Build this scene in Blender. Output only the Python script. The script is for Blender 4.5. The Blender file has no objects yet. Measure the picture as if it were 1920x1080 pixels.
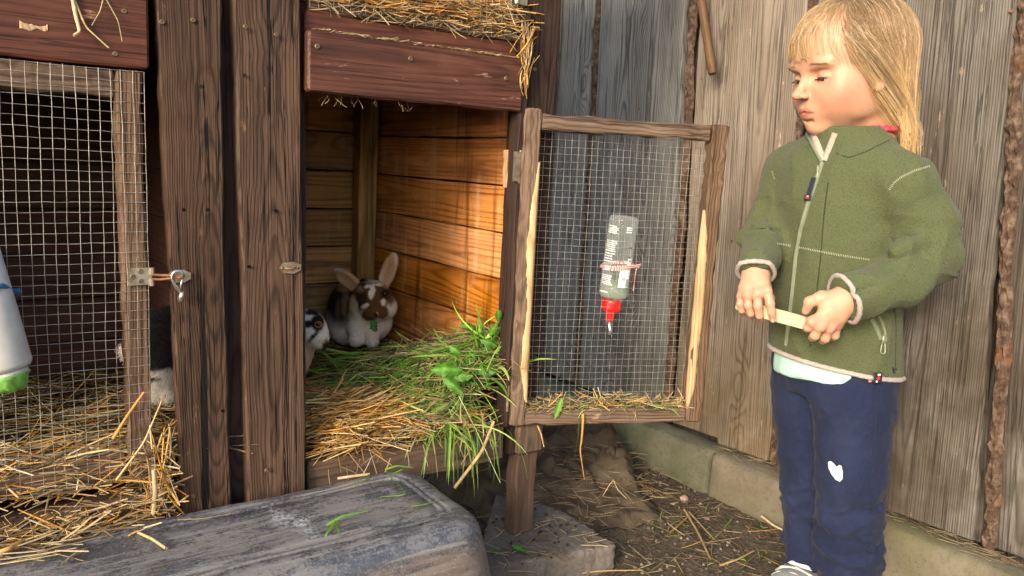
import bpy, math, random
import numpy as np
from mathutils import Vector, Matrix, noise as mnoise
from mathutils.bvhtree import BVHTree

random.seed(7)
rng = np.random.default_rng(11)
scene = bpy.context.scene
col = scene.collection

# ------------------------------------------------------------------ camera
FPX = 1493.5575
CAMR = np.array([[0.8099, -0.0520, 0.5842], [-0.5844, -0.1566, 0.7962], [0.0501, -0.9863, -0.1572]])
_u, _s, _v = np.linalg.svd(CAMR)
CAMR = _u @ _v
CAMP = np.array([0.0, 0.0, 0.75])
cam_data = bpy.data.cameras.new('camera')
cam = bpy.data.objects.new('camera', cam_data)
col.objects.link(cam)
cam_data.sensor_width = 36.0
cam_data.lens = FPX / 1920 * 36.0
cam_data.clip_start = 0.02
cam_data.clip_end = 500
m = Matrix.Identity(4)
for i in range(3):
    m[i][0] = CAMR[i, 0]; m[i][1] = -CAMR[i, 1]; m[i][2] = -CAMR[i, 2]; m[i][3] = CAMP[i]
cam.matrix_world = m
scene.camera = cam

# ------------------------------------------------------------------ light
SUN_DIR = Vector((0.82, 0.45, -0.37)).normalized()      # travel direction of the light
SUN_STRENGTH, SUN_ANGLE, SKY_STRENGTH, EXPOSURE = 1.25, 13, 0.15, 1.28
world = bpy.data.worlds.new('World')
scene.world = world
world.use_nodes = True
wn = world.node_tree
for n in list(wn.nodes):
    wn.nodes.remove(n)
sky = wn.nodes.new('ShaderNodeTexSky')
sky.sky_type = 'NISHITA'
sky.sun_disc = False
to_sun = -SUN_DIR
sky.sun_elevation = math.asin(to_sun.z)
sky.sun_rotation = math.atan2(to_sun.x, to_sun.y)
sky.air_density = 1.0
sky.dust_density = 3.0
sky.ozone_density = 1.0
bg = wn.nodes.new('ShaderNodeBackground')
bg.inputs['Strength'].default_value = SKY_STRENGTH
wo = wn.nodes.new('ShaderNodeOutputWorld')
wn.links.new(sky.outputs[0], bg.inputs[0])
wn.links.new(bg.outputs[0], wo.inputs[0])
sl = bpy.data.lights.new('sun', 'SUN')
sl.energy = SUN_STRENGTH
sl.angle = math.radians(SUN_ANGLE)
sl.color = (1.0, 0.87, 0.70)
sun = bpy.data.objects.new('sun', sl)
sun.rotation_euler = SUN_DIR.to_track_quat('-Z', 'Y').to_euler()
sun.location = (-2, -2, 4)
col.objects.link(sun)
scene.view_settings.view_transform = 'Standard'
scene.view_settings.look = 'None'
scene.view_settings.gamma = 1.0
scene.view_settings.use_curve_mapping = False
scene.view_settings.exposure = EXPOSURE
scene.render.engine = 'CYCLES'
scene.cycles.use_denoising = True
scene.cycles.max_bounces = 8
scene.cycles.diffuse_bounces = 4
scene.cycles.transparent_max_bounces = 12

# ------------------------------------------------------------------ pixel -> place (photo pixels, 1920 x 1080)
def ray(u, v):
    return CAMR @ np.array([u - 960.0, v - 540.0, FPX])
def onz(u, v, z):
    d = ray(u, v); return CAMP + d * ((z - CAMP[2]) / d[2])
def ony(u, v, y):
    d = ray(u, v); return CAMP + d * ((y - CAMP[1]) / d[1])
def onx(u, v, x):
    d = ray(u, v); return CAMP + d * ((x - CAMP[0]) / d[0])
NV = np.array([0.592, 0.806, 0.0])
def onv(u, v, dist):
    d = ray(u, v); return CAMP + d * ((dist - NV @ CAMP) / (NV @ d))
ER = np.array([0.806, -0.592, 0.0])      # right of the view, level
ET = -NV                                 # toward the viewer, level
UP = np.array([0.0, 0.0, 1.0])

# ------------------------------------------------------------------ objects
WM = {}
def link(o, parent=None, M=None):
    M = M.copy() if M is not None else Matrix.Identity(4)
    col.objects.link(o)
    if parent is not None:
        o.parent = parent
        o.matrix_parent_inverse = WM[parent].inverted()
    o.matrix_basis = M
    WM[o] = M
    return o
def tag(o, label=None, cat=None, group=None, kind=None):
    if label: o['label'] = label
    if cat: o['category'] = cat
    if group: o['group'] = group
    if kind: o['kind'] = kind
    return o
def empty(name, loc, parent=None):
    o = bpy.data.objects.new(name, None)
    o.empty_display_size = 0.05
    return link(o, parent, Matrix.Translation(Vector(loc)))
def vbox(fn, us, vs, os, pad=.03):
    P = np.array([fn(u, v, o) for u in us for v in vs for o in os])
    return P.min(0) - pad, P.max(0) + pad
def mesh_np(name, V, F, mat=None, cols=None, smooth=True):
    """V (n,3); F (m,k) array or list of arrays of equal-size polys"""
    me = bpy.data.meshes.new(name)
    V = np.asarray(V, dtype=np.float32)
    Fs = F if isinstance(F, list) else [F]
    Fs = [np.asarray(f, dtype=np.int32) for f in Fs if len(f)]
    me.vertices.add(len(V))
    me.vertices.foreach_set('co', V.ravel())
    loops = np.concatenate([f.ravel() for f in Fs])
    sizes = np.concatenate([np.full(len(f), f.shape[1], dtype=np.int32) for f in Fs])
    starts = np.concatenate([[0], np.cumsum(sizes)[:-1]]).astype(np.int32)
    me.loops.add(len(loops))
    me.loops.foreach_set('vertex_index', loops)
    me.polygons.add(len(sizes))
    me.polygons.foreach_set('loop_start', starts)
    me.polygons.foreach_set('loop_total', sizes)
    me.polygons.foreach_set('use_smooth', np.full(len(sizes), smooth))
    if cols is not None:
        a = me.color_attributes.new('Col', 'FLOAT_COLOR', 'POINT')
        c = np.ones((len(V), 4), dtype=np.float32)
        c[:, :3] = cols
        a.data.foreach_set('color', c.ravel())
    me.update(calc_edges=True)
    me.validate()
    if mat is not None:
        me.materials.append(mat)
    return me
def obj(name, me, parent=None, M=None):
    return link(bpy.data.objects.new(name, me), parent, M)
def frame(o, x, y, z):
    """matrix with origin o and axes x, y, z"""
    M = Matrix.Identity(4)
    for i in range(3):
        M[i][0] = x[i]; M[i][1] = y[i]; M[i][2] = z[i]; M[i][3] = o[i]
    return M
def nrm(v):
    v = np.asarray(v, dtype=float)
    return v / (np.linalg.norm(v) + 1e-12)

class MB:
    """collects simple solids, builds them as one mesh object"""
    def __init__(s): s.v = []; s.f4 = []; s.f3 = []; s.fn = []; s.n = 0
    def raw(s, V, F):
        b = s.n
        s.v.extend([tuple(map(float, p)) for p in V]); s.n += len(V)
        for f in F: s.fn.append([i + b for i in f])
    def box(s, c, size, R=None, bev=0.0):
        hx, hy, hz = [q / 2 for q in size]
        b = min(bev, hx * .9, hy * .9, hz * .9)
        R = np.eye(3) if R is None else np.asarray(R)
        if b <= 0:
            V = [(x, y, z) for x in (-hx, hx) for y in (-hy, hy) for z in (-hz, hz)]
            F = [(0, 1, 3, 2), (4, 6, 7, 5), (0, 4, 5, 1), (2, 3, 7, 6), (0, 2, 6, 4), (1, 5, 7, 3)]
        else:
            V = []; idx = {}
            for sx in (-1, 1):
                for sy in (-1, 1):
                    for sz in (-1, 1):
                        for a in range(3):
                            p = [sx * hx, sy * hy, sz * hz]
                            for k in range(3):
                                if k != a: p[k] -= (sx, sy, sz)[k] * b
                            idx[(sx, sy, sz, a)] = len(V); V.append(p)
            F = []
            def q(*k): F.append(tuple(idx[x] for x in k))
            for a in range(3):
                o1, o2 = (a + 1) % 3, (a + 2) % 3
                for sg in (-1, 1):
                    ks = []
                    for (p1, p2) in ((-1, -1), (1, -1), (1, 1), (-1, 1)):
                        t = [0, 0, 0]; t[a] = sg; t[o1] = p1; t[o2] = p2
                        ks.append((t[0], t[1], t[2], a))
                    q(*(ks if sg > 0 else ks[::-1]))
                for s1 in (-1, 1):
                    for s2 in (-1, 1):
                        t0 = [0, 0, 0]; t0[a] = -1; t0[o1] = s1; t0[o2] = s2
                        t1 = list(t0); t1[a] = 1
                        ks = [(*t0, o1), (*t1, o1), (*t1, o2), (*t0, o2)]
                        q(*(ks if s1 * s2 < 0 else ks[::-1]))
            for sx in (-1, 1):
                for sy in (-1, 1):
                    for sz in (-1, 1):
                        ks = [(sx, sy, sz, a) for a in range(3)]
                        q(*(ks if sx * sy * sz > 0 else ks[::-1]))
        V = [np.asarray(c) + R @ np.asarray(p) for p in V]
        s.raw(V, F)
    def tube(s, P, r, sides=8, cap=True, flat=1.0):
        P = [np.asarray(p, dtype=float) for p in P]
        n = len(P)
        rr = r if hasattr(r, '__len__') else [r] * n
        V = []; ref = None
        for i in range(n):
            t = nrm(P[min(i + 1, n - 1)] - P[max(i - 1, 0)])
            if ref is None:
                ref = np.cross(t, (0.3, 0.5, 0.8)); ref = nrm(ref)
            ref = nrm(ref - t * (ref @ t))
            b = np.cross(t, ref)
            for k in range(sides):
                a = 2 * math.pi * k / sides
                V.append(P[i] + rr[i] * (math.cos(a) * ref + flat * math.sin(a) * b))
        F = []
        for i in range(n - 1):
            for k in range(sides):
                k2 = (k + 1) % sides
                F.append((i * sides + k, i * sides + k2, (i + 1) * sides + k2, (i + 1) * sides + k))
        if cap:
            F.append(tuple(range(sides - 1, -1, -1)))
            F.append(tuple((n - 1) * sides + k for k in range(sides)))
        s.raw(V, F)
    def lathe(s, M, prof, sides=24, cap=True):
        """prof [(r, h)], M 4x4: origin + axis z"""
        V = []
        for r, h in prof:
            for k in range(sides):
                a = 2 * math.pi * k / sides
                V.append(tuple(M @ Vector((r * math.cos(a), r * math.sin(a), h))))
        F = []
        n = len(prof)
        for i in range(n - 1):
            for k in range(sides):
                k2 = (k + 1) % sides
                F.append((i * sides + k, i * sides + k2, (i + 1) * sides + k2, (i + 1) * sides + k))
        if cap:
            F.append(tuple(range(sides - 1, -1, -1)))
            F.append(tuple((n - 1) * sides + k for k in range(sides)))
        s.raw(V, F)
    def build(s, name, mat, parent=None, smooth=False, M=None):
        me = bpy.data.meshes.new(name)
        V = s.v
        if M is not None:
            Mi = M.inverted(); V = [tuple(Mi @ Vector(p)) for p in V]
        me.from_pydata(V, [], s.fn)
        me.validate()
        for p in me.polygons: p.use_smooth = smooth
        me.materials.append(mat)
        return obj(name, me, parent, M)

def tubes_np(P, R, sides=3):
    """P (n,k,3) polylines, R (n,k) radii -> V, F(quads)"""
    n, k, _ = P.shape
    T = np.empty_like(P)
    T[:, 1:-1] = P[:, 2:] - P[:, :-2]
    T[:, 0] = P[:, 1] - P[:, 0]
    T[:, -1] = P[:, -1] - P[:, -2]
    T /= np.linalg.norm(T, axis=2, keepdims=True) + 1e-9
    ref = rng.normal(size=(n, 1, 3))
    A = np.cross(T, ref); A /= np.linalg.norm(A, axis=2, keepdims=True) + 1e-9
    B = np.cross(T, A)
    ang = np.arange(sides) * 2 * np.pi / sides
    V = P[:, :, None, :] + R[:, :, None, None] * (np.cos(ang)[None, None, :, None] * A[:, :, None, :] + np.sin(ang)[None, None, :, None] * B[:, :, None, :])
    base = (np.arange(n) * k * sides)[:, None, None]
    i = np.arange(k - 1)[None, :, None] * sides
    j = np.arange(sides)[None, None, :]
    j2 = (j + 1) % sides
    F = np.stack([base + i + j, base + i + j2, base + i + sides + j2, base + i + sides + j], axis=-1).reshape(-1, 4)
    return V.reshape(-1, 3), F
def ribbons_np(P, W, side=None):
    """flat ribbons: P (n,k,3), W (n,k) half widths"""
    n, k, _ = P.shape
    T = np.empty_like(P)
    T[:, 1:-1] = P[:, 2:] - P[:, :-2]
    T[:, 0] = P[:, 1] - P[:, 0]
    T[:, -1] = P[:, -1] - P[:, -2]
    if side is None:
        side = rng.normal(size=(n, 1, 3))
    A = np.cross(T, side); A /= np.linalg.norm(A, axis=2, keepdims=True) + 1e-9
    V = np.stack([P - A * W[..., None], P + A * W[..., None]], axis=2).reshape(-1, 3)
    base = (np.arange(n) * k * 2)[:, None]
    i = np.arange(k - 1)[None, :] * 2
    F = np.stack([base + i, base + i + 1, base + i + 3, base + i + 2], axis=-1).reshape(-1, 4)
    return V, F
def stuff(name, V, F, mat, cols, label, cat, parent=None, smooth=True):
    o = obj(name, mesh_np(name, V, F, mat, cols, smooth), parent)
    o['kind'] = 'stuff'
    if parent is None: tag(o, label, cat)
    return o

# ------------------------------------------------------------------ signed distance modelling
class Field:
    def __init__(s, lo, hi, h):
        s.lo = np.asarray(lo, dtype=np.float32); s.h = h
        s.dim = np.maximum(3, np.ceil((np.asarray(hi) - s.lo) / h).astype(int) + 1)
        s.F = np.full(s.dim, 0.3, dtype=np.float32)
        s.ax = [s.lo[i] + h * np.arange(s.dim[i], dtype=np.float32) for i in range(3)]
    def put(s, fn, lo, hi, k=0.0, op='u'):
        a = []
        for i in range(3):
            i0 = int(np.clip(math.floor((lo[i] - k - 3 * s.h - s.lo[i]) / s.h), 0, s.dim[i]))
            i1 = int(np.clip(math.ceil((hi[i] + k + 3 * s.h - s.lo[i]) / s.h) + 1, 0, s.dim[i]))
            if i1 <= i0: return
            a.append(slice(i0, i1))
        X = s.ax[0][a[0]][:, None, None]; Y = s.ax[1][a[1]][None, :, None]; Z = s.ax[2][a[2]][None, None, :]
        b = fn(X, Y, Z).astype(np.float32)
        A = s.F[tuple(a)]
        if op == 'u':
            if k <= 0: r = np.minimum(A, b)
            else:
                hh = np.clip(.5 + .5 * (b - A) / k, 0, 1); r = b * (1 - hh) + A * hh - k * hh * (1 - hh)
        elif op == 's':
            if k <= 0: r = np.maximum(A, -b)
            else:
                A2 = -A
                hh = np.clip(.5 + .5 * (b - A2) / k, 0, 1); r = -(b * (1 - hh) + A2 * hh - k * hh * (1 - hh))
        elif op == 'i':
            r = np.maximum(A, b)
        elif op == 'd':
            r = A + b
        s.F[tuple(a)] = r
    def cap(s, a, b, ra, rb=None, k=0.0, op='u'):
        rb = ra if rb is None else rb
        a = np.asarray(a, dtype=float); b = np.asarray(b, dtype=float)
        ab = b - a; L = ab @ ab + 1e-12; rm = max(ra, rb)
        def fn(X, Y, Z):
            x = X - a[0]; y = Y - a[1]; z = Z - a[2]
            t = np.clip((x * ab[0] + y * ab[1] + z * ab[2]) / L, 0, 1)
            return np.sqrt((x - t * ab[0]) ** 2 + (y - t * ab[1]) ** 2 + (z - t * ab[2]) ** 2) - (ra + t * (rb - ra))
        s.put(fn, np.minimum(a, b) - rm, np.maximum(a, b) + rm, k, op)
    def chain(s, pts, rad, k=0.0, op='u'):
        for i in range(len(pts) - 1):
            s.cap(pts[i], pts[i + 1], rad[i], rad[i + 1], k, op)
    def ell(s, c, r, M=None, k=0.0, op='u'):
        c = np.asarray(c, dtype=float); r = np.asarray(r, dtype=float)
        M = np.eye(3) if M is None else np.asarray(M)     # rows = axes
        ext = np.sqrt(((M * r[:, None]) ** 2).sum(0))
        def fn(X, Y, Z):
            x = X - c[0]; y = Y - c[1]; z = Z - c[2]
            q = [M[i, 0] * x + M[i, 1] * y + M[i, 2] * z for i in range(3)]
            k0 = np.sqrt((q[0] / r[0]) ** 2 + (q[1] / r[1]) ** 2 + (q[2] / r[2]) ** 2)
            k1 = np.sqrt((q[0] / r[0] ** 2) ** 2 + (q[1] / r[1] ** 2) ** 2 + (q[2] / r[2] ** 2) ** 2) + 1e-6
            return k0 * (k0 - 1) / k1
        s.put(fn, c - ext, c + ext, k, op)
    def plane(s, p, n, op='i'):
        """keep the side the normal points away from"""
        p = np.asarray(p, dtype=float); n = nrm(n)
        def fn(X, Y, Z): return (X - p[0]) * n[0] + (Y - p[1]) * n[1] + (Z - p[2]) * n[2]
        s.put(fn, [-1e3] * 3, [1e3] * 3, 0, op)
    def loft(s, secs, axA, axB, k=0.0, op='u'):
        """secs: (z, cx, cy, rA, rB) by height; axA, axB level unit axes"""
        S = np.array(sorted(secs)); zs = S[:, 0]
        rm = S[:, 3:].max()
        lo = [S[:, 1].min() - rm, S[:, 2].min() - rm, zs[0]]; hi = [S[:, 1].max() + rm, S[:, 2].max() + rm, zs[-1]]
        def fn(X, Y, Z):
            zc = Z.ravel()
            from_ = lambda j: np.interp(zc, zs, S[:, j])[None, None, :]
            x = X - from_(1); y = Y - from_(2); ra = from_(3); rb = from_(4)
            qa = (x * axA[0] + y * axA[1]) / ra; qb = (x * axB[0] + y * axB[1]) / rb
            k0 = np.sqrt(qa ** 2 + qb ** 2)
            k1 = np.sqrt((qa / ra) ** 2 + (qb / rb) ** 2) + 1e-6
            d = k0 * (k0 - 1) / k1
            return np.maximum(d, np.maximum(Z - zs[-1], zs[0] - Z))
        s.put(fn, lo, hi, k, op)
    def mesh(s):
        F = s.F; S = F < 0
        nx, ny, nz = F.shape
        c = [(i, j, k) for i in (0, 1) for j in (0, 1) for k in (0, 1)]
        cnt = np.zeros((nx - 1, ny - 1, nz - 1), dtype=np.int8)
        for (i, j, k) in c: cnt += S[i:nx - 1 + i, j:ny - 1 + j, k:nz - 1 + k]
        act = np.argwhere((cnt > 0) & (cnt < 8))
        vals = np.stack([F[act[:, 0] + i, act[:, 1] + j, act[:, 2] + k] for (i, j, k) in c], axis=1)
        acc = np.zeros((len(act), 3)); num = np.zeros(len(act))
        for a in range(8):
            for b in range(a + 1, 8):
                if sum(abs(c[a][q] - c[b][q]) for q in range(3)) != 1: continue
                va, vb = vals[:, a], vals[:, b]
                x = (va < 0) != (vb < 0)
                t = np.where(x, va / np.where(x, va - vb, 1), 0)
                p = np.array(c[a])[None] + t[:, None] * (np.array(c[b]) - np.array(c[a]))[None]
                acc += np.where(x[:, None], p, 0); num += x
        V = s.lo + s.h * (act + acc / num[:, None])
        ids = np.full((nx - 1, ny - 1, nz - 1), -1, dtype=np.int64)
        ids[act[:, 0], act[:, 1], act[:, 2]] = np.arange(len(act))
        Q = []
        for axis in range(3):
            sl0 = [slice(None)] * 3; sl1 = [slice(None)] * 3
            sl0[axis] = slice(0, -1); sl1[axis] = slice(1, None)
            e = np.argwhere(S[tuple(sl0)] != S[tuple(sl1)])
            o1, o2 = (axis + 1) % 3, (axis + 2) % 3
            ok = (e[:, o1] > 0) & (e[:, o2] > 0) & (e[:, o1] < F.shape[o1] - 1) & (e[:, o2] < F.shape[o2] - 1)
            e = e[ok]
            def g(d1, d2):
                q = e.copy(); q[:, o1] += d1; q[:, o2] += d2
                return ids[q[:, 0], q[:, 1], q[:, 2]]
            quad = np.stack([g(-1, -1), g(0, -1), g(0, 0), g(-1, 0)], axis=1)
            inside = S[e[:, 0], e[:, 1], e[:, 2]]
            quad[~inside] = quad[~inside][:, ::-1]
            Q.append(quad)
        Q = np.concatenate(Q)
        Q = Q[(Q >= 0).all(1)]
        return V, Q
def vnormals(V, Q):
    N = np.zeros_like(V)
    fn = np.cross(V[Q[:, 2]] - V[Q[:, 0]], V[Q[:, 3]] - V[Q[:, 1]])
    for i in range(4): np.add.at(N, Q[:, i], fn)
    return N / (np.linalg.norm(N, axis=1, keepdims=True) + 1e-12)
def relax(V, Q, it=2, lam=.5):
    E = np.concatenate([Q[:, [0, 1]], Q[:, [1, 2]], Q[:, [2, 3]], Q[:, [3, 0]]])
    for _ in range(it):
        A = np.zeros_like(V); n = np.zeros(len(V))
        for a, b in ((0, 1), (1, 0)):
            np.add.at(A, E[:, a], V[E[:, b]]); np.add.at(n, E[:, a], 1)
        V = V * (1 - lam) + lam * A / np.maximum(n, 1)[:, None]
    return V
def vnoise(P, sc, seed=0.0, octv=3):
    """smooth value-like noise from sums of rotated sines, (n,) in about -1..1"""
    out = np.zeros(len(P)); amp = 1.0; tot = 0
    r = np.random.default_rng(int(seed * 100) + 5)
    for o in range(octv):
        s = np.zeros(len(P))
        for k in range(5):
            d = nrm(r.normal(size=3)); ph = r.uniform(0, 6.28)
            s += np.sin(P @ d * sc * (0.7 + .6 * r.random()) * 2 ** o * 6.28 + ph + 1.3 * np.sin(P @ nrm(r.normal(size=3)) * sc * 2 ** o * 4 + ph))
        out += amp * s / 3; tot += amp; amp *= .5
    return out / tot
# ------------------------------------------------------------------ materials
class G:
    def __init__(s, name):
        s.m = bpy.data.materials.new(name); s.m.use_nodes = True
        s.t = s.m.node_tree
        for n in list(s.t.nodes): s.t.nodes.remove(n)
        s.out = s.t.nodes.new('ShaderNodeOutputMaterial')
    def n(s, typ, ins=None, **props):
        nd = s.t.nodes.new(typ)
        for k, v in props.items(): setattr(nd, k, v)
        for k, v in (ins or {}).items(): s.set(nd.inputs[k], v)
        return nd
    def set(s, sock, v):
        if isinstance(v, bpy.types.NodeSocket): s.t.links.new(v, sock)
        elif v is not None:
            if sock.type == 'RGBA' and len(v) == 3: v = (*v, 1)
            sock.default_value = v
    def m_(s, op, a, b=None, c=None, clamp=False):
        nd = s.n('ShaderNodeMath', operation=op, use_clamp=clamp)
        s.set(nd.inputs[0], a)
        if b is not None: s.set(nd.inputs[1], b)
        if c is not None: s.set(nd.inputs[2], c)
        return nd.outputs[0]
    def vec(s, x=0, y=0, z=0):
        return s.n('ShaderNodeCombineXYZ', {0: x, 1: y, 2: z}).outputs[0]
    def vmul(s, v, k):
        nd = s.n('ShaderNodeVectorMath', operation='MULTIPLY'); s.set(nd.inputs[0], v); s.set(nd.inputs[1], k); return nd.outputs[0]
    def vadd(s, v, k):
        nd = s.n('ShaderNodeVectorMath', operation='ADD'); s.set(nd.inputs[0], v); s.set(nd.inputs[1], k); return nd.outputs[0]
    def noise(s, v, scale, detail=2, rough=.5, dist=0):
        return s.n('ShaderNodeTexNoise', {'Vector': v, 'Scale': scale, 'Detail': detail, 'Roughness': rough, 'Distortion': dist}).outputs[0]
    def ramp(s, f, stops, interp='LINEAR'):
        nd = s.n('ShaderNodeValToRGB', {0: f})
        cr = nd.color_ramp; cr.interpolation = interp
        while len(cr.elements) < len(stops): cr.elements.new(.5)
        for e, (p, c) in zip(cr.elements, stops):
            e.position = p
            e.color = (*c, 1) if hasattr(c, '__len__') else (c, c, c, 1)
        return nd.outputs[0]
    def mix(s, f, a, b, mode='MIX'):
        nd = s.n('ShaderNodeMix', data_type='RGBA', blend_type=mode)
        s.set(nd.inputs[0], f); s.set(nd.inputs[6], a); s.set(nd.inputs[7], b)
        return nd.outputs[2]
    def smooth(s, x, a, b):
        nd = s.n('ShaderNodeMapRange', {'Value': x, 'From Min': a, 'From Max': b}, interpolation_type='SMOOTHSTEP')
        return nd.outputs[0]
    def bump(s, h, strength=.5, dist=.002, nrm_=None):
        nd = s.n('ShaderNodeBump', {'Height': h, 'Strength': strength, 'Distance': dist})
        if nrm_ is not None: s.set(nd.inputs['Normal'], nrm_)
        return nd.outputs[0]
    def pbsdf(s, color, rough=.6, normal=None, **kw):
        nd = s.n('ShaderNodeBsdfPrincipled', {'Base Color': color, 'Roughness': rough})
        if normal is not None: s.set(nd.inputs['Normal'], normal)
        for k, v in kw.items(): s.set(nd.inputs[k.replace('_', ' ')], v)
        s.t.links.new(nd.outputs[0], s.out.inputs[0])
        return s.m
def xyz(g, v):
    nd = g.n('ShaderNodeSeparateXYZ', {0: v}); return nd.outputs[0], nd.outputs[1], nd.outputs[2]

def wood(name, dark, mid, light, freq=130, rough=.78, bump=.8, fibre=.5, crack=.7, knot=1.0, ring=.5, stain=None, stain_amt=.5,
         var=.25, spec=.3, drips=None, green=None, wear=None):
    g = G(name)
    oc = g.n('ShaderNodeTexCoord').outputs['Object']
    rnd = g.n('ShaderNodeObjectInfo').outputs['Random']
    x0, y0, z0 = xyz(g, oc)
    z = g.m_('ADD', z0, g.m_('MULTIPLY', rnd, 23.0))
    x = g.m_('ADD', x0, g.m_('MULTIPLY', rnd, 7.0))
    y = y0
    w1 = g.noise(g.vec(g.m_('MULTIPLY', x, 5.0), g.m_('MULTIPLY', y, 5.0), g.m_('MULTIPLY', z, 1.0)), 1.0, 2, .5)
    w2 = g.noise(g.vec(3.3, 1.7, g.m_('MULTIPLY', z, 1.1)), 1.0, 1)
    cx = g.m_('ADD', g.m_('ADD', x0, g.m_('MULTIPLY', g.m_('SUBTRACT', w1, .5), .030)), g.m_('MULTIPLY', g.m_('SUBTRACT', rnd, .5), .05))
    cy = g.m_('ADD', g.m_('ADD', y, .022), g.m_('MULTIPLY', g.m_('SUBTRACT', w2, .5), .09))
    r = g.m_('SQRT', g.m_('ADD', g.m_('MULTIPLY', cx, cx), g.m_('MULTIPLY', cy, cy)))
    vor = g.n('ShaderNodeTexVoronoi', {'Vector': g.vec(g.m_('MULTIPLY', x, 7.0), 0.0, g.m_('MULTIPLY', z, 1.9)), 'Scale': 1.0}, voronoi_dimensions='3D')
    kd = vor.outputs['Distance']
    K = g.m_('POWER', g.m_('SUBTRACT', 1.0, g.smooth(kd, .0, .30)), 1.6)
    ringv = g.m_('ADD', g.m_('MULTIPLY', r, freq), g.m_('MULTIPLY', K, 6.0 * knot))
    ringv = g.m_('ADD', ringv, g.m_('MULTIPLY', g.noise(g.vec(g.m_('MULTIPLY', x, 40.0), g.m_('MULTIPLY', y, 40.0), g.m_('MULTIPLY', z, 4.0)), 1.0, 2), .9))
    saw = g.m_('FRACT', ringv)
    late = g.ramp(saw, [(0, 0.1), (.45, .15), (.78, 1.0), (1.0, 0.1)])
    fib = g.noise(g.vec(g.m_('MULTIPLY', x, 300.0), g.m_('MULTIPLY', y, 300.0), g.m_('MULTIPLY', z, 7.0)), 1.0, 4, .6)
    fib2 = g.noise(g.vec(g.m_('MULTIPLY', x, 70.0), g.m_('MULTIPLY', y, 70.0), g.m_('MULTIPLY', z, 3.0)), 1.0, 4, .65)
    ck = g.noise(g.vec(g.m_('MULTIPLY', x, 55.0), g.m_('MULTIPLY', y, 55.0), g.m_('MULTIPLY', z, 1.4)), 1.0, 5, .6)
    cr = g.m_('SUBTRACT', 1.0, g.smooth(ck, .33, .385))
    c2 = g.noise(g.vec(g.m_('MULTIPLY', x, 95.0), g.m_('MULTIPLY', y, 95.0), g.m_('MULTIPLY', z, .9)), 1.0, 3, .5, .4)
    cmask = g.smooth(g.noise(g.vec(g.m_('MULTIPLY', x, 22.0), 4.0, g.m_('MULTIPLY', z, 3.2)), 1.0, 3, .6), .46, .58)
    thin = g.m_('MULTIPLY', g.m_('SUBTRACT', 1.0, g.smooth(g.m_('ABSOLUTE', g.m_('SUBTRACT', c2, .5)), .006, .022)), cmask)
    cr = g.m_('MAXIMUM', cr, thin)
    t = g.m_('ADD', g.m_('MULTIPLY', g.m_('SUBTRACT', 1.0, late), ring), g.m_('MULTIPLY', fib, fibre))
    t = g.m_('ADD', t, g.m_('MULTIPLY', g.m_('SUBTRACT', fib2, .5), .5))
    t = g.m_('ADD', t, g.m_('MULTIPLY', g.m_('SUBTRACT', g.noise(g.vec(g.m_('MULTIPLY', x, 13.0), g.m_('MULTIPLY', y, 13.0), g.m_('MULTIPLY', z, 5.0)), 1.0, 5, .65), .5), .7))
    c = g.ramp(t, [(.12, dark), (.48, mid), (.92, light)])
    big = g.noise(g.vec(g.m_('MULTIPLY', x, 9.0), g.m_('MULTIPLY', y, 9.0), g.m_('MULTIPLY', z, 2.2)), 1.0, 4, .6)
    if stain is not None:
        c = g.mix(g.m_('MULTIPLY', g.smooth(big, .42, .68), stain_amt), c, stain)
    pos = g.n('ShaderNodeNewGeometry').outputs['Position']
    if drips is not None:
        px, py, pz = xyz(g, pos)
        d1 = g.noise(g.vec(g.m_('MULTIPLY', px, 38.0), g.m_('MULTIPLY', py, 38.0), g.m_('MULTIPLY', pz, 3.0)), 1.0, 4, .65)
        d2 = g.noise(pos, 7.0, 3, .6)
        dm = g.m_('MULTIPLY', g.smooth(d1, .5, .72), g.smooth(d2, .40, .62))
        c = g.mix(g.m_('MULTIPLY', dm, .6), c, drips)
        d3 = g.noise(g.vec(g.m_('MULTIPLY', px, 26.0), g.m_('MULTIPLY', py, 26.0), g.m_('MULTIPLY', pz, 2.0)), 1.0, 4, .6)
        c = g.mix(g.m_('MULTIPLY', g.smooth(d3, .54, .70), .7), c, tuple(q * .45 for q in dark))
        sp = g.noise(pos, 160.0, 2, .6)
        c = g.mix(g.m_('MULTIPLY', g.m_('MULTIPLY', g.smooth(sp, .66, .72), g.smooth(d2, .45, .6)), .8), c, drips)
    if wear is not None:
        wm = g.noise(g.vec(g.m_('MULTIPLY', x, 60.0), g.m_('MULTIPLY', y, 60.0), g.m_('MULTIPLY', z, 16.0)), 1.0, 5, .7)
        c = g.mix(g.smooth(wm, .64, .72), c, wear)
    c = g.mix(g.m_('MULTIPLY', cr, crack), c, tuple(q * .22 for q in dark))
    kc = g.m_('SUBTRACT', 1.0, g.smooth(kd, .03, .085))
    c = g.mix(g.m_('MULTIPLY', kc, .6 * knot), c, tuple(q * .55 for q in dark))
    if green is not None:  # tint fading out with height: stain on fence_a and fence_b, painted shade on fence_c
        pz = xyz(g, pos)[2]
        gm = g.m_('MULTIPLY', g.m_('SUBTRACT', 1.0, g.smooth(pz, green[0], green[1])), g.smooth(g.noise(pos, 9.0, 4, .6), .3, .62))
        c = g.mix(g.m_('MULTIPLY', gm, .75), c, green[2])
    hv = g.n('ShaderNodeHueSaturation', {'Color': c, 'Saturation': g.m_('ADD', .9, g.m_('MULTIPLY', rnd, .2)), 'Value': g.m_('ADD', 1 - var / 2, g.m_('MULTIPLY', g.m_('FRACT', g.m_('MULTIPLY', rnd, 7.31)), var))}).outputs[0]
    h = g.m_('ADD', g.m_('MULTIPLY', late, .35 * ring), g.m_('MULTIPLY', fib, .5))
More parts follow.
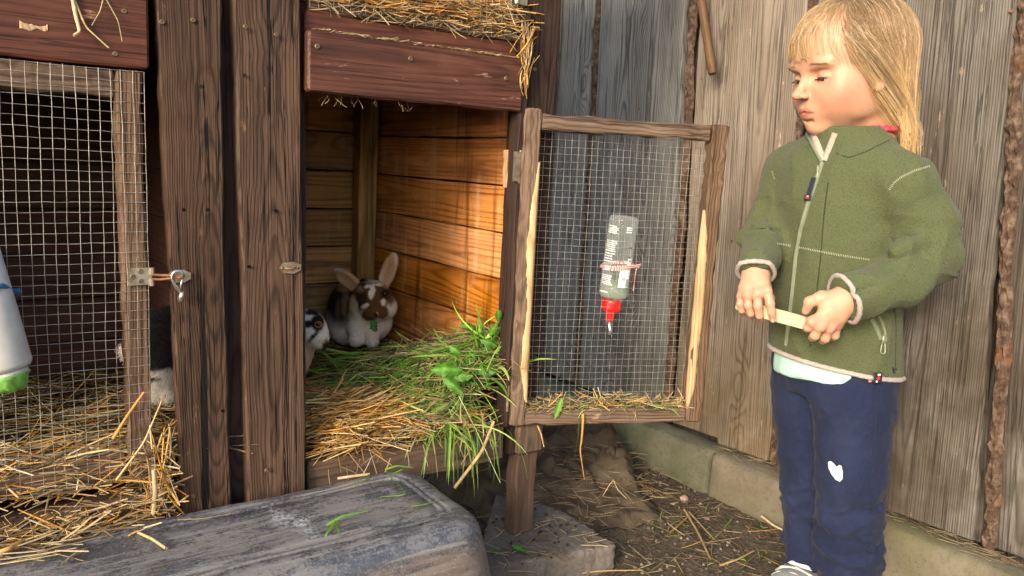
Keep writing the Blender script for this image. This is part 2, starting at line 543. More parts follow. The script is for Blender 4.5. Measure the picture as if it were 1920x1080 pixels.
    h = g.m_('ADD', h, g.m_('MULTIPLY', fib2, .7))
    h = g.m_('SUBTRACT', h, g.m_('MULTIPLY', cr, 1.2 * crack))
    rg = g.m_('ADD', rough - .08, g.m_('MULTIPLY', fib2, .16))
    return g.pbsdf(hv, rg, g.bump(h, bump, .0022), Specular_IOR_Level=spec)

M = {}
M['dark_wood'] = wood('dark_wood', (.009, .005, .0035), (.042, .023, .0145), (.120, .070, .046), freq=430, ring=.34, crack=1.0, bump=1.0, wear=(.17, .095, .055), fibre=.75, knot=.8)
M['dark_wood2'] = wood('dark_wood_post', (.010, .0055, .004), (.030, .0155, .011), (.060, .034, .024), freq=330, ring=.45, bump=.9)
M['red_wood'] = wood('red_stained_wood', (.030, .0090, .005), (.080, .0235, .0115), (.150, .055, .030), freq=190, ring=.30, crack=.5, knot=.2, bump=.5, rough=.55, wear=(.33, .17, .10), var=.1, spec=.4, fibre=.6)
M['frame_wood'] = wood('door_frame_wood', (.036, .021, .013), (.108, .066, .042), (.235, .160, .11), freq=300, ring=.35, bump=1.0, crack=.6, wear=(.28, .19, .11), knot=.3, fibre=.65)
M['bare_wood'] = wood('chewed_bare_wood', (.26, .14, .065), (.54, .37, .21), (.74, .56, .36), freq=300, ring=.25, bump=.6, crack=.12, knot=.2, wear=(.30, .14, .06))
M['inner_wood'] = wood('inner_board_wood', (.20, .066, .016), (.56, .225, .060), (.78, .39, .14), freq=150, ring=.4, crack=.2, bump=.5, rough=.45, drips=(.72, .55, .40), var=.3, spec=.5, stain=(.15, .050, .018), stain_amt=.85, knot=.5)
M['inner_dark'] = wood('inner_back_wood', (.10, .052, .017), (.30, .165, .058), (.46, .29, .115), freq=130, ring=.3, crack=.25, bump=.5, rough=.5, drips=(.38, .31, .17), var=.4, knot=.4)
M['post_wood'] = wood('inner_post_wood', (.08, .040, .014), (.30, .18, .07), (.48, .32, .14), freq=120, ring=.3, crack=.5, bump=.5, rough=.5, stain=(.05, .028, .012), stain_amt=.9)
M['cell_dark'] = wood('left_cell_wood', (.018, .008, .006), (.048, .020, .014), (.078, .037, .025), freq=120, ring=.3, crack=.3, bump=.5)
M['floor_wood'] = wood('floor_beam_wood', (.055, .036, .025), (.125, .085, .060), (.21, .15, .11), freq=200, ring=.28, crack=.4, bump=.6, wear=(.30, .25, .20), knot=.3)
M['leg_wood'] = wood('leg_wood', (.055, .032, .021), (.120, .078, .056), (.19, .14, .105), freq=140, ring=.2, crack=.2, bump=.9, stain=(.07, .045, .033), knot=.2)
M['fence_a'] = wood('fence_wood_grey', (.042, .042, .040), (.125, .125, .120), (.25, .245, .23), freq=210, ring=.5, crack=.55, bump=.9, wear=(.26, .23, .19), green=(.06, .5, (.075, .078, .045)), var=.3, fibre=.6)
M['fence_b'] = wood('fence_wood_pale', (.055, .043, .033), (.168, .137, .107), (.325, .280, .228), freq=210, ring=.45, crack=.55, bump=.8, wear=(.46, .34, .22), green=(.10, .55, (.13, .085, .035)), var=.12, stain=(.20, .145, .10), stain_amt=.5, fibre=.6)
M['fence_c'] = wood('fence_wood_brown_low_shade', (.024, .021, .018), (.085, .074, .062), (.205, .190, .170), freq=240, ring=.45, crack=.55, bump=1.0, wear=(.28, .22, .155), green=(.25, 1.0, (.040, .030, .018)), var=.10, stain=(.085, .060, .040), stain_amt=.6, fibre=.65)  # green here: dark lower gradient, the child's soft shadow painted into the brown
M['handle_wood'] = wood('tool_handle_wood', (.07, .036, .017), (.135, .076, .038), (.20, .12, .065), freq=150, ring=.25, crack=.5, bump=.4, rough=.55, knot=.1)
M['stick_wood'] = wood('stick_wood', (.58, .43, .29), (.70, .55, .40), (.79, .66, .50), freq=200, ring=.15, fibre=.25, crack=.05, knot=0, bump=.25, rough=.6, var=.05)

def bark():
    g = G('bark'); p = g.n('ShaderNodeTexCoord').outputs['Object']
    n1 = g.noise(p, 60, 5, .65); n2 = g.noise(p, 14, 3)
    c = g.ramp(n1, [(.3, (.025, .014, .010)), (.5, (.085, .054, .038)), (.72, (.19, .145, .11))])
    c = g.mix(g.m_('MULTIPLY', g.smooth(n2, .58, .75), .6), c, (.20, .085, .035))
    return g.pbsdf(c, .9, g.bump(n1, 1.0, .004), Specular_IOR_Level=.2)
M['bark'] = bark()
def attr_mat(name, rough=.7, trans=0.0, amp=1.0, spec=.3, nscale=90.0, sub=0.0, subrad=(1, .35, .2), bumpd=0.0, sheen=0.0):
    g = G(name)
    c = g.n('ShaderNodeVertexColor', layer_name='Col').outputs[0]
    p = g.n('ShaderNodeTexCoord').outputs['Object']
    nz = g.noise(p, nscale, 3, .6)
    c = g.mix(1.0, c, g.ramp(nz, [(.25, 1 - .25 * amp), (.75, 1 + .18 * amp)]), 'MULTIPLY')
    kw = dict(Specular_IOR_Level=spec)
    if sub: kw.update(Subsurface_Weight=sub, Subsurface_Radius=subrad, Subsurface_Scale=.004)
    if sheen: kw.update(Sheen_Weight=sheen)
    nrmv = g.bump(nz, .5, bumpd) if bumpd else None
    mt = g.pbsdf(c, rough, nrmv, **kw)
    if trans:
        pb = [n for n in g.t.nodes if n.type == 'BSDF_PRINCIPLED'][0]
        tr = g.n('ShaderNodeBsdfTranslucent', {'Color': c})
        mx = g.n('ShaderNodeMixShader', {0: trans})
        g.t.links.new(pb.outputs[0], mx.inputs[1]); g.t.links.new(tr.outputs[0], mx.inputs[2])
        g.t.links.new(mx.outputs[0], g.out.inputs[0])
    return mt
M['straw'] = attr_mat('straw', .55, .15, spec=.35, nscale=140)
M['grass'] = attr_mat('fresh_grass', .5, .3, spec=.35, nscale=60)
M['fur'] = attr_mat('rabbit_fur', .85, .0, spec=.15, nscale=300)
M['coat'] = attr_mat('rabbit_coat', .9, 0, spec=.1, nscale=300)
M['skin'] = attr_mat('skin', .48, 0, amp=.18, spec=.35, nscale=150, sub=.25, bumpd=.0003)
M['hair'] = attr_mat('hair', .40, .15, spec=.5, nscale=50, amp=.6)
M['pebble'] = attr_mat('pebble', .85, 0, nscale=120, bumpd=.001)
def plain(name, c, rough=.5, metal=0.0, spec=.5, nz=None, bumpd=0, c2=None, **kw):
    g = G(name); p = g.n('ShaderNodeTexCoord').outputs['Object']
    colr = c; nr = None
    if nz:
        n = g.noise(p, nz, 4, .65)
        colr = g.mix(g.smooth(n, .35, .7), c, c2 or tuple(q * .6 for q in c))
        if bumpd: nr = g.bump(n, .7, bumpd)
    return g.pbsdf(colr, rough, nr, Metallic=metal, Specular_IOR_Level=spec, **kw)
M['wire'] = plain('galvanised_wire', (.46, .45, .42), .42, .6, nz=45, c2=(.22, .19, .16))
M['zinc'] = plain('zinc_plate', (.52, .47, .38), .42, .8, nz=70, c2=(.30, .22, .14))
M['rust'] = plain('rusty_iron', (.30, .15, .08), .65, .5, nz=90, c2=(.17, .07, .03))
M['steel'] = plain('carabiner_steel', (.62, .60, .57), .30, .9, nz=120, c2=(.45, .40, .35))
M['screw'] = plain('brass_screw', (.24, .17, .10), .5, .7, nz=200)
M['red_plastic'] = plain('red_plastic', (.72, .012, .010), .32)
M['grey_plastic'] = plain('grey_bottle_plastic', (.56, .56, .54), .40, nz=30, c2=(.48, .48, .46))
M['green_tape'] = plain('green_tape', (.13, .34, .05), .5, nz=150, bumpd=.001, c2=(.22, .46, .10))
M['blue_cord'] = plain('blue_cord', (.015, .15, .33), .5)
M['print_white'] = plain('bottle_print', (.85, .85, .83), .5)
M['print_dark'] = plain('label_print', (.10, .11, .12), .5)
M['clear_tip'] = plain('nozzle_steel', (.42, .42, .42), .25, .85)
g = G('clear_plastic')
tp = g.n('ShaderNodeBsdfTransparent', {'Color': (.95, .97, .96, 1)})
df = g.n('ShaderNodeBsdfPrincipled', {'Base Color': (.82, .86, .86, 1), 'Roughness': .12, 'Specular IOR Level': .8})
fr = g.n('ShaderNodeLayerWeight', {'Blend': .35}).outputs['Facing']
mx = g.n('ShaderNodeMixShader', {0: g.m_('ADD', .07, g.m_('MULTIPLY', fr, .28))}); g.t.links.new(tp.outputs[0], mx.inputs[1]); g.t.links.new(df.outputs[0], mx.inputs[2])
g.t.links.new(mx.outputs[0], g.out.inputs[0])
M['clear'] = g.m
g = G('bottle_water')
gl = g.n('ShaderNodeBsdfTransparent', {'Color': (.90, .96, .88, 1)})
df = g.n('ShaderNodeBsdfPrincipled', {'Base Color': (.50, .60, .46, 1), 'Roughness': .15})
mx = g.n('ShaderNodeMixShader', {0: .14}); g.t.links.new(gl.outputs[0], mx.inputs[1]); g.t.links.new(df.outputs[0], mx.inputs[2])
g.t.links.new(mx.outputs[0], g.out.inputs[0])
M['water'] = g.m
g = G('striped_twine'); p = g.n('ShaderNodeTexCoord').outputs['Object']
wv = g.n('ShaderNodeTexWave', {'Vector': p, 'Scale': 90.0, 'Distortion': 1.0}).outputs[1]
M['twine'] = g.pbsdf(g.ramp(wv, [(.35, (.50, .05, .06)), (.5, (.72, .55, .52))]), .8)

def soil():
    g = G('soil'); p = g.n('ShaderNodeNewGeometry').outputs['Position']
    a = g.noise(p, 14, 5, .62); b = g.noise(p, 95, 5, .7); f = g.noise(p, 420, 2, .6)
    c = g.ramp(b, [(.3, (.030, .022, .015)), (.5, (.105, .081, .058)), (.72, (.21, .17, .125))])
    c = g.mix(g.m_('MULTIPLY', g.smooth(a, .42, .68), .55), c, (.155, .125, .092))
    c = g.mix(g.m_('MULTIPLY', g.smooth(f, .66, .74), .8), c, (.32, .25, .15))
    h = g.m_('ADD', g.m_('MULTIPLY', b, 1.0), g.m_('MULTIPLY', f, .5))
    return g.pbsdf(c, .95, g.bump(h, 1.0, .008), Specular_IOR_Level=.15)
M['soil'] = soil()
def concrete(name, base, dark, moss=None):
    g = G(name); p = g.n('ShaderNodeNewGeometry').outputs['Position']; nz_ = xyz(g, g.n('ShaderNodeNewGeometry').outputs['Normal'])[2]
    a = g.noise(p, 9, 5, .6); b = g.noise(p, 120, 4, .7); f = g.noise(p, 500, 2, .5)
    c = g.mix(g.smooth(a, .3, .7), base, dark)
    c = g.mix(g.m_('MULTIPLY', g.smooth(b, .5, .7), .5), c, tuple(q * .5 for q in dark))
    c = g.mix(g.m_('MULTIPLY', g.smooth(f, .62, .72), .5), c, tuple(min(1, q * 1.6) for q in base))
    if moss:
        mm = g.m_('MULTIPLY', g.smooth(g.noise(p, 5.5, 5, .65), .36, .58), g.m_('ADD', .45, g.m_('MULTIPLY', nz_, .5)))
        c = g.mix(mm, c, moss)
    h = g.m_('ADD', g.m_('MULTIPLY', b, .9), g.m_('MULTIPLY', f, .4))
    return g.pbsdf(c, .92, g.bump(h, .9, .004), Specular_IOR_Level=.2)
M['kerb'] = concrete('kerb_concrete', (.23, .20, .155), (.14, .12, .09), (.12, .115, .06))
M['kerb_green'] = concrete('kerb_concrete_mossy', (.18, .17, .125), (.10, .098, .068), (.08, .098, .046))
M['slab'] = concrete('slab_concrete', (.19, .165, .145), (.115, .098, .082))
g = G('burlap'); p = g.n('ShaderNodeTexCoord').outputs['Object']
w = g.n('ShaderNodeTexWave', {'Vector': p, 'Scale': 170.0, 'Distortion': 2.0}, bands_direction='X').outputs[1]
w_ = g.n('ShaderNodeTexWave', {'Vector': p, 'Scale': 170.0, 'Distortion': 2.0}, bands_direction='Y').outputs[1]
ww = g.m_('MULTIPLY', w, w_); n = g.noise(p, 12, 5, .65)
c = g.ramp(n, [(.3, (.045, .034, .024)), (.55, (.125, .096, .068)), (.75, (.21, .165, .12))])
c = g.mix(g.m_('MULTIPLY', ww, .4), c, (.23, .185, .13))
M['burlap'] = g.pbsdf(c, .95, g.bump(g.m_('ADD', ww, g.m_('MULTIPLY', g.noise(p, 200, 3), .8)), .9, .002), Specular_IOR_Level=.1)
def tubmat():
    g = G('black_tub_plastic'); p = g.n('ShaderNodeTexCoord').outputs['Object']; N_ = g.n('ShaderNodeNewGeometry').outputs['Normal']
    nz_ = xyz(g, N_)[2]
    x, y, z = xyz(g, p)
    sv = g.vec(g.m_('MULTIPLY', x, .45), y, z)
    a = g.noise(sv, 13, 6, .68); b = g.noise(p, 85, 6, .75); f = g.noise(p, 380, 3, .6); d = g.noise(sv, 42, 5, .7)
    s = g.noise(g.vec(g.m_('MULTIPLY', x, 5.0), g.m_('MULTIPLY', y, 170.0), g.m_('MULTIPLY', z, 60.0)), 1.0, 4, .7)
    up = g.m_('MAXIMUM', nz_, 0.0)
    fine = g.noise(p, 210, 5, .8)
    c = g.mix(g.smooth(b, .3, .7), (.044, .050, .062), (.080, .088, .106))
    dm = g.m_('ADD', g.m_('ADD', g.m_('MULTIPLY', a, .40), g.m_('MULTIPLY', d, .28)), g.m_('MULTIPLY', fine, .32))
    dust = g.m_('MULTIPLY', g.smooth(dm, .47, .545), g.m_('ADD', .18, g.m_('MULTIPLY', g.smooth(up, .3, .95), .40)))
    c = g.mix(dust, c, (.25, .225, .20))
    film = g.m_('MULTIPLY', g.smooth(g.m_('ADD', g.m_('MULTIPLY', d, .5), g.m_('MULTIPLY', fine, .5)),   .44, .60), .34)
    c = g.mix(film, c, (.15, .175, .22))
    c = g.mix(g.m_('MULTIPLY', g.smooth(s, .53, .62), .50), c, (.27, .26, .25))
    sc2 = g.noise(g.vec(g.m_('MULTIPLY', x, 70.0), g.m_('MULTIPLY', y, 9.0), g.m_('MULTIPLY', z, 40.0)), 1.0, 4, .75)
    c = g.mix(g.m_('MULTIPLY', g.smooth(sc2, .62, .72), .25), c, (.30, .30, .31))
    lp = g.m_('MULTIPLY', g.m_('MULTIPLY', g.smooth(g.noise(p, 6.0, 4, .6), .60, .70), g.smooth(fine, .42, .55)), g.smooth(up, .4, .8))
    c = g.mix(g.m_('MULTIPLY', lp, .8), c, (.50, .54, .58))
    tan = g.m_('MULTIPLY', g.m_('SUBTRACT', 1.0, g.smooth(up, .10, .5)), g.smooth(dm, .42, .56))
    c = g.mix(g.m_('MULTIPLY', tan, .6), c, (.165, .100, .060))
    c = g.mix(g.m_('MULTIPLY', g.smooth(f, .62, .70), .6), c, (.42, .38, .32))
    c = g.mix(g.m_('MULTIPLY', g.smooth(f, .36, .30), .35), c, (.018, .020, .024))
    rg = g.m_('ADD', .27, g.m_('MULTIPLY', dust, .8))
    return g.pbsdf(c, rg, g.bump(g.m_('ADD', b, g.m_('MULTIPLY', s, .5)), .4, .0015), Specular_IOR_Level=.5)
M['tub'] = tubmat()
def fleece(name, c1, c2, dist=.0013, sc=430):
    g = G(name); p = g.n('ShaderNodeTexCoord').outputs['Object']
    v = g.n('ShaderNodeTexVoronoi', {'Vector': p, 'Scale': sc}, feature='F1').outputs['Distance']
    n = g.noise(p, 420, 3, .6); b = g.noise(p, 16, 3)
    t = g.m_('ADD', g.m_('MULTIPLY', v, .55), g.m_('MULTIPLY', n, .5))
    c = g.mix(g.smooth(t, .35, .85), c2, c1)
    c = g.mix(g.m_('MULTIPLY', b, .22), c, tuple(min(1, q * 1.25) for q in c2))
    return g.pbsdf(c, .95, g.bump(g.m_('ADD', g.m_('MULTIPLY', v, -1.0), n), .8, dist), Specular_IOR_Level=.1, Sheen_Weight=.10, Sheen_Roughness=.4)
M['fleece'] = fleece('green_fleece', (.058, .071, .034), (.088, .105, .053))
M['fleece_in'] = fleece('beige_lining', (.34, .28, .23), (.44, .37, .31))
M['trim'] = fleece('grey_elastic_trim', (.27, .235, .22), (.40, .35, .325), .0008, 300)
M['fleece_seam'] = fleece('dark_green_seam', (.030, .037, .017), (.042, .052, .025))
M['thread'] = plain('pale_thread', (.55, .53, .44), .8)
def cloth(name, c1, c2, sc=700, sheen=.05):
    g = G(name); p = g.n('ShaderNodeTexCoord').outputs['Object']
    n = g.noise(p, sc, 2, .6); b = g.noise(p, 9, 4, .6); mz = g.noise(p, 70, 4, .7)
    c = g.mix(g.smooth(n, .3, .7), c1, c2)
    c = g.mix(g.m_('MULTIPLY', g.smooth(b, .4, .7), .35), c, tuple(min(1, q * 1.35 + .006) for q in c2))
    c = g.mix(g.m_('MULTIPLY', g.smooth(mz, .58, .75), .18), c, tuple(min(1, q * 1.7 + .01) for q in c2))
    return g.pbsdf(c, .9, g.bump(g.m_('ADD', n, mz), .5, .0007), Specular_IOR_Level=.12, Sheen_Weight=sheen)
M['navy'] = cloth('navy_sweatpants', (.009, .013, .036), (.017, .024, .058))
M['navy_dark'] = plain('navy_seam', (.008, .011, .026), .9)
M['mint'] = cloth('mint_shirt', (.36, .62, .56), (.44, .70, .63))
M['pink'] = cloth('red_collar', (.62, .03, .09), (.75, .08, .14), 300)
M['sock'] = cloth('white_sock', (.55, .55, .58), (.68, .68, .70), 300)
M['turq'] = plain('turquoise_band', (.05, .50, .52), .8)
M['shoe'] = cloth('grey_shoe', (.22, .23, .22), (.34, .35, .33), 300)
M['shoe_sole'] = plain('pale_sole', (.46, .45, .42), .7)
M['patch'] = plain('white_patch', (.62, .62, .64), .7)
M['zip'] = plain('zip_tape', (.15, .18, .115), .7)
M['zip_teeth'] = plain('zip_teeth', (.34, .38, .29), .45, nz=900)
M['zip_metal'] = plain('zip_metal', (.26, .30, .22), .4, .5)
M['tab_navy'] = plain('navy_tab', (.010, .013, .028), .6)
M['badge_red'] = plain('badge_red', (.60, .02, .03), .6)
M['badge_cream'] = plain('badge_cream', (.72, .62, .40), .6)
M['eye_white'] = plain('eye_white', (.78, .76, .74), .2)
M['eye_iris'] = plain('eye_iris', (.07, .045, .03), .1)
M['eye_dark'] = plain('eye_dark', (.006, .004, .003), .06)
M['lash'] = plain('eyelash', (.045, .028, .018), .7)
M['nail'] = plain('finger_nail', (.78, .52, .44), .3)
# ------------------------------------------------------------------ planks
def plank_mesh(name, L, el, er, thick, mat, n=10, ch=.003, rough=.0008, seed=0):
    """z runs along the length 0..L (centred), x across, y = thickness; el/er: left and right edge by t in 0..1"""
    r = np.random.default_rng(seed)
    ts = np.linspace(0, 1, n + 1)
    V = []; F = []
    ts2 = [0.0] + list(ts) + [1.0]
    h = thick / 2
    for i, t in enumerate(ts2):
        a, b = el(t), er(t)
        end = i in (0, len(ts2) - 1)
        z = (t - .5) * L
        if end: c2 = ch
        else:
            c2 = 0
            if i == 1: z += ch
            if i == len(ts2) - 2: z -= ch
        hh = h - c2; a += c2; b -= c2
        jit = r.normal(size=8) * (rough if not end else 0)
        pts = [(a, -hh + ch), (a + ch, -hh), (b - ch, -hh), (b, -hh + ch), (b, hh - ch), (b - ch, hh), (a + ch, hh), (a, hh - ch)]
        for k, (x, y) in enumerate(pts): V.append((x + jit[k] * (1 if k in (0, 3, 4, 7) else .3), y + jit[(k + 3) % 8] * .6, z))
    m_ = len(ts2)
    for i in range(m_ - 1):
        for k in range(8):
            k2 = (k + 1) % 8
            F.append((i * 8 + k, i * 8 + k2, (i + 1) * 8 + k2, (i + 1) * 8 + k))
    me = bpy.data.meshes.new(name)
    me.from_pydata(V, [], F + [tuple(range(7, -1, -1)), tuple((m_ - 1) * 8 + k for k in range(8))])
    me.validate()
    me.materials.append(mat)
    return me
_seed = [100]
def plank(name, parent, mat, a, b, w, th, face, n=10, wob=.0012, ch=.003, el=None, er=None, rough=.0006, label=None):
    a = np.asarray(a, float); b = np.asarray(b, float)
    z = nrm(b - a); y = np.asarray(face, float); y = nrm(y - z * (y @ z)); x = np.cross(y, z)
    L = np.linalg.norm(b - a); _seed[0] += 1; sd = _seed[0]
    rr = np.random.default_rng(sd); ph = rr.uniform(0, 6.28, 4); fq = rr.uniform(3, 9, 4)
    e1 = (lambda t: -w / 2 + wob * (math.sin(fq[0] * t + ph[0]) + .6 * math.sin(2.7 * fq[1] * t + ph[1]))) if el is None else el
    e2 = (lambda t: w / 2 + wob * (math.sin(fq[2] * t + ph[2]) + .6 * math.sin(2.7 * fq[3] * t + ph[3]))) if er is None else er
    me = plank_mesh(name, L, e1, e2, th, mat, n, ch, rough, sd)
    o = obj(name, me, parent, frame((a + b) / 2, x, y, z))
    if label: o['label'] = label
    return o

# ------------------------------------------------------------------ ground
gx = np.unique(np.concatenate([[-200, -60, -20, -6, -2, -.6], np.arange(-.2, 1.9, .014), [2.2, 4, 10, 40, 200]]))
gy = np.unique(np.concatenate([[-200, -60, -20, -6, -2, -.4], np.arange(.2, 2.3, .014), [2.8, 5, 12, 50, 200]]))
GX, GY = np.meshgrid(gx, gy, indexing='ij')
def ground_z(x, y):
    P = np.stack([np.ravel(x), np.ravel(y), np.zeros(np.size(x))], 1)
    z = .006 * vnoise(P, 3.0, 1) + .004 * vnoise(P, 11.0, 2) + .0022 * vnoise(P, 33, 3)
    return z.reshape(np.shape(x))
GZ = ground_z(GX, GY)
loc = np.clip(np.minimum.reduce([(GX + .2) / .1, (1.9 - GX) / .1, (GY - .2) / .1, (2.3 - GY) / .1]), 0, 1)
GZ = GZ * loc
ni, nj = GX.shape
idx = np.arange(ni * nj).reshape(ni, nj)
GF = np.stack([idx[:-1, :-1], idx[1:, :-1], idx[1:, 1:], idx[:-1, 1:]], -1).reshape(-1, 4)
gnd = obj('ground', mesh_np('ground', np.stack([GX, GY, GZ], -1).reshape(-1, 3), GF, M['soil']))
gnd['kind'] = 'structure'

# ------------------------------------------------------------------ kerb
def kerb(name, y0, y1, mat, label, seed):
    secs = []
    prof = [(1.436, -.03), (1.436, .05), (1.437, .088), (1.441, .098), (1.449, .103), (1.475, .104), (1.506, .103), (1.514, .098), (1.517, .05), (1.517, -.03)]
    n = 46; V = []; r = np.random.default_rng(seed)
    ys = [y0, y0 + .004] + list(np.linspace(y0 + .012, y1 - .012, n)) + [y1 - .004, y1]
    for i, y in enumerate(ys):
        e = .006 if i in (0, len(ys) - 1) else (.002 if i in (1, len(ys) - 2) else 0)
        for (x, z) in prof:
            cx = 1.4765; s = 1 - e / .04
            jx, jz = r.normal(size=2) * .0009
            V.append((cx + (x - cx) * s + jx, y, z - e * (1 if z > .06 else 0) + jz))
    k = len(prof); F = []
    for i in range(len(ys) - 1):
        for j in range(k - 1):
            F.append((i * k + j, (i + 1) * k + j, (i + 1) * k + j + 1, i * k + j + 1))
    F.append(tuple(range(k))); F.append(tuple((len(ys) - 1) * k + j for j in range(k - 1, -1, -1)))
    me = bpy.data.meshes.new(name); me.from_pydata(V, [], F); me.validate(); me.materials.append(mat)
    for p in me.polygons: p.use_smooth = True
    return tag(obj(name, me), label, 'kerb', 'concrete kerb blocks under the fence')
kerb('kerb_block', 1.151, 2.15, M['kerb_green'], 'mossy green concrete kerb block behind the open mesh door', 1)
kerb('kerb_block', .15, 1.145, M['kerb'], 'grey concrete kerb block running behind the child\'s legs', 2)

# ------------------------------------------------------------------ fence
fence = tag(empty('fence', (1.52, 1.0, 0)), 'tall weathered grey plank fence with bark edges behind the child', 'fence')
ZT, ZB = 1.55, .105
rf = np.random.default_rng(5)
def fplank(mat, yt0, yt1, yb0, yb1, layer, wl=.004, wr=.004, seed=0, kinks=(), over=0):
    """plank by its far (0) and near (1) edges at top and bottom; layer 0 front, 1 behind. wl: waviness of the far edge, wr: near edge"""
    x = 1.5 + layer * .022 + .011
    cT, cB = (yt0 + yt1) / 2, (yb0 + yb1) / 2
    # local x axis = cross(face(-X), up) = (+Y far)
    r = np.random.default_rng(seed); p = r.uniform(0, 6.28, 6)
    def wav(t, a, q): return a * (math.sin(5 * t + p[q]) + .7 * math.sin(11 * t + p[q + 1]) + .35 * math.sin(27 * t + p[q + 2]) + .15 * math.sin(71 * t + p[q]))
    hw = lambda t: ((yb0 - yb1) * (1 - t) + (yt0 - yt1) * t) / 2
    kk = lambda t: sum(a * math.exp(-((t - c) / w) ** 2) for (c, w, a) in kinks)
    # x local = +Y?  face=-X, z=up : x = y_axis x z_axis = (-1,0,0)x(0,0,1) = (0,1,0)
    er = lambda t: hw(t) + wav(t, wl, 0)
    el = lambda t: -hw(t) + wav(t, wr, 3) + kk(t)
    return plank('plank', fence, mat, (x, cB, ZB), (x, cT, ZT), .1, .021, (-1, 0, 0), n=44, el=el, er=er, ch=.003, rough=.0007)
# far to near
fplank(M['fence_a'], 2.20, 2.03, 2.20, 2.03, 1, seed=1)
fplank(M['fence_a'], 2.05, 1.90, 2.04, 1.89, 0, seed=2)
fplank(M['fence_a'], 1.905, 1.755, 1.90, 1.74, 1, seed=3)
fplank(M['fence_a'], 1.735, 1.53, 1.72, 1.49, 1, .004, .008, seed=4)
fplank(M['fence_a'], 1.545, 1.415, 1.535, 1.36, 0, .011, .003, seed=5)
fplank(M['fence_b'], 1.372, 1.235, 1.345, 1.168, 1, .003, .003, seed=6)
fplank(M['fence_b'], 1.250, 1.075, 1.186, 1.030, 0, .003, .003, seed=7, kinks=())
fplank(M['fence_b'], 1.06, .87, 1.03, .86, 1, .003, .003, seed=8)
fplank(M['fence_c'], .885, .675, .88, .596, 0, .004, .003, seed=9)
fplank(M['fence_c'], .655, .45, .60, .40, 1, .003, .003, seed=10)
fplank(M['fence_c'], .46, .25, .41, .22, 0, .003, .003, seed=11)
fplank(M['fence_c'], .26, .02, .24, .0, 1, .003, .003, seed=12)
fplank(M['fence_b'], .03, -.2, .03, -.2, 0, .003, .003, seed=13)
def barkstrip(y_t, y_b, w, layer, seed, z0=ZB, z1=ZT, amp=.007, depth=.014):
    """rough bark left along the edge of a plank: a lumpy rounded strip"""
    n, k = 130, 9
    r = np.random.default_rng(seed); off = r.uniform(0, 50)
    V = []; x0 = 1.5 + layer * .022
    for i in range(n + 1):
        t = i / n; z = z0 + (z1 - z0) * t
        yc = y_b + (y_t - y_b) * t + .004 * math.sin(9 * t + off) + .0025 * math.sin(31 * t + off)
        ww = w * (1 + .45 * mnoise.noise((off, z * 17, 0)) + .25 * mnoise.noise((off, z * 60, 3)))
        for j in range(k):
            s = j / (k - 1) * 2 - 1
            bul = math.sqrt(max(0, 1 - s * s))
            d = amp * (mnoise.noise((off, s * 2.2 + 9, z * 45)) + .8 * mnoise.noise((off + 7, s * 5, z * 110)))
            V.append((x0 - depth * bul * .6 - d * (bul ** .5) + .008, yc + s * ww / 2 + .4 * d, z))
    F = [(i * k + j, i * k + j + 1, (i + 1) * k + j + 1, (i + 1) * k + j) for i in range(n) for j in range(k - 1)]
    me = bpy.data.meshes.new('bark_strip'); me.from_pydata(V, [], [f[::-1] for f in F]); me.materials.append(M['bark'])
    return obj('bark_strip', me, fence)
barkstrip(1.737, 1.725, .026, .9, 1)
barkstrip(1.392, 1.352, .024, .4, 2)
barkstrip(1.062, 1.030, .022, .2, 3)
barkstrip(1.243, 1.178, .008, .6, 6, amp=.003, depth=.006)
barkstrip(1.52, 1.475, .010, .9, 7, amp=.003, depth=.006)
barkstrip(.672, .568, .024, -.1, 4, amp=.008)
for (u, v) in [(1198, 202), (1315, 148), (1372, 452), (1895, 22), (1450, 760), (1085, 500)]:
    nm = MB(); p = onx(u, v, 1.4975); nm.box(p, (.005, .006, .006), bev=.002)
    nm.build('nail', M['rust'], fence)
for i in range(14):                                                    # a second layer of boards closes the gaps
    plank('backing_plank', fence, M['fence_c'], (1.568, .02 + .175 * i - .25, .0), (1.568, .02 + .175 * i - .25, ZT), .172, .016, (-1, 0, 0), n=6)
# wooden handle hanging on the fence
hm = MB(); h0 = onx(1303, -75, 1.462); h1 = onx(1336, 137, 1.462)
hd = nrm(h1 - h0); hx = nrm(np.cross(hd, (1, 0, 0)))
hp = [h0 + (h1 - h0) * t for t in np.linspace(0, 1, 9)]
hm.tube(hp + [h1 + hd * .003], [.0105 + .0008 * math.sin(3 * i) for i in range(9)] + [.0075], 14, flat=1.15)
Mh = frame((h0 + h1) / 2, hx, np.cross(hd, hx), hd)
ho = hm.build('tool_handle', M['handle_wood'], None, True, Mh)
tag(ho, 'brown round wooden tool handle hanging on the fence above the open door', 'tool handle')
ps = ho.data.polygons
for p in ps: p.use_smooth = len(p.vertices) == 4

# ------------------------------------------------------------------ hutch
YF = 1.12                     # front plane
FLZ = .272                    # floor top
hutch = tag(empty('rabbit_hutch', (.3, 1.42, 0)), 'dark brown timber rabbit hutch with mesh doors and open right cell', 'rabbit hutch')
FN = (0, -1, 0)
def vpl(mat, x0, x1, z0, z1, yfront, th, n=14, **k):
    return plank('board', hutch, mat, ((x0 + x1) / 2, yfront + th / 2, z0), ((x0 + x1) / 2, yfront + th / 2, z1), x1 - x0, th, FN, n=n, **k)
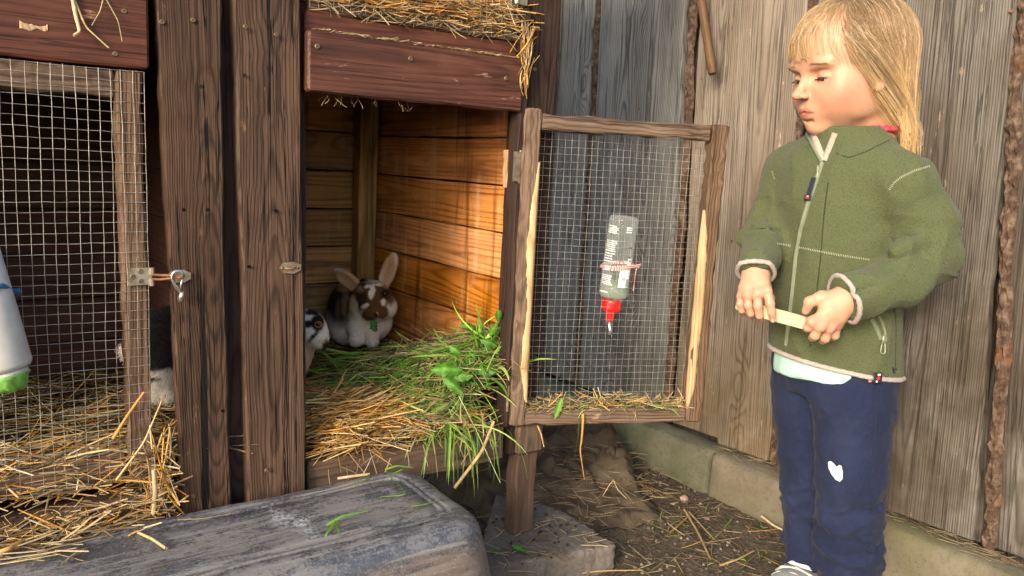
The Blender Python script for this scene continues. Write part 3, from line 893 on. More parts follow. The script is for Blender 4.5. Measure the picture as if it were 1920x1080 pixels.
# two cover boards between the cells (lean a little)
def lean(mat, xt0, xt1, xb0, xb1, z0, z1, yf, th, **k):
    hw = lambda t: ((xb1 - xb0) * (1 - t) + (xt1 - xt0) * t) / 2
    _seed[0] += 1; r = np.random.default_rng(_seed[0]); p = r.uniform(0, 6.28, 4)
    el = lambda t: -hw(t) + .0011 * (math.sin(8 * t + p[0]) + .6 * math.sin(23 * t + p[1]))
    er = lambda t: hw(t) + .0011 * (math.sin(7 * t + p[2]) + .6 * math.sin(19 * t + p[3]))
    return plank('board', hutch, mat, ((xb0 + xb1) / 2, yf + th / 2, z0), ((xt0 + xt1) / 2, yf + th / 2, z1), .1, th, FN, n=40, el=el, er=er, ch=.0025, **k)
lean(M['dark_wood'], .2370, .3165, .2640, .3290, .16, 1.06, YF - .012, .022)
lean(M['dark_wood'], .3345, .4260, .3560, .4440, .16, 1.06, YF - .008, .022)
lean(M['dark_wood2'], .300, .352, .318, .368, .16, 1.06, YF + .016, .018)       # batten in the gap
lean(M['dark_wood2'], .405, .442, .425, .4555, .16, 1.06, YF + .017, .030)      # door post
# corner post on the right, continues up; stub block and foot below
plank('post', hutch, M['dark_wood2'], (.868, YF + .032, .215), (.868, YF + .032, 1.45), .062, .062, FN, n=30)
plank('post', hutch, M['floor_wood'], (.8745, YF - .004, .218), (.8745, YF - .004, .2745), .056, .016, FN, n=4)
plank('leg', hutch, M['leg_wood'], (.8780, YF + .016, .053), (.8775, YF + .016, .2145), .046, .034, FN, n=8)
plank('leg', hutch, M['leg_wood'], (.860, 1.70, .0), (.860, 1.70, .214), .05, .05, FN, n=4)
plank('leg', hutch, M['leg_wood'], (-.36, 1.70, .0), (-.36, 1.70, .214), .05, .05, FN, n=4)
plank('leg', hutch, M['leg_wood'], (-.36, YF + .03, .0), (-.36, YF + .03, .214), .05, .05, FN, n=4)
# thin dark jamb seen between the opening and the open door
plank('jamb', hutch, M['dark_wood2'], (.8205, YF + .004, .275), (.8205, YF + .004, 1.0), .016, .03, FN, n=16)
# beams
plank('beam', hutch, M['red_wood'], (.437, YF - .006, .8745), (.812, YF - .006, .8745), .085, .020, FN, n=16, wob=.0006)
plank('beam', hutch, M['red_wood'], (.44, YF + .013, .930), (.812, YF + .013, .930), .030, .016, FN, n=12)
plank('beam', hutch, M['red_wood'], (-.42, YF - .004, .895), (.2305, YF - .004, .893), .105, .020, FN, n=16, wob=.0006)
plank('floor_beam', hutch, M['floor_wood'], (.452, YF + .022, .240), (.826, YF + .022, .240), .062, .032, FN, n=14)
plank('floor_beam', hutch, M['floor_wood'], (-.40, YF + .022, .240), (.33, YF + .022, .240), .062, .032, FN, n=14)
# inside of the right cell
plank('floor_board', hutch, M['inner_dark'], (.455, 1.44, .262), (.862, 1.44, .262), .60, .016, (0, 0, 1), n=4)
XW, YB = .858, 1.735
zs = [.27, .355, .442, .529, .6165, .704, .791, .878, .945]
for i in range(8):
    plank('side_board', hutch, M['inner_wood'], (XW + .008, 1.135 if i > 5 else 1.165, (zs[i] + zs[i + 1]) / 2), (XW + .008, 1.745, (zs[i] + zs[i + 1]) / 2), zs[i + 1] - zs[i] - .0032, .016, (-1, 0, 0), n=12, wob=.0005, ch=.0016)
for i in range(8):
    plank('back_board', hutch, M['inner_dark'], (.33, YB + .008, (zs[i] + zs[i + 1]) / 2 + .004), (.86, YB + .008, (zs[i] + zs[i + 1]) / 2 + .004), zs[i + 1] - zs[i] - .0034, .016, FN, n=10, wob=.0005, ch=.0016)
plank('corner_post', hutch, M['post_wood'], (.806, YB - .024, .27), (.806, YB - .024, .94), .022, .040, FN, n=16)
plank('corner_post', hutch, M['post_wood'], (.833, YB - .017, .27), (.833, YB - .017, .94), .024, .030, FN, n=16)
for i in range(8):                                                     # partition between the cells
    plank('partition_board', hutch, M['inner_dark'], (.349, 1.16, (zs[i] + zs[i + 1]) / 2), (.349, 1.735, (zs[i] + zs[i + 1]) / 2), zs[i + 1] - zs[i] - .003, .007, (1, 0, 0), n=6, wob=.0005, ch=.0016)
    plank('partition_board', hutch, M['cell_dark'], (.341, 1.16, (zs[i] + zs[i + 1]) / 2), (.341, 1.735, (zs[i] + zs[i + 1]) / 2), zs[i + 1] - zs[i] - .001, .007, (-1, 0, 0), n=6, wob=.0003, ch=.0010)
# upper floor and roof
for i in range(5):
    y0 = 1.135 + i * .124
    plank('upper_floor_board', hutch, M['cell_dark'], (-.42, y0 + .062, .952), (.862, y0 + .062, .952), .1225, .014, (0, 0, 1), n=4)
for i in range(6):
    y0 = 1.02 + i * .14
    plank('roof_board', hutch, M['dark_wood2'], (-.5, y0 + .07, 1.47 + .0 * i), (.95, y0 + .07, 1.47), .138, .02, (0, 0, 1), n=4)
# left cell shell
for i in range(8):
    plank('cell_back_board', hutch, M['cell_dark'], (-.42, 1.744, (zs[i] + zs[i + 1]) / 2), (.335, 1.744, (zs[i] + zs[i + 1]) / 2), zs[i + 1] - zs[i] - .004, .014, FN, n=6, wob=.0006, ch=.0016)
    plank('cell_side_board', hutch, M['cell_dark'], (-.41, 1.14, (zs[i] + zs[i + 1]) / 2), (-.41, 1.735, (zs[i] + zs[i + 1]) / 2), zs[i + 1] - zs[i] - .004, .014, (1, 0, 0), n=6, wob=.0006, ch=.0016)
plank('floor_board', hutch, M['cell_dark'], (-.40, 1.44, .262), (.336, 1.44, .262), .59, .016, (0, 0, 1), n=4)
# upper cells: back, side
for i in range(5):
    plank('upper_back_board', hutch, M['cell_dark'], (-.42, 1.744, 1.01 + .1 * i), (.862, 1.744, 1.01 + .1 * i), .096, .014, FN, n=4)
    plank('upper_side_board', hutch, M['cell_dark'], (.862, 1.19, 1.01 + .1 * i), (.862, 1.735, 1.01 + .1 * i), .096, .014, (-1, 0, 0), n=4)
for i in range(2):                                                     # outer cladding
    plank('cladding', hutch, M['dark_wood2'], (.884, 1.19, .42 + .36 * i + .0), (.884, 1.756, .42 + .36 * i), .3599, .012, (1, 0, 0), n=4)
    plank('cladding', hutch, M['dark_wood2'], (-.43, 1.762, .42 + .36 * i), (.892, 1.763, .42 + .36 * i), .3599, .012, FN, n=4)
    plank('cladding', hutch, M['dark_wood2'], (-.428, 1.15, .42 + .36 * i), (-.428, 1.75, .42 + .36 * i), .358, .012, FN if 0 else (1, 0, 0), n=4)
    plank('cladding', hutch, M['dark_wood2'], (-.43, 1.762, 1.1 + .3 * i), (.87, 1.762, 1.1 + .3 * i), .298, .012, FN, n=4)
# small pale block and terracotta chip by the hinge
plank('batten', hutch, M['bare_wood'], tuple(ony(953, 352, YF + .022)), tuple(ony(955, 281, YF + .022)), .016, .012, FN, n=4, wob=.0004, ch=.001)
plank('batten', hutch, M['leg_wood'], tuple(ony(946, 686, YF + .012)), tuple(ony(947, 622, YF + .012)), .010, .008, FN, n=4, wob=.0004, ch=.001)
plank('bare_chip', hutch, M['bare_wood'], tuple(ony(36, 47, YF - .0135)), tuple(ony(90, 55, YF - .0135)), .006, .0016, FN, n=12, wob=.0014, ch=.0006)
# screws
def screw(u, v, y=None, x=None, parent=hutch, r=.0033, nrm_=(0, -1, 0), mat='screw'):
    p = ony(u, v, y) if y is not None else onx(u, v, x)
    n_ = nrm(nrm_); a = nrm(np.cross(n_, (.3, .2, .9))); b = np.cross(n_, a)
    mb = MB(); mb.lathe(frame(p - n_ * .001, a, b, n_), [(r, 0), (r, .0015), (r * .8, .0024), (r * .35, .0024), (r * .28, .0015)], 10)
    return mb.build('screw', M[mat], parent, False)
for (u, v) in [(304, 41), (362, 38), (460, 50), (518, 65), (216, 101), (233, 21)]: screw(u, v, YF - .0135)
for (u, v) in [(595, 87), (770, 110), (949, 147)]: screw(u, v, YF - .0165, r=.004)
screw(1003, 130, YF + .0005, r=.0035)
screw(500, 1010 - 128, YF - .0135); screw(363, 930, YF - .0135)
for (u, v) in [(344, 393), (389, 393), (377, 162), (417, 770), (459, 141), (467, 500), (517, 395)]:      # old nail holes: dark pins
    screw(u, v, YF - .0115, r=.0025, mat='eye_dark')

# ------------------------------------------------------------------ mesh doors
def wire_grid(w, h, pitch, r=.0005, seed=0):
    """welded wire in local x,z from 0..w, 0..h, in the plane y = 0"""
    rg = np.random.default_rng(seed)
    nx, nz = int(round(w / pitch)), int(round(h / pitch)); K = 24
    Ps = []
    for i in range(nx + 1):
        t = np.linspace(0, 1, K); x = i * w / nx
        ph = rg.uniform(0, 6.28, 3)
        P = np.stack([x + .0009 * np.sin(t * 5 + ph[0] * .4 + i * .35) + .0003 * rg.normal(size=K), .0014 * np.sin(t * 7 + i * .25) + .0004 * rg.normal(size=K), t * h], 1); Ps.append(P)
    for j in range(nz + 1):
        t = np.linspace(0, 1, K); z = j * h / nz
        P = np.stack([t * w, .0009 + .0014 * np.sin(z / h * 7 + t * w / pitch * .25) + .0003 * rg.normal(size=K), z + .0009 * np.sin(t * 6 + j * .3) + .0003 * rg.normal(size=K)], 1); Ps.append(P)
    P = np.array(Ps)
    return tubes_np(P, np.full(P.shape[:2], r), 4)
# left door, closed
ldoor = empty('mesh_door', (-.147, YF, .31), hutch)
LD = dict(x0=-.150, x1=.2245, z0=.306, z1=.838)
def dpl(nm_, a, b, w, th=.024, mat='frame_wood', par=None, face=FN, n=14, **k):
    return plank(nm_, par, M[mat], a, b, w, th, face, n=n, **k)
yl = YF + .003
dpl('stile', (LD['x1'] - .015, yl, LD['z0']), (LD['x1'] - .017, yl, LD['z1']), .030, par=ldoor, n=24, rough=.001)
dpl('stile', (LD['x0'] + .015, yl, LD['z0']), (LD['x0'] + .015, yl, LD['z1']), .030, par=ldoor)
dpl('rail', (LD['x0'] + .0305, yl + .001, LD['z1'] - .020), (LD['x1'] - .033, yl + .001, LD['z1'] - .018), .032, par=ldoor, rough=.001)
dpl('rail', (LD['x0'] + .0305, yl + .001, LD['z0'] + .016), (LD['x1'] - .031, yl + .001, LD['z0'] + .016), .032, par=ldoor)
V, F = wire_grid(LD['x1'] - LD['x0'] - .002, LD['z1'] - LD['z0'] - .002, .0127, .00042, 1)
V = V + np.array([LD['x0'] + .001, YF - .0115, LD['z0'] + .001])
wo_ = obj('wire_mesh', mesh_np('wire_mesh', V, F, M['wire']), ldoor); wo_['kind'] = 'stuff'
# right door, open
DH = np.array([.8235, YF - .006, 0.0]); DD = nrm(np.array([.335, -.155, 0])); DN = nrm(np.array([-DD[1] * -1, -DD[0], 0]))
DN = np.array([DD[1], -DD[0], 0])        # toward the viewer
DW, DZ0, DZ1 = .368, .2805, .832
rdoor = empty('mesh_door', tuple(DH + UP * DZ0), hutch)
rdoor['label'] = 'open mesh door swung out to the right with chewed pale edges'
def dp(s, o, z): return DH + DD * s + DN * o + UP * z
dpl('stile', dp(.014, 0, DZ0), dp(.014, 0, DZ1 + .008), .028, .030, par=rdoor, face=DN, n=30, rough=.0012)
dpl('stile', dp(DW - .015, 0, DZ0 + .002), dp(DW - .013, 0, DZ1), .030, .030, par=rdoor, face=DN, n=30, rough=.0012)
dpl('rail', dp(.0285, -.001, DZ1 - .014), dp(DW - .029, -.001, DZ1 - .015), .026, .026, par=rdoor, face=DN, rough=.0012)
dpl('rail', dp(.0285, -.001, DZ0 + .015), dp(DW - .0305, -.001, DZ0 + .015), .028, .028, par=rdoor, face=DN, rough=.0012)
V, F = wire_grid(DW - .012, DZ1 - DZ0 - .010, .0122, .00038, 2)
V = np.stack([DH + DD * (.006 + p[0]) + DN * (-.0175 + p[1]) + UP * (DZ0 + .005 + p[2]) for p in V])
wo_ = obj('wire_mesh', mesh_np('wire_mesh', V, F, M['wire']), rdoor); wo_['kind'] = 'stuff'
def chewed(s_c, sgn, z0, z1, wmax, seed, o_front=.0152):
    """pale gnawed bevel along a stile: a thin wavy wedge on the front face and the inner edge"""
    n = 110
    V = []; F = []
    for i in range(n + 1):
        t = i / n; z = z0 + (z1 - z0) * t
        env = min(1, t * 7) ** .6 * min(1, (1 - t) * 5) ** .7
        nz_ = mnoise.noise((seed, z * 9, 0)); nz2 = mnoise.noise((seed, z * 45, 4)); nz3 = mnoise.noise((seed, z * 150, 7))
        w = max(.0004, wmax * env * (.72 + .35 * nz_ +   .14 * nz2 + .07 * nz3))
        d = .009 * env * (.7 + .4 * mnoise.noise((seed, z * 30, 9))) + .0006
        e = s_c + sgn * .0018
        V += [dp(e - sgn * w - sgn * .002, o_front - .0008, z), dp(e - sgn * w, o_front + .0012, z), dp(e - sgn * w * .35, o_front + .0006, z), dp(e + sgn * .0006, o_front - d * .45, z), dp(e + sgn * .0004, o_front - d - .004, z)]
    k = 5
    for i in range(n):
        for j in range(k - 1): F.append((i * k + j, i * k + j + 1, (i + 1) * k + j + 1, (i + 1) * k + j))
    me = bpy.data.meshes.new('chewed_edge'); me.from_pydata([tuple(p) for p in V], [], F); me.materials.append(M['bare_wood'])
    c0 = dp(s_c, o_front, (z0 + z1) / 2)
    Mx = frame(c0, DD, DN, UP); me.transform(Mx.inverted())
    for p in me.polygons: p.use_smooth = True
    o = obj('chewed_edge', me, rdoor, Mx); o['label'] = 'pale bare wood where the stile has been gnawed'
    return o
chewed(.028, 1, DZ0 + .045, DZ0 + .47, .016, 3)
chewed(DW - .030, -1, DZ0 + .03, DZ0 + .40, .017, 4)
# hinge: two leaves and a barrel, at the left stile
hb = MB()
for (zc) in (ony(970, 312, YF)[2],):
    hb.tube([dp(-.004, .004, zc - .028), dp(-.004, .004, zc + .028)], .0034, 10)
    for q in range(5): hb.tube([dp(-.004, .004, zc - .027 + q * .0112), dp(-.004, .004, zc - .0245 + q * .0112 + .0065)], .0041, 10)
    hb.box(dp(.004, .0165 - .011, zc), (.012, .0016, .05), np.stack([DD, DN, UP], 1))
    hb.box((.8105, YF - .0125, zc), (.016, .0016, .05))
hb.build('hinge', M['zinc'], rdoor)
hb = MB(); zc = .33
hb.tube([dp(-.004, .004, zc - .024), dp(-.004, .004, zc + .024)], .0036, 10)
hb.build('hinge', M['zinc'], rdoor)
# upper right door (only its lower part shows), packed with straw
udoor = empty('mesh_door', (.45, YF, .95), hutch)
dpl('rail', (.4455, YF + .016, .955), (.812, YF + .016, .955), .018, .020, par=udoor)
dpl('stile', (.455, YF + .016, .968), (.455, YF + .016, 1.40), .022, .020, par=udoor)
dpl('stile', (.802, YF + .016, .968), (.802, YF + .016, 1.40), .022, .020, par=udoor)
V, F = wire_grid(.362, .44, .0127, .0004, 3)
V = V + np.array([.446, YF + .0035, .950])
wo_ = obj('wire_mesh', mesh_np('wire_mesh', V, F, M['wire']), udoor); wo_['kind'] = 'stuff'
hb = MB(); hp_ = ony(978, 2, YF - .002); hb.box(hp_, (.022, .003, .012)); hb.tube([hp_ + np.array([-.012, -.003, -.006]), hp_ + np.array([-.012, -.003, .02])], .004, 8); hb.build('hinge', M['zinc'], udoor)

# latch on the left door: plate, hasp, staple plate on the board
latch = empty('latch', tuple(ony(290, 518, YF - .015)), hutch)
lb = MB(); yq = YF - .0135
a0, a1 = ony(238, 503, yq), ony(286, 534, yq)
lb.box((a0 + a1) / 2, (a1[0] - a0[0], .0018, abs(a0[2] - a1[2])), bev=.0006)
for vv in (508, 529):
    q = ony(284, vv, yq); lb.tube([q + np.array([0, -.002, -.0045]), q + np.array([0, -.002, .0045])], .0032, 8)
lb.build('plate', M['zinc'], latch)
for (u, v) in [(263, 509), (249, 519), (264, 527)]: screw(u, v, yq - .0014, parent=latch, r=.0034)
lb = MB()
for vv, dz in ((515, 0), (523, 0)):
    lb.tube([ony(284, vv, yq - .003), ony(300, vv + 1, yq - .005), ony(325, 519 + (vv - 519) * .6, yq - .010), ony(343, 518, yq - .011)], .0018, 8)
lb.build('hasp', M['rust'], latch)
lb = MB(); c = ony(334, 518, YF - .0138)
pts = [(-.016, 0), (-.007, .0085), (.007, .0085), (.016, .004), (.016, -.004), (.007, -.0085), (-.007, -.0085)]
V = [(c[0] + x, c[1], c[2] + z) for x, z in pts] + [(c[0] + x, c[1] - .0016, c[2] + z) for x, z in pts]
n7 = len(pts); lb.raw(V, [tuple(range(n7))[::-1]] + [tuple(range(n7, 2 * n7))] + [(i, (i + 1) % n7, n7 + (i + 1) % n7, n7 + i) for i in range(n7)])
lb.build('staple_plate', M['zinc'], latch)
lb = MB(); st = [c + np.array([.006 * math.cos(a), -.0016 - .011 * math.sin(a), 0]) for a in np.linspace(0, math.pi, 9)]
lb.tube(st, .0016, 8); lb.build('staple', M['rust'], latch, True)
# carabiner hanging in the staple
cb = MB(); top = ony(337, 512, YF - .0245)
P0 = lambda u, v, o=0: ony(u, v, YF - .0245 - o)
loop = [P0(323, 519, .001), P0(325, 513, .001), P0(332, 509, .001), P0(340, 511, .0), P0(345, 518, -.001)]
cb.tube([P0(341, 548), P0(335, 546), P0(327, 533), P0(322, 522), P0(323, 514), P0(329, 508.5), P0(337, 508), P0(342, 512), P0(343, 517)], .0021, 10)
cb.build('carabiner', M['steel'], None, True)
car = bpy.data.objects['carabiner']; tag(car, 'small steel carabiner hooked through the left door latch', 'carabiner')
cb = MB(); cb.tube([P0(343, 519), P0(340, 532), P0(338, 546)], [.0014, .0016, .0018], 8); cb.build('gate', M['steel'], car, True)
cb = MB(); cb.tube([P0(343, 546), P0(341, 552), P0(337, 566 - 2), P0(335, 564)], [.002, .0036, .0042, .002], 10); cb.build('nut', M['steel'], car, True)
# swivel plate on the second board
tl = empty('turn_catch', tuple(ony(543, 502, YF - .010)), hutch)
lb = MB(); c = ony(543, 502, YF - .0095)
pts = [(-.016, .0), (-.010, .0075), (.006, .0085), (.0165, .004), (.0165, -.004), (.006, -.0085), (-.010, -.0075)]
V = [(c[0] + x, c[1], c[2] + z) for x, z in pts] + [(c[0] + x, c[1] - .0016, c[2] + z) for x, z in pts]
lb.raw(V, [tuple(range(n7))[::-1]] + [tuple(range(n7, 2 * n7))] + [(i, (i + 1) % n7, n7 + (i + 1) % n7, n7 + i) for i in range(n7)])
lb.build('plate', M['zinc'], tl)
lb = MB(); lb.tube([c + np.array([.008 * math.cos(a), -.0016 - .006 * math.sin(a), 0]) for a in np.linspace(0, math.pi, 9)], .0017, 8); lb.build('staple', M['rust'], tl, True)
for dx in (-.0115, .0125):
    mb = MB(); mb.lathe(frame(c + np.array([dx, -.0015, 0]), (1, 0, 0), (0, 0, 1), (0, -1, 0)), [(.0024, 0), (.0024, .001), (.0015, .0015)], 8); mb.build('screw', M['screw'], tl)

# ------------------------------------------------------------------ slab, stone, burlap, tub
def slab():
    c = [onz(1158, 1022, .052), onz(1052, 955, .052), onz(930, 925, .052), onz(888, 1068, .052)]
    c = [p[:2] for p in c]
    f = Field([.66, .90, -.03], [1.08, 1.30, .075], .0045)
    cx = sum(c) / 4
    def fn(X, Y, Z):
        d = np.maximum(Z - .052, -.02 - Z)
        for i in range(4):
            p, q = c[i], c[(i + 1) % 4]
            e = q - p; n_ = nrm([e[1], -e[0]])
            if n_ @ (cx - p) > 0: n_ = -n_
            d = np.maximum(d, (X - p[0]) * n_[0] + (Y - p[1]) * n_[1] - .0 + 0 * Z)
        return d + .0
    f.put(fn, [-9] * 3, [9] * 3)
    V, Q = f.mesh(); V = relax(V, Q, 3)
    N_ = vnormals(V, Q)
    V = V + N_ * (.0024 * vnoise(V, 20, 5) + .0020 * vnoise(V, 60, 6) + .0012 * vnoise(V, 130, 7, 1) - .0035 * np.clip(vnoise(V, 34, 8) - .45, 0, 1))[:, None]
    return tag(obj('paving_slab', mesh_np('paving_slab', V, Q, M['slab'])), 'rough concrete slab under the front post of the hutch', 'paving slab')
slab()
def burlap():
    # crumpled sack lying from under the hutch to the kerb
    n, k = 110, 80
    U, W = np.meshgrid(np.linspace(0, 1, n), np.linspace(0, 1, k), indexing='ij')
    A, B, C_, D = onz(1000, 850, .06)[:2], onz(1225, 880, .05)[:2], onz(1205, 1000, .005)[:2], onz(1000, 960, .02)[:2]
    A = np.array([.90, 1.60]); B = np.array([1.415, 1.50]); C_ = np.array([1.235, 1.085]); D = np.array([.90, 1.16])
    XY = (A * ((1 - U) * (1 - W))[..., None] + B * (U * (1 - W))[..., None] + C_ * (U * W)[..., None] + D * ((1 - U) * W)[..., None])
    P = np.concatenate([XY, np.zeros((n, k, 1))], -1).reshape(-1, 3)
    e = .035 * vnoise(P, 3.1, 21)
    P[:, 0] += .030 * vnoise(P, 3.5, 22) * 1; P[:, 1] += e
    w = W.ravel(); u = U.ravel()
    f1 = 1 - np.abs(vnoise(P * [1, 1.6, 1], 3.2, 23)); f2 = 1 - np.abs(vnoise(P, 7.5, 24)); f3 = vnoise(P, 24, 25)
    body = np.clip(1 - ((w - .25) / .55) ** 2, 0, 1) * np.clip(u * 6, 0, 1) * np.clip((1 - u) * 9, 0, 1)
    z = .012 + .062 * body * (.45 + .75 * f1 ** 3) + .032 * f2 ** 3 * (.35 + body) + .0045 * f3
    edge = np.minimum(np.minimum(w, 1 - w), np.minimum(u, 1 - u))
    z *= np.clip(edge * 14, .15, 1)
    P[:, 2] = z + ground_z(P[:, 0], P[:, 1])
    P[:, 0] += .012 * f1; P[:, 0] = np.minimum(P[:, 0], 1.43)
    idx = np.arange(n * k).reshape(n, k)
    F = np.stack([idx[:-1, :-1], idx[:-1, 1:], idx[1:, 1:], idx[1:, :-1]], -1).reshape(-1, 4)
    o = obj('burlap_sack', mesh_np('burlap_sack', P, F, M['burlap']))
    so = o.modifiers.new('thick', 'SOLIDIFY'); so.thickness = .003; so.offset = 1
    return tag(o, 'crumpled brown burlap sack on the ground against the kerb', 'sack')
burlap()
def tub():
    # overturned mortar tub: superellipse rings from the rim on the ground up to the base
    ztop = .252
    xr, xl, yb, yf = .612, -.62, 1.095, .868
    rings = []
    def ring(off, z, rad, dz=None):
        pts = []
        x0, x1, y0, y1 = xl - off, xr + off, yf - off, yb + off
        for (cx, cy, a0) in ((x1 - rad, y1 - rad, 0), (x0 + rad, y1 - rad, 90), (x0 + rad, y0 + rad, 180), (x1 - rad, y0 + rad, 270)):
            for q in range(9):
                a = math.radians(a0 + q * 90 / 8)
                pts.append((cx + rad * math.cos(a), cy + rad * math.sin(a), z))
        # fill long straight sides
        out = []
        for i in range(len(pts)):
            p, q = np.array(pts[i]), np.array(pts[(i + 1) % len(pts)])
            m_ = max(1, int(np.linalg.norm(q - p) / .02)) if i % 9 == 8 else 1
            m_ = {8: 56, 17: 8, 26: 56, 35: 8}.get(i, 1)
            for t in range(m_): out.append(p + (q - p) * t / m_)
        return out
    prof = []
    for (off, z, rad) in [(.052, .004, .075), (.050, .03, .075), (.034, .12, .07), (.020, .19, .062)]: prof.append((off, z, rad))
    R = .034
    for a in np.linspace(8, 90, 8):
        a = math.radians(a); prof.append((.012 - R * (1 - math.cos(a)) , .217 + R * math.sin(a), .058 - R * (1 - math.cos(a)) * .6))
    prof += [(-.030, ztop, .03), (-.033, ztop - .0026, .028), (-.036, ztop, .026), (-.041, ztop, .025), (-.044, ztop - .0026, .024), (-.047, ztop, .022), (-.07, ztop - .0015, .02), (-.10, ztop - .003, .01)]
    V = []; n = None
    for (off, z, rad) in prof:
        r_ = ring(off, z, rad); n = len(r_); V += r_
    V = np.array(V)
    F = []
    for i in range(len(prof) - 1):
        for k in range(n):
            k2 = (k + 1) % n; F.append((i * n + k, i * n + k2, (i + 1) * n + k2, (i + 1) * n + k))
    d = .0022 * vnoise(V, 4.5, 31) + .0012 * vnoise(V, 13, 32)
    V[:, 2] += d * np.clip(V[:, 2] / .1, 0, 1); V[:, 1] += .6 * d
    me = bpy.data.meshes.new('plastic_tub')
    base = (len(prof) - 1) * n
    me.from_pydata([tuple(p) for p in V], [], F + [tuple(base + k for k in range(n))])
    me.materials.append(M['tub'])
    for p in me.polygons: p.use_smooth = True
    return tag(obj('plastic_tub', me), 'overturned dusty black plastic tub in front of the hutch', 'tub')
TUB = tub()
# ------------------------------------------------------------------ straw, hay, grass
STRAW = np.array([(.66, .36, .08), (.74, .48, .15), (.78, .58, .27), (.58, .25, .045), (.46, .26, .09), (.72, .52, .24), (.32, .17, .055), (.74, .37, .07)])
PALE = np.array([(.62, .48, .27), (.55, .42, .24), (.48, .36, .20), (.66, .55, .34), (.40, .28, .15), (.34, .24, .14), (.28, .19, .10)])
HAY = np.array([(.20, .19, .075), (.28, .24, .10), (.16, .19, .06), (.34, .28, .13), (.12, .13, .05)])
GREEN = np.array([(.13, .33, .035), (.20, .44, .05), (.085, .21, .03), (.28, .54, .07), (.18, .30, .06), (.40, .54, .14), (.12, .26, .055)])
def straws(C, D, L, R, pal, bend=.12, k=5, kink=.3, sides=3, dark=None):
    n = len(C); C = np.asarray(C, float); D = np.asarray(D, float)
    D = D / (np.linalg.norm(D, axis=1, keepdims=True) + 1e-9)
    t = np.linspace(-.5, .5, k)[None, :, None]
    S = np.cross(D, rng.normal(size=(n, 3))); S /= np.linalg.norm(S, axis=1, keepdims=True) + 1e-9
    b = rng.normal(size=(n, 1, 1)) * bend
    P = C[:, None] + D[:, None] * t * L[:, None, None] + S[:, None] * ((t * t - .08) * b * L[:, None, None])
    kk = (rng.random((n, 1, 1)) < kink) * rng.normal(size=(n, 1, 1)) * .35
    P = P + S[:, None] * np.maximum(t - rng.uniform(-.2, .3, (n, 1, 1)), 0) * kk * L[:, None, None]
    Rr = R[:, None] * np.array([.8] + [1.0] * (k - 2) + [.65])[None]
    V, F = tubes_np(P, Rr, sides)
    c = pal[rng.integers(0, len(pal), n)] * rng.uniform(.7, 1.12, (n, 1))
    c = np.repeat(c, k * sides, axis=0)
    return V, F, c
def blades(B, D, L, W, pal, droop=.5, k=7, side=None, taper=True):
    """grass blades from base B, first along D, bending down"""
    n = len(B); D = D / (np.linalg.norm(D, axis=1, keepdims=True) + 1e-9)
    P = np.zeros((n, k, 3)); P[:, 0] = B; d = D.copy(); sw = rng.normal(size=(n, 3)) * .18
    dr = (droop * rng.uniform(.3, 1.5, n))[:, None]
    for i in range(1, k):
        d = d + np.array([0, 0, -1.0]) * dr / k * 1.6 + sw / k * 2.2
        d /= np.linalg.norm(d, axis=1, keepdims=True)
        P[:, i] = P[:, i - 1] + d * (L / (k - 1))[:, None]
    w = W[:, None] * (np.sin(np.linspace(.25, 1, k) * math.pi * .98) ** .6 if taper else np.ones(k))[None]
    V, F = ribbons_np(P, w)
    c = pal[rng.integers(0, len(pal), n)] * rng.uniform(.7, 1.15, (n, 1))
    c = np.repeat(c, k * 2, axis=0)
    return V, F, c
def join(*sets):
    V = []; F = []; Cc = []; b = 0
    for (v, f, c) in sets:
        V.append(v); F.append(f + b); Cc.append(c); b += len(v)
    return np.concatenate(V), np.concatenate(F), np.concatenate(Cc)
def mound(fx, x0, x1, y0, y1, n, k, colr, jit=.004):
    X, Y = np.meshgrid(np.linspace(x0, x1, n), np.linspace(y0, y1, k), indexing='ij')
    Z = fx(X, Y)
    P = np.stack([X, Y, Z], -1).reshape(-1, 3)
    P[:, 2] += jit * vnoise(P, 30, 3)
    i = np.arange(n * k).reshape(n, k)
    F = np.stack([i[:-1, :-1], i[1:, :-1], i[1:, 1:], i[:-1, 1:]], -1).reshape(-1, 4)
    c = np.tile(np.array(colr)[None], (len(P), 1)) * rng.uniform(.6, 1.2, (len(P), 1))
    return P, F, c
U = rng.uniform
def sm_(x, a, b):
    t = np.clip((x - a) / (b - a), 0, 1); return t * t * (3 - 2 * t)
def lvl(n, main=None, spread=3.2, tilt=.16):
    a = U(0, 6.28, n) if main is None else main + rng.normal(size=n) * spread
    return np.stack([np.cos(a), np.sin(a), rng.normal(size=n) * tilt], 1)

# bedding of the right cell --------------------------------------------------
def bed(x, y):
    f = .285 + .035 * np.exp(-((x - .55) / .13) ** 2 - ((y - 1.22) / .09) ** 2) + .03 * np.clip((y - 1.3) / .4, 0, 1)
    return f * np.ones_like(x)
def heap(x, y):
    a = np.exp(-((x - .80) / .085) ** 2 - ((y - 1.21) / .13) ** 2) * .10
    b = np.exp(-((x - .71) / .11) ** 2 - ((y - 1.36) / .14) ** 2) * .066
    c = np.exp(-((x - .84) / .05) ** 2 - ((y - 1.16) / .07) ** 2) * .05
    return .288 + a + b + c
sets = [mound(bed, .459, .855, 1.150, 1.732, 50, 60, (.10, .055, .018))]
n = 2300; x = U(.47, .74, n); y = U(1.135, 1.42, n); w = U(0, 1, n)
sets.append(straws(np.stack([x, y, bed(x, y) + U(-.006, .020, n)], 1), lvl(n, .15, .55, .14), U(.04, .15, n), U(.0007, .0019, n), STRAW))
n = 900; x = U(.47, .83, n); y = U(1.36, 1.72, n)
sets.append(straws(np.stack([x, y, bed(x, y) + U(-.004, .014, n)], 1), lvl(n, .0, .9, .10), U(.04, .12, n), U(.0006, .0014, n), np.concatenate([STRAW[[3, 6, 4]] * .6, HAY])))
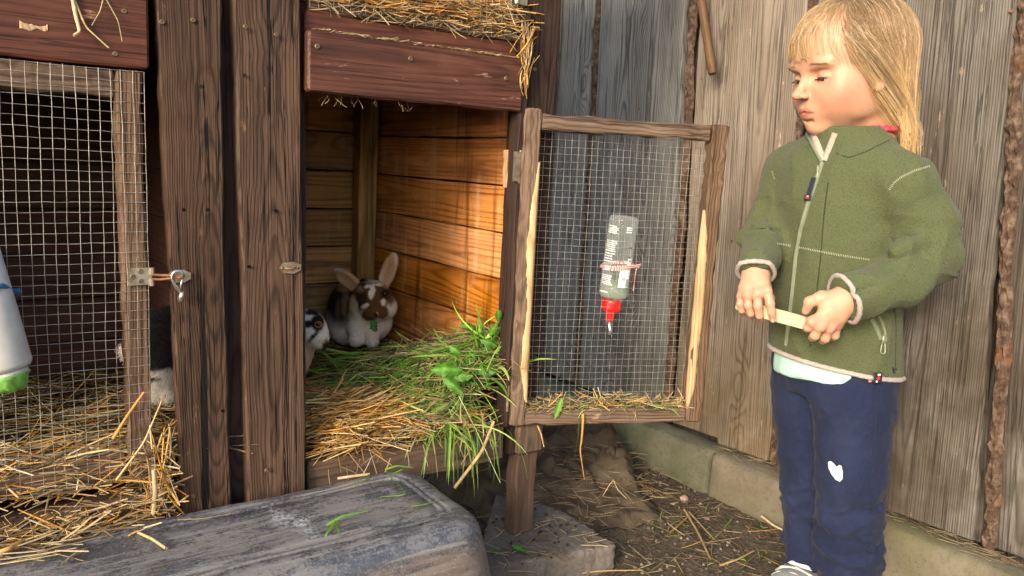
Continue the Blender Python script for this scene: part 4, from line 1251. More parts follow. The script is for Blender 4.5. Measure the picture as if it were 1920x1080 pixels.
n = 140; x = U(.46, .79, n); y = U(1.104, 1.150, n)          # on the sill, some hanging over
sets.append(straws(np.stack([x, y, .281 + U(-.004, .016, n)], 1), lvl(n, .1, .8, .22), U(.02, .10, n), U(.0006, .0016, n), np.concatenate([STRAW, PALE])))
n = 18; x = U(.47, .80, n); y = U(1.09, 1.108, n)
sets.append(straws(np.stack([x, y, .255 + U(-.02, .015, n)], 1), np.stack([rng.normal(size=n) * .5, -.12 * np.ones(n), -np.ones(n)], 1), U(.03, .07, n), U(.0006, .0014, n), PALE, .3))
V, F, c = join(*sets)
stuff('straw_bedding', V, F, M['straw'], c, 'golden straw bedding spread across the open right hutch cell', 'straw')
_chaff = []
n = 900; x = U(.46, .80, n); y = U(1.10, 1.40, n)
_chaff.append(straws(np.stack([x, y, bed(x, y) + U(.004, .022, n)], 1), lvl(n, None, 0, .3), U(.004, .02, n), U(.0003, .0008, n), np.concatenate([PALE, STRAW])))
n = 900; x = U(-.2, .23, n); y = U(1.07, 1.17, n)
_chaff.append(straws(np.stack([x, y, .262 + .045 * sm_(y, 1.08, 1.13) + U(0, .02, n)], 1), lvl(n, None, 0, .3), U(.004, .022, n), U(.0003, .0008, n), np.concatenate([PALE, STRAW])))
V, F, c = join(*_chaff)
stuff('straw_chaff', V, F, M['straw'], c, 'fine broken straw chaff lying over the straw of both hutch cells', 'straw')
# fresh grass heap ------------------------------------------------------------
sets = [mound(heap, .60, .856, 1.128, 1.50, 40, 46, (.050, .075, .018), .006)]
n = 3000; r_ = np.sqrt(U(0, 1, n)); a = U(0, 6.28, n); x = .705 + .155 * r_ * np.cos(a); y = 1.32 + .195 * r_ * np.sin(a)
x = np.clip(x, .57, .853)
B = np.stack([x, y, heap(x, y) + U(-.012, .012, n)], 1)
sets.append(blades(B, lvl(n, None, 0, .2), U(.035, .11, n), U(.0006, .0020, n), np.concatenate([GREEN, GREEN[[3, 5, 1]] * 1.25, HAY * 1.5]), .5))
n = 900; x = U(.60, .84, n); y = U(1.13, 1.36, n)
B = np.stack([x, y, heap(x, y) + U(-.006, .012, n)], 1)
sets.append(straws(B, lvl(n, None, 0, .16), U(.03, .11, n), U(.0004, .0011, n), np.concatenate([HAY * 2.0, GREEN * 1.2, PALE[:4], GREEN]), .5, 7))
n = 130; x = U(.76, .85, n); y = U(1.13, 1.22, n)             # upright ones against the jamb
B = np.stack([x, y, heap(x, y) - .01], 1)
sets.append(blades(B, np.stack([rng.normal(size=n) * .5 + .2, rng.normal(size=n) * .4, U(.4, 1.2, n)], 1), U(.04, .09, n), U(.0010, .0034, n), GREEN * 1.1, .9))
n = 55; x = rng.normal(.725, .032, n); y = U(1.105, 1.135, n)  # hanging over the sill
B = np.stack([np.clip(x, .65, .815), y, .295 + U(-.005, .02, n)], 1)
sets.append(blades(B, np.stack([rng.normal(size=n) * .5, -U(.5, 1.2, n), U(-.2, .35, n)], 1), U(.05, .15, n), U(.0007, .0018, n), np.concatenate([GREEN, HAY * 1.4]), 2.6, 9))
n = 150; x = U(.60, .85, n); y = U(1.10, 1.36, n)
sets.append(straws(np.stack([x, y, heap(x, y) + .012 + U(0, .01, n)], 1), lvl(n, .2, .9, .2), U(.04, .12, n), U(.0006, .0014, n), PALE))
V, F, c = join(*sets)
stuff('cut_grass', V, F, M['grass'], c, 'heap of fresh cut green grass spilling over the hutch sill', 'grass')
# bedding of the left cell ----------------------------------------------------
def lbed(x, y): return .285 + .03 * np.exp(-((y - 1.16) / .06) ** 2) + .012 * np.sin(x * 20) * np.sin(y * 17) + 0 * x
sets = [mound(lbed, -.40, .335, 1.128, 1.73, 60, 50, (.07, .045, .02))]
n = 1500; x = U(-.32, .33, n); y = U(1.14, 1.70, n)
sets.append(straws(np.stack([x, y, lbed(x, y) + U(-.002, .018, n)], 1), lvl(n, .1, .8, .12), U(.04, .16, n), U(.0007, .0018, n), np.concatenate([PALE * .75, STRAW * .6, HAY])))
n = 1000; x = U(-.15, .24, n); y = U(1.118, 1.19, n)
sets.append(straws(np.stack([x, y, .305 + U(-.01, .045, n)], 1), lvl(n, .1, .6, .18), U(.03, .15, n), U(.0007, .0018, n), np.concatenate([STRAW, PALE])))
V, F, c = join(*sets)
stuff('straw_bedding', V, F, M['straw'], c, 'straw bedding behind the wire of the closed left door', 'straw')
# straw spilling out under the left door ---------------------------------------
sets = []
n = 340; x = U(-.2, .215, n) ; y = U(1.068, 1.108, n); z = .232 + .036 * (y - 1.068) / .04 + U(-.02, .018, n)
sets.append(straws(np.stack([x, y, z], 1), lvl(n, .15, .6, .28), U(.03, .14, n), U(.0007, .0020, n), np.concatenate([STRAW, PALE, PALE])))
n = 120; x = rng.normal(.232, .012, n); y = U(1.085, 1.14, n); z = U(.21, .36, n)
sets.append(straws(np.stack([x, y, z], 1), np.stack([rng.normal(size=n) * .5, rng.normal(size=n) * .35, rng.normal(size=n) * .8], 1), U(.025, .09, n), U(.0007, .0020, n), np.concatenate([STRAW, PALE])))
n = 70; x = U(-.2, .226, n); y = U(1.096, 1.108, n); z = U(.308, .352, n) - .02 * np.clip((x - .1) / .1, 0, 1)
sets.append(straws(np.stack([x, y, z], 1), lvl(n, .1, .5, .3), U(.02, .08, n), U(.0006, .0014, n), np.concatenate([STRAW, PALE])))
n = 70; x = U(-.2, .14, n); y = U(1.02, 1.09, n)
sets.append(straws(np.stack([x, y, .258 + U(-.004, .006, n)], 1), lvl(n, .2, .6, .06), U(.03, .11, n), U(.0008, .0017, n), PALE))
V, F, c = join(*sets)
stuff('loose_straw', V, F, M['straw'], c, 'loose straw spilling out under the closed left mesh door', 'straw')
# straw packed behind the upper door -------------------------------------------
sets = []
n = 1500; x = U(.452, .808, n); y = U(1.1245, 1.17, n); z = .966 + U(0, 1, n) ** 1.2 * (.048 - .012 * (x - .45) / .35) + .004 * rng.normal(size=n)
sets.append(straws(np.stack([x, y, z], 1), lvl(n, .0, .35, .14), U(.03, .12, n), U(.0007, .0017, n), STRAW))
n = 260; x = U(.452, .81, n); y = U(1.112, 1.124, n); z = .950 + U(-.004, .045, n)
sets.append(straws(np.stack([x, y, z], 1), lvl(n, .0, .8, .5), U(.012, .05, n), U(.0005, .0011, n), PALE))
n = 46; x = rng.normal(.813, .005, n); y = U(1.095, 1.11, n); z = .93 + U(-.055, .03, n)
sets.append(straws(np.stack([x, y, z], 1), np.stack([rng.normal(size=n) * .3, rng.normal(size=n) * .2, np.ones(n)], 1), U(.025, .075, n), U(.0005, .0013, n), np.concatenate([STRAW, PALE]), .35))
n = 200; x = U(.45, .80, n); y = U(1.104, 1.112, n)
sets.append(straws(np.stack([x, y, .9185 + U(0, .002, n)], 1), lvl(n, .0, .9, .05), U(.006, .022, n), U(.0004, .0008, n), PALE))
V, F, c = join(*sets, mound(lambda X, Y: .952 + .035 + 0 * X, .45, .81, 1.14, 1.70, 12, 12, (.3, .16, .05)))
stuff('straw_bedding', V, F, M['straw'], c, 'orange straw pressed against the wire of the upper door', 'straw')
n = 18; x = U(.46, .62, n); sets = [straws(np.stack([x, U(1.115, 1.13, n), .829 - U(0, .008, n)], 1), np.stack([rng.normal(size=n) * .7, rng.normal(size=n) * .3, -np.ones(n)], 1), U(.008, .022, n), U(.0004, .0007, n), PALE)]
# on the open door's lower rail -------------------------------------------------
n = 330; s_ = U(.03, DW - .03, n); o_ = U(-.017, .013, n)
hgt = DZ0 + .030 + U(0, 1, n) ** 2 * (.010 + .022 * np.exp(-((s_ - .17) / .09) ** 2))
Cc = DH[None] + DD[None] * s_[:, None] + DN[None] * o_[:, None]; Cc[:, 2] = hgt
dv = DD[None] * rng.normal(size=(n, 1)) + DN[None] * rng.normal(size=(n, 1)) * .35 + UP[None] * rng.normal(size=(n, 1)) * .45
sets.append(straws(Cc, dv, U(.012, .06, n), U(.0005, .0012, n), np.concatenate([PALE, STRAW[:3], HAY])))
n = 26; s_ = U(.03, DW - .04, n); Cc = DH[None] + DD[None] * s_[:, None] + DN[None] * .014; Cc[:, 2] = DZ0 + .028
bl = blades(Cc, DN[None] * U(0, .5, (n, 1)) + DD[None] * rng.normal(size=(n, 1)) * .6 + UP[None] * U(.2, 1.2, (n, 1)), U(.02, .06, n), U(.0005, .001, n), np.concatenate([GREEN, HAY]), 1.2)
sets.append(bl)
V, F, c = join(*sets)
stuff('loose_straw', V, F, M['straw'], c, 'bits of straw and grass lying on the bottom rail of the open mesh door', 'straw')
# on the ground -----------------------------------------------------------------
sets = []
n = 1500; x = U(.60, 1.434, n); y = U(.72, 1.75, n)
keep = ((x < .98) * 1.0 * (rng.random(n) < .8) + (x >= .98)) > 0
wgt = np.exp(-((x - 1.28) / .16) ** 2 - ((y - 1.0) / .22) ** 2) + .34
keep &= rng.random(n) < wgt
x, y = x[keep], y[keep]; n = len(x)
z = ground_z(x, y) + .002 + U(0, .006, n)
sets.append(straws(np.stack([x, y, z], 1), lvl(n, None, 0, .07), U(.012, .085, n), U(.0004, .0013, n), np.concatenate([PALE * .7, PALE * .5, STRAW[:2] * .7, HAY * .8])))
n = 2600; x = U(.9, 1.434, n); y = U(.72, 1.5, n)
sets.append(straws(np.stack([x, y, ground_z(x, y) + .001], 1), lvl(n, None, 0, .1), U(.004, .016, n), U(.0003, .0008, n), np.concatenate([PALE * .6, HAY * .5, PALE * .25])))
n = 90; x = U(.74, .99, n); y = U(1.0, 1.22, n)
sets.append(straws(np.stack([x, y, .056 + U(0, .003, n)], 1), lvl(n, None, 0, .05), U(.01, .06, n), U(.0004, .0012, n), PALE * .8))
n = 260; x = U(1.438, 1.498, n); y = U(.35, 1.15, n); x = np.maximum(x, 1.5 - np.abs(rng.normal(size=n)) * .03)
sets.append(straws(np.stack([np.minimum(x, 1.497), y, .1065 + U(0, .004, n)], 1), lvl(n, 1.57, .5, .05), U(.006, .05, n), U(.0004, .0009, n), PALE * .6))
n = 240; u_ = U(.95, 1.36, n); w_ = U(1.12, 1.4, n)
sets.append(straws(np.stack([u_, w_, .03 + .045 * np.clip((w_ - 1.15) / .2, 0, 1) + U(0, .01, n)], 1), lvl(n, None, 0, .1), U(.015, .07, n), U(.0004, .0011, n), PALE * .7))
V, F, c = join(*sets)
stuff('ground_straw', V, F, M['straw'], c, 'scattered straw and hay bits on the soil below the open door', 'straw')
n = 30; x = U(1.12, 1.42, n); y = U(.8, 1.15, n)
B = np.stack([x, y, ground_z(x, y)], 1)
V, F, c = blades(B, np.stack([rng.normal(size=n) * .5, rng.normal(size=n) * .5, np.ones(n)], 1), U(.012, .04, n), U(.0006, .0013, n), GREEN, .8)
stuff('grass_sprouts', V, F, M['grass'], c, 'few thin green grass sprouts growing out of the bare soil', 'grass')
# droppings and grit
mb_V = []; mb_F = []; mb_C = []; b_ = 0
def pebbles(X, Y, Z, R, C3):
    global b_
    base = np.array([(1, 0, 0), (-1, 0, 0), (0, 1, 0), (0, -1, 0), (0, 0, 1), (0, 0, -1), (.6, .6, .6), (-.6, .6, .6), (.6, -.6, .6), (-.6, -.6, .6), (.6, .6, -.6), (-.6, .6, -.6), (.6, -.6, -.6), (-.6, -.6, -.6)])
    tri = [(4, 6, 7), (4, 7, 9), (4, 9, 8), (4, 8, 6), (0, 6, 8), (0, 8, 12), (0, 12, 10), (0, 10, 6), (2, 6, 10), (2, 10, 11), (2, 11, 7), (2, 7, 6), (1, 7, 11), (1, 11, 13), (1, 13, 9), (1, 9, 7), (3, 9, 13), (3, 13, 12), (3, 12, 8), (3, 8, 9), (5, 10, 12), (5, 12, 13), (5, 13, 11), (5, 11, 10)]
    for x, y, z, r, c3 in zip(X, Y, Z, R, C3):
        mb_V.append(base * r * U(.7, 1.15, (14, 1)) * U(.75, 1.2, (1, 3)) + np.array([x, y, z])); mb_F.append(np.array(tri) + b_); mb_C.append(np.tile(c3, (14, 1))); b_ += 14
n = 34; x = U(.80, 1.0, n); y = U(1.0, 1.2, n); pebbles(x, y, np.full(n, .057), U(.0022, .0040, n), np.tile([(.035, .026, .018)], (n, 1)))
n = 420; x = U(.9, 1.43, n); y = U(.75, 1.35, n); pebbles(x, y, ground_z(x, y) + .001, U(.0012, .0045, n), np.array([(.16, .14, .12), (.09, .07, .055), (.22, .19, .16), (.05, .04, .03)])[rng.integers(0, 4, n)])
stuff('grit', np.concatenate(mb_V), np.concatenate(mb_F), M['pebble'], np.concatenate(mb_C), 'small dark droppings and grit on the slab and the soil', 'grit')
def stone(u, v, r, c3, label, sd):
    f = Field([-r * 1.6] * 3, [r * 1.6] * 3, r / 7); f.ell((0, 0, 0), (r, r * .8, r * .75))
    V, Q = f.mesh(); V = V + vnormals(V, Q) * (r * .16 * vnoise(V, .55 / r, sd))[:, None]
    p = onz(u, v, .010); p[2] = r * .55
    tag(obj('stone', mesh_np('stone', V, Q, M['pebble'], np.tile(c3, (len(V), 1))), None, Matrix.Translation(Vector(p))), label, 'stone')
stone(1283, 931, .0105, (.33, .22, .18), 'small pinkish stone on the soil beside the kerb joint', 41)
stone(1263, 940, .005, (.30, .27, .22), 'tiny pale pebble left of the pinkish stone', 42)
stone(1327, 968, .006, (.26, .15, .12), 'small reddish pebble right of the pinkish stone', 43)

# ------------------------------------------------------------------ single leaves, stalks and blades
def leaf(P, side, W, mat_c, name, label, cat, group=None, jag=.25, n=12, sd=0, fold=.25):
    """P: midrib polyline; side: width direction; lobed outline with a folded blade"""
    P = np.asarray(P, float); t = np.linspace(0, 1, len(P)); tt = np.linspace(0, 1, n)
    Q = np.stack([np.interp(tt, t, P[:, i]) for i in range(3)], 1)
    T = np.gradient(Q, axis=0); T /= np.linalg.norm(T, axis=1, keepdims=True)
    S = np.cross(T, np.cross(np.asarray(side, float)[None], T)); S /= np.linalg.norm(S, axis=1, keepdims=True) + 1e-9
    Nn = np.cross(T, S); r = np.random.default_rng(sd)
    w = W * (np.sin(np.pi * np.clip(tt * .93 + .05, 0, 1)) ** .7) * (1 + jag * np.where(np.arange(n) % 2 == 0, 1, -1) * r.uniform(.5, 1.2, n))
    w[0] = w[-1] = W * .06
    V = []; c = []
    for i in range(n):
        for s_, k in ((-1, 1), (-.5, .55), (0, 0), (.5, .55), (1, 1)):
            V.append(Q[i] + S[i] * s_ * w[i] + Nn[i] * fold * k * w[i] * (1 + .4 * math.sin(i * 1.7 + sd)))
            g_ = .8 if s_ else 1.5
            c.append(np.array(mat_c) * g_ * r.uniform(.9, 1.1))
    F = [(i * 5 + j, i * 5 + j + 1, (i + 1) * 5 + j + 1, (i + 1) * 5 + j) for i in range(n - 1) for j in range(4)]
    me = mesh_np(name, np.array(V), np.array(F), M['grass'], np.array(c))
    return tag(obj(name, me), label, cat, group)
LG = 'fresh green leaves on the grass heap'
LL = 'broad bright green leaf among the cut grass in the open cell'
r_ = np.random.default_rng(77)
LLS = ['broadest pale green leaf on the near left of the leaf cluster', 'broad leaf in the middle of the green leaf cluster', 'upright leaf above the middle of the leaf cluster', 'flat leaf pointing right at the cluster\'s right side',
       'smaller leaf at the top left of the leaf cluster', 'narrow leaf standing at the top of the leaf cluster', 'slim leaf leaning beside the door jamb, the lower of two', 'slim leaf highest up beside the door jamb',
       'leaf farthest back on the grass heap near the side wall', 'small leaf between the cluster and the door jamb', 'lowest leaf drooping toward the hutch sill', 'leaf just below the slim leaves at the jamb']
for _li, (u, v, ln, wd, an, y) in enumerate([(838, 690, .055, .018, 2.9, 1.17), (862, 702, .05, .016, .3, 1.165), (880, 672, .045, .016, 1.2, 1.19), (905, 690, .05, .015, .1, 1.17), (855, 655, .04, .012, 2.2, 1.22), (890, 640, .04, .011, .9, 1.24),
                              (925, 615, .045, .010, 1.3, 1.18), (935, 590, .05, .009, 1.6, 1.16), (880, 610, .04, .011, 2.6, 1.26), (905, 655, .035, .010, .5, 1.2), (850, 720, .05, .012, 5.6, 1.15), (916, 640, .04, .012, 2.5, 1.17)]):
    p = ony(u, v, y - .03); d = ER * math.cos(an) + UP * math.sin(an) * .7 + ET * r_.uniform(-.1, .5)
    leaf([p - d * ln * .5, p + ET * .006, p + d * ln * .5 - UP * ln * .12], np.cross(d, ET * .5 + UP * .4), wd * .68, np.array((.10, .27, .030)) * r_.uniform(.75, 1.2), 'leafy_greens', LLS[_li], 'leaf', LG, .20, 11, int(u), .35)
pz = lambda u, v, z: onz(u, v, z)
leaf([dp(.093, .016, DZ0 + .052), dp(.088, .020, DZ0 + .038), dp(.081, .021, DZ0 + .014)], DD, .0062, (.16, .34, .05), 'dandelion_greens', 'green dandelion leaf hanging over the bottom rail of the open mesh door', 'leaf', None, .3, 11, 5)
leaf([pz(960, 1022, .058), pz(975, 1028, .063), pz(995, 1038, .060)], ER * .3 + ET, .006, (.10, .33, .04), 'dandelion_greens', 'larger crumpled green leaf lying on the concrete slab', 'leaf', None, .3, 10, 6)
leaf([pz(918, 1032, .056), pz(928, 1028, .060), pz(940, 1032, .057)], ER * .3 + ET, .005, (.06, .22, .03), 'dandelion_greens', 'smaller dark green leaf lying left on the concrete slab', 'leaf', None, .3, 10, 7)
def stalk(pts, r, c3, name, label, cat, group=None, sides=7, taper=.6):
    pts = np.asarray(pts, float); k = 14
    t = np.linspace(0, 1, len(pts)); tt = np.linspace(0, 1, k)
    Q = np.stack([np.interp(tt, t, pts[:, i]) for i in range(3)], 1)
    if len(pts) > 2:
        Q[1:-1] = (Q[:-2] + 2 * Q[1:-1] + Q[2:]) / 4
    R_ = np.linspace(r, r * taper, k)[None]
    V, F = tubes_np(Q[None], R_, sides)
    c = np.tile(np.asarray(c3)[None], (len(V), 1)) * np.repeat(rng.uniform(.85, 1.1, k), sides)[:, None]
    return tag(obj(name, mesh_np(name, V, F, M['straw'], c)), label, cat, group)
def bl_on(pts, w, c3, label, cat='grass strand', name='grass_strand'):
    pts = np.asarray(pts, float); k = 16
    t = np.linspace(0, 1, len(pts)); tt = np.linspace(0, 1, k)
    Q = np.stack([np.interp(tt, t, pts[:, i]) for i in range(3)], 1); Q[1:-1] = (Q[:-2] + 2 * Q[1:-1] + Q[2:]) / 4
    W = w * np.sin(np.linspace(.3, .97, k) * math.pi) ** .5
    V, F = ribbons_np(Q[None], W[None], np.array([[[.2, -.5, .8]]]))
    return tag(obj(name, mesh_np(name, V, F, M['grass'], np.tile(np.asarray(c3)[None], (len(V), 1)))), label, cat)
yS = 1.085
stalk([ony(852, 915, yS - .01), ony(903, 848, yS), ony(926, 790, yS + .005)], .0030, (.60, .42, .20), 'straw_stalk', 'thick tan straw stalk leaning across the front of the floor beam', 'straw stalk', taper=.9)
stalk([ony(860, 742, 1.10), ony(890, 800, 1.09), ony(938, 905, 1.06)], .0009, (.55, .62, .30), 'grass_stalk', 'long thin pale green stem arching down past the floor beam', 'grass stem')
stalk([onz(608, 662, .335), onz(625, 681, .330), onz(645, 706, .325)], .0026, (.50, .40, .16), 'straw_stalk', 'short dry stalk below the black and white rabbit\'s chin', 'straw stalk', taper=1)
stalk([onz(612, 655, .345), onz(650, 662, .342), onz(698, 672, .345)], .0030, (.42, .47, .18), 'grass_stalk', 'thick pale green stem lying beside the black and white rabbit', 'grass stem', taper=.9)
stalk([ony(212, 822, 1.098), ony(238, 780, 1.085), ony(270, 735, 1.07)], .0022, (.66, .33, .08), 'straw_stalk', 'orange straw stalk standing against the left door\'s wire', 'straw stalk')
stalk([ony(218, 900, 1.085), ony(270, 830, 1.08), ony(303, 752, 1.075)], .0016, (.62, .46, .24), 'straw_stalk', 'long pale straw stalk beside the corner of the left door', 'straw stalk')
stalk([ony(288, 962, 1.08), ony(291, 925, 1.075), ony(288, 880, 1.08)], .0035, (.46, .36, .22), 'straw_stalk', 'thick pale straw stalk hanging straight down below the left door corner', 'straw stalk', taper=.9)
TZ = .2535
stalk([onz(633, 897, TZ), onz(660, 893, TZ + .002), onz(692, 889, TZ)], .0022, (.60, .44, .24), 'straw_stalk', 'flat pale straw piece at the back of the black tub', 'straw stalk', taper=1)
stalk([onz(258, 998, TZ), onz(285, 1010, TZ + .002), onz(311, 1028, TZ)], .0019, (.62, .44, .20), 'straw_stalk', 'bright straw piece on the dusty left part of the tub', 'straw stalk', taper=1)
stalk([onz(240, 1005, TZ), onz(256, 996, TZ + .003), onz(268, 994, TZ + .001)], .0013, (.58, .36, .12), 'straw_stalk', 'short bent straw bit left of the bright straw piece on the tub', 'straw stalk')
stalk([onz(333, 975, TZ), onz(385, 972, TZ + .001), onz(440, 962, TZ)], .0008, (.30, .22, .12), 'straw_stalk', 'thin brown straw lying along the back edge of the tub', 'straw stalk')
stalk([onz(-20, 1040, TZ + .006), onz(15, 1030, TZ + .01), onz(44, 1014, TZ + .006)], .0030, (.62, .40, .14), 'straw_stalk', 'fat golden straw piece at the left end of the tub top', 'straw stalk', taper=1)
GB = (.20, .42, .05)
bl_on([onz(612, 985, TZ + .001), onz(640, 968, TZ + .006), onz(690, 958, TZ + .001)], .0016, GB, 'upper arm of the green grass blade draped over the tub front')
bl_on([onz(632, 975, TZ + .003), onz(612, 1000, TZ + .001), onz(606, 1022, TZ - .01), onz(597, 1068, .215)], .0016, GB, 'left hanging green grass blade on the front of the tub')
bl_on([onz(628, 975, TZ + .003), onz(634, 995, TZ + .001), onz(652, 1030, TZ - .01), onz(640, 1085, .20)], .0014, GB, 'right hanging green grass blade on the front of the tub')
bl_on([onz(722, 880, TZ), onz(745, 873, TZ + .002), onz(775, 877, TZ - .004)], .0016, GB, 'green grass blade lying along the rear corner of the tub')
bl_on([onz(755, 880, TZ + .001), onz(728, 892, TZ + .001), onz(748, 908, TZ + .001), onz(764, 928, TZ + .001), onz(712, 932, TZ + .001)], .0011, GB, 'zigzag green grass blade lying on the tub top')
bl_on([onz(664, 910, TZ), onz(692, 897, TZ + .001), onz(690, 885, TZ + .001)], .0009, (.12, .25, .04), 'short dark green blade beside the flat straw on the tub')
bl_on([onz(770, 950, TZ), onz(800, 945, TZ + .001), onz(822, 938, TZ)], .0009, (.12, .25, .04), 'faint green blade near the right corner of the tub')
ddy = DH + DD * .135 + DN * .014
stalk([ddy + UP * (DZ0 + .022) + DN * .002, ddy + UP * (DZ0 + .012) + DN * .006, ddy + UP * (DZ0 - .03) + DN * .006, ddy + UP * (DZ0 - .045) - DD * .002 + DN * .004, ddy + UP * (DZ0 - .105) + DD * .012], .0030, (.50, .27, .08), 'dry_weed', 'orange dry weed root hanging from the open door\'s lower rail', 'dry weed', taper=.25)
for (a_, b_2, c_, lb_) in [((1150, 900), (1142, 910), (1130, 930), 'left forked dry rootlet below the hanging weed'), ((1150, 900), (1158, 918), (1175, 935), 'right forked dry rootlet below the hanging weed')]:
    dd_ = NV @ (ddy)
    stalk([onv(*a_, dd_), onv(*b_2, dd_ + .003), onv(*c_, dd_)], .0009, (.52, .38, .20), 'dry_rootlet', lb_, 'dry rootlet')
bl_on([ddy + UP * (DZ0 + .02) - DD * .006 + DN * .003, ddy + UP * (DZ0 - .02) - DD * .008 + DN * .008, ddy + UP * (DZ0 - .075) - DD * .012], .0012, (.12, .26, .05), 'green grass blade hanging beside the dry weed')
stalk([ony(1008, 798, 1.10), ony(1015, 815, 1.09), ony(1020, 838, 1.09)], .0018, (.58, .38, .16), 'straw_stalk', 'bent straw hanging beside the stub block under the hinge', 'straw stalk')
stalk([onz(1283, 955, .012), onz(1310, 1000, .010), onz(1332, 1048, .006)], .0024, (.40, .28, .14), 'straw_stalk', 'long brown straw stalk pointing at the camera on the soil', 'straw stalk', taper=.9)
stalk([onz(1292, 960, .014), onz(1315, 985, .011), onz(1340, 1012, .007)], .0018, (.36, .25, .13), 'straw_stalk', 'slim straw stalk crossing the long brown one', 'straw stalk')
stalk([onz(1255, 1000, .008), onz(1272, 985, .010), onz(1293, 966, .012)], .0025, (.33, .22, .10), 'straw_stalk', 'stubby brown straw left of the long brown stalk', 'straw stalk')
stalk([onz(1050, 1079, .006), onz(1130, 1070, .008), onz(1205, 1069, .006)], .0018, (.46, .33, .16), 'straw_stalk', 'long straw lying at the bottom in front of the slab', 'straw stalk')
stalk([onz(1350, 1060, .006), onz(1385, 1048, .008), onz(1413, 1033, .006)], .0022, (.50, .36, .17), 'straw_stalk', 'pale straw stalk near the child\'s shoe', 'straw stalk')
stalk([onz(1428, 968, .02), onz(1450, 985, .016), onz(1478, 999, .010)], .0026, (.55, .44, .28), 'straw_stalk', 'pale straw stalk at the kerb foot beside the blue trousers', 'straw stalk', taper=.9)
# fibres caught on the upper left beam
for i, (pp, c3, lb_) in enumerate([(([133, -20], [142, 30], [150, 60], [138, 66]), (.66, .52, .30), 'wide pale straw ribbon hanging over the upper left beam'), (([136, -10], [160, 50], [204, 90]), (.62, .47, .24), 'slanting straw hanging over the upper left beam'), (([195, -8], [188, 20], [172, 48]), (.52, .44, .26), 'thin curled hay stem on the upper left beam'), (([200, 0], [222, 40], [229, 78]), (.42, .42, .20), 'greenish hay stem near the right end of the upper left beam')]):
    stalk([ony(u, v, YF - .018 - .004 * k) for k, (u, v) in enumerate(pp)], [.0026, .0014, .0007, .0007][i], c3, 'straw_stalk', lb_, 'straw stalk')

# ------------------------------------------------------------------ water bottles
def bottle_frame(pt, pb, toward):
    z = nrm(pt - pb); x = nrm(np.cross(toward, z)); return x, np.cross(z, x), z
dmid = NV @ (DH + DD * .2) + .030
bt, bb = onv(1171, 404, dmid), onv(1149, 556, dmid)
bx, by, bz = bottle_frame(bt, bb, DN)
L = np.linalg.norm(bt - bb); RB = .0268
wb = tag(empty('water_bottle', tuple(bb)), 'clear plastic water bottle with red cap tied to the open door', 'water bottle')
fr = frame(bb, bx, by, bz)
mb = MB(); mb.lathe(fr, [(RB * .55, -.004), (RB * .9, 0), (RB, .006), (RB, L * .5), (RB * .99, L - .008), (RB * .93, L - .002), (RB * .6, L)], 36); o = mb.build('bottle_body', M['clear'], wb, True)
mb = MB(); mb.lathe(fr, [(RB * .5, -.002), (RB * .88, .002), (RB * .95, .007), (RB * .95, L * .20)], 30); mb.build('water', M['water'], wb, True)
mb = MB(); mb.lathe(fr, [(RB * .68, -.006), (RB * .70, -.010), (RB * .70, -.022), (RB * .62, -.026), (.0085, -.027), (.0075, -.045)], 28); mb.build('cap', M['red_plastic'], wb, False)
q0 = bb - bz * .044; q1 = bb - bz * .052 + DN * .004; q2 = bb - bz * .070 + DN * .016 + DD * .001
mb = MB(); mb.tube([q0, q1, q2], [.0052, .0050, .0046], 12); mb.build('nozzle', M['clear_tip'], wb, True)
mb = MB()
def onb(a, h, rr=RB + .0004):
    return bb + bx * math.cos(a) * rr + by * math.sin(a) * rr + bz * h
ra = np.random.default_rng(3)
am = math.atan2((-NV) @ by, (-NV) @ bx)     # the side that faces the viewer
def dash(a0, a1, h, hh):
    n = max(2, int((a1 - a0) / .12))
    P = [onb(a0 + (a1 - a0) * i / n, h) for i in range(n + 1)] + [onb(a0 + (a1 - a0) * i / n, h + hh) for i in range(n + 1)]
    mb.raw(P, [(i, i + 1, n + 2 + i, n + 1 + i) for i in range(n)])
for blk in ((.13, .118, 5), (.103, .085, 6), (.080, .066, 4), (.040, .024, 6)):
    hs = np.linspace(blk[0], blk[1], blk[2])
    for h in hs:
        a = am - 1.25
        end = am - .35 + ra.uniform(-.25, .1)
        while a < end:
            w = ra.uniform(.05, .22); dash(a, min(a + w, end), h, .0016); a += w + .035
for h in (.136, .132, .128): dash(am + .15, am + .55, h - .006, .0018)
dash(am - 1.2, am - .55, .009, .0022)
mb.build('print', M['print_white'], wb)
mb = MB(); 
for (a0, a1, h0, h1) in ((am + .10, am + .95, .022, .062), (am + .55, am + .95, .062, .076)):
    n = 8; P = [onb(a0 + (a1 - a0) * i / n, h0) for i in range(n + 1)] + [onb(a0 + (a1 - a0) * i / n, h1) for i in range(n + 1)]
    mb.raw(P, [(i, i + 1, n + 2 + i, n + 1 + i) for i in range(n)])
mb.build('label', M['print_white'], wb)
mb = MB()
_onb = onb; onb = lambda a, h, rr=RB + .0008: _onb(a, h, rr)
for i in range(9): dash(am + .62, am + .90, .024 + i * .0016, .0008)
for i in range(7): dash(am + .2 + .05 * i, am + .22 + .05 * i, .034, .008)
for (hh, a0, a1) in ((.092, .05, .35), (.094, .45, .8), (.072, .4, .55), (.070, .62, .85), (.076, .45, .8), (.056, .5, .85)): dash(am + a0, am + a1, hh, .0022)
for a in np.linspace(.6, 5.4, 12): dash(am - .02 + .16 * math.cos(a), am + .03 + .16 * math.cos(a), .074 + .006 * math.sin(a), .0022)
mb.build('print', M['print_dark'], wb)
mb = MB(); hT = L * .39
ring = [onb(a, hT + .0035 * math.sin(a - am) - .003 * math.cos(a - am + .6), RB + .0016) for a in np.linspace(0, 2 * math.pi, 25)]
for dz in (-.0028, -.0008, .0014): mb.tube([p + bz * dz for p in ring], .0013, 6)
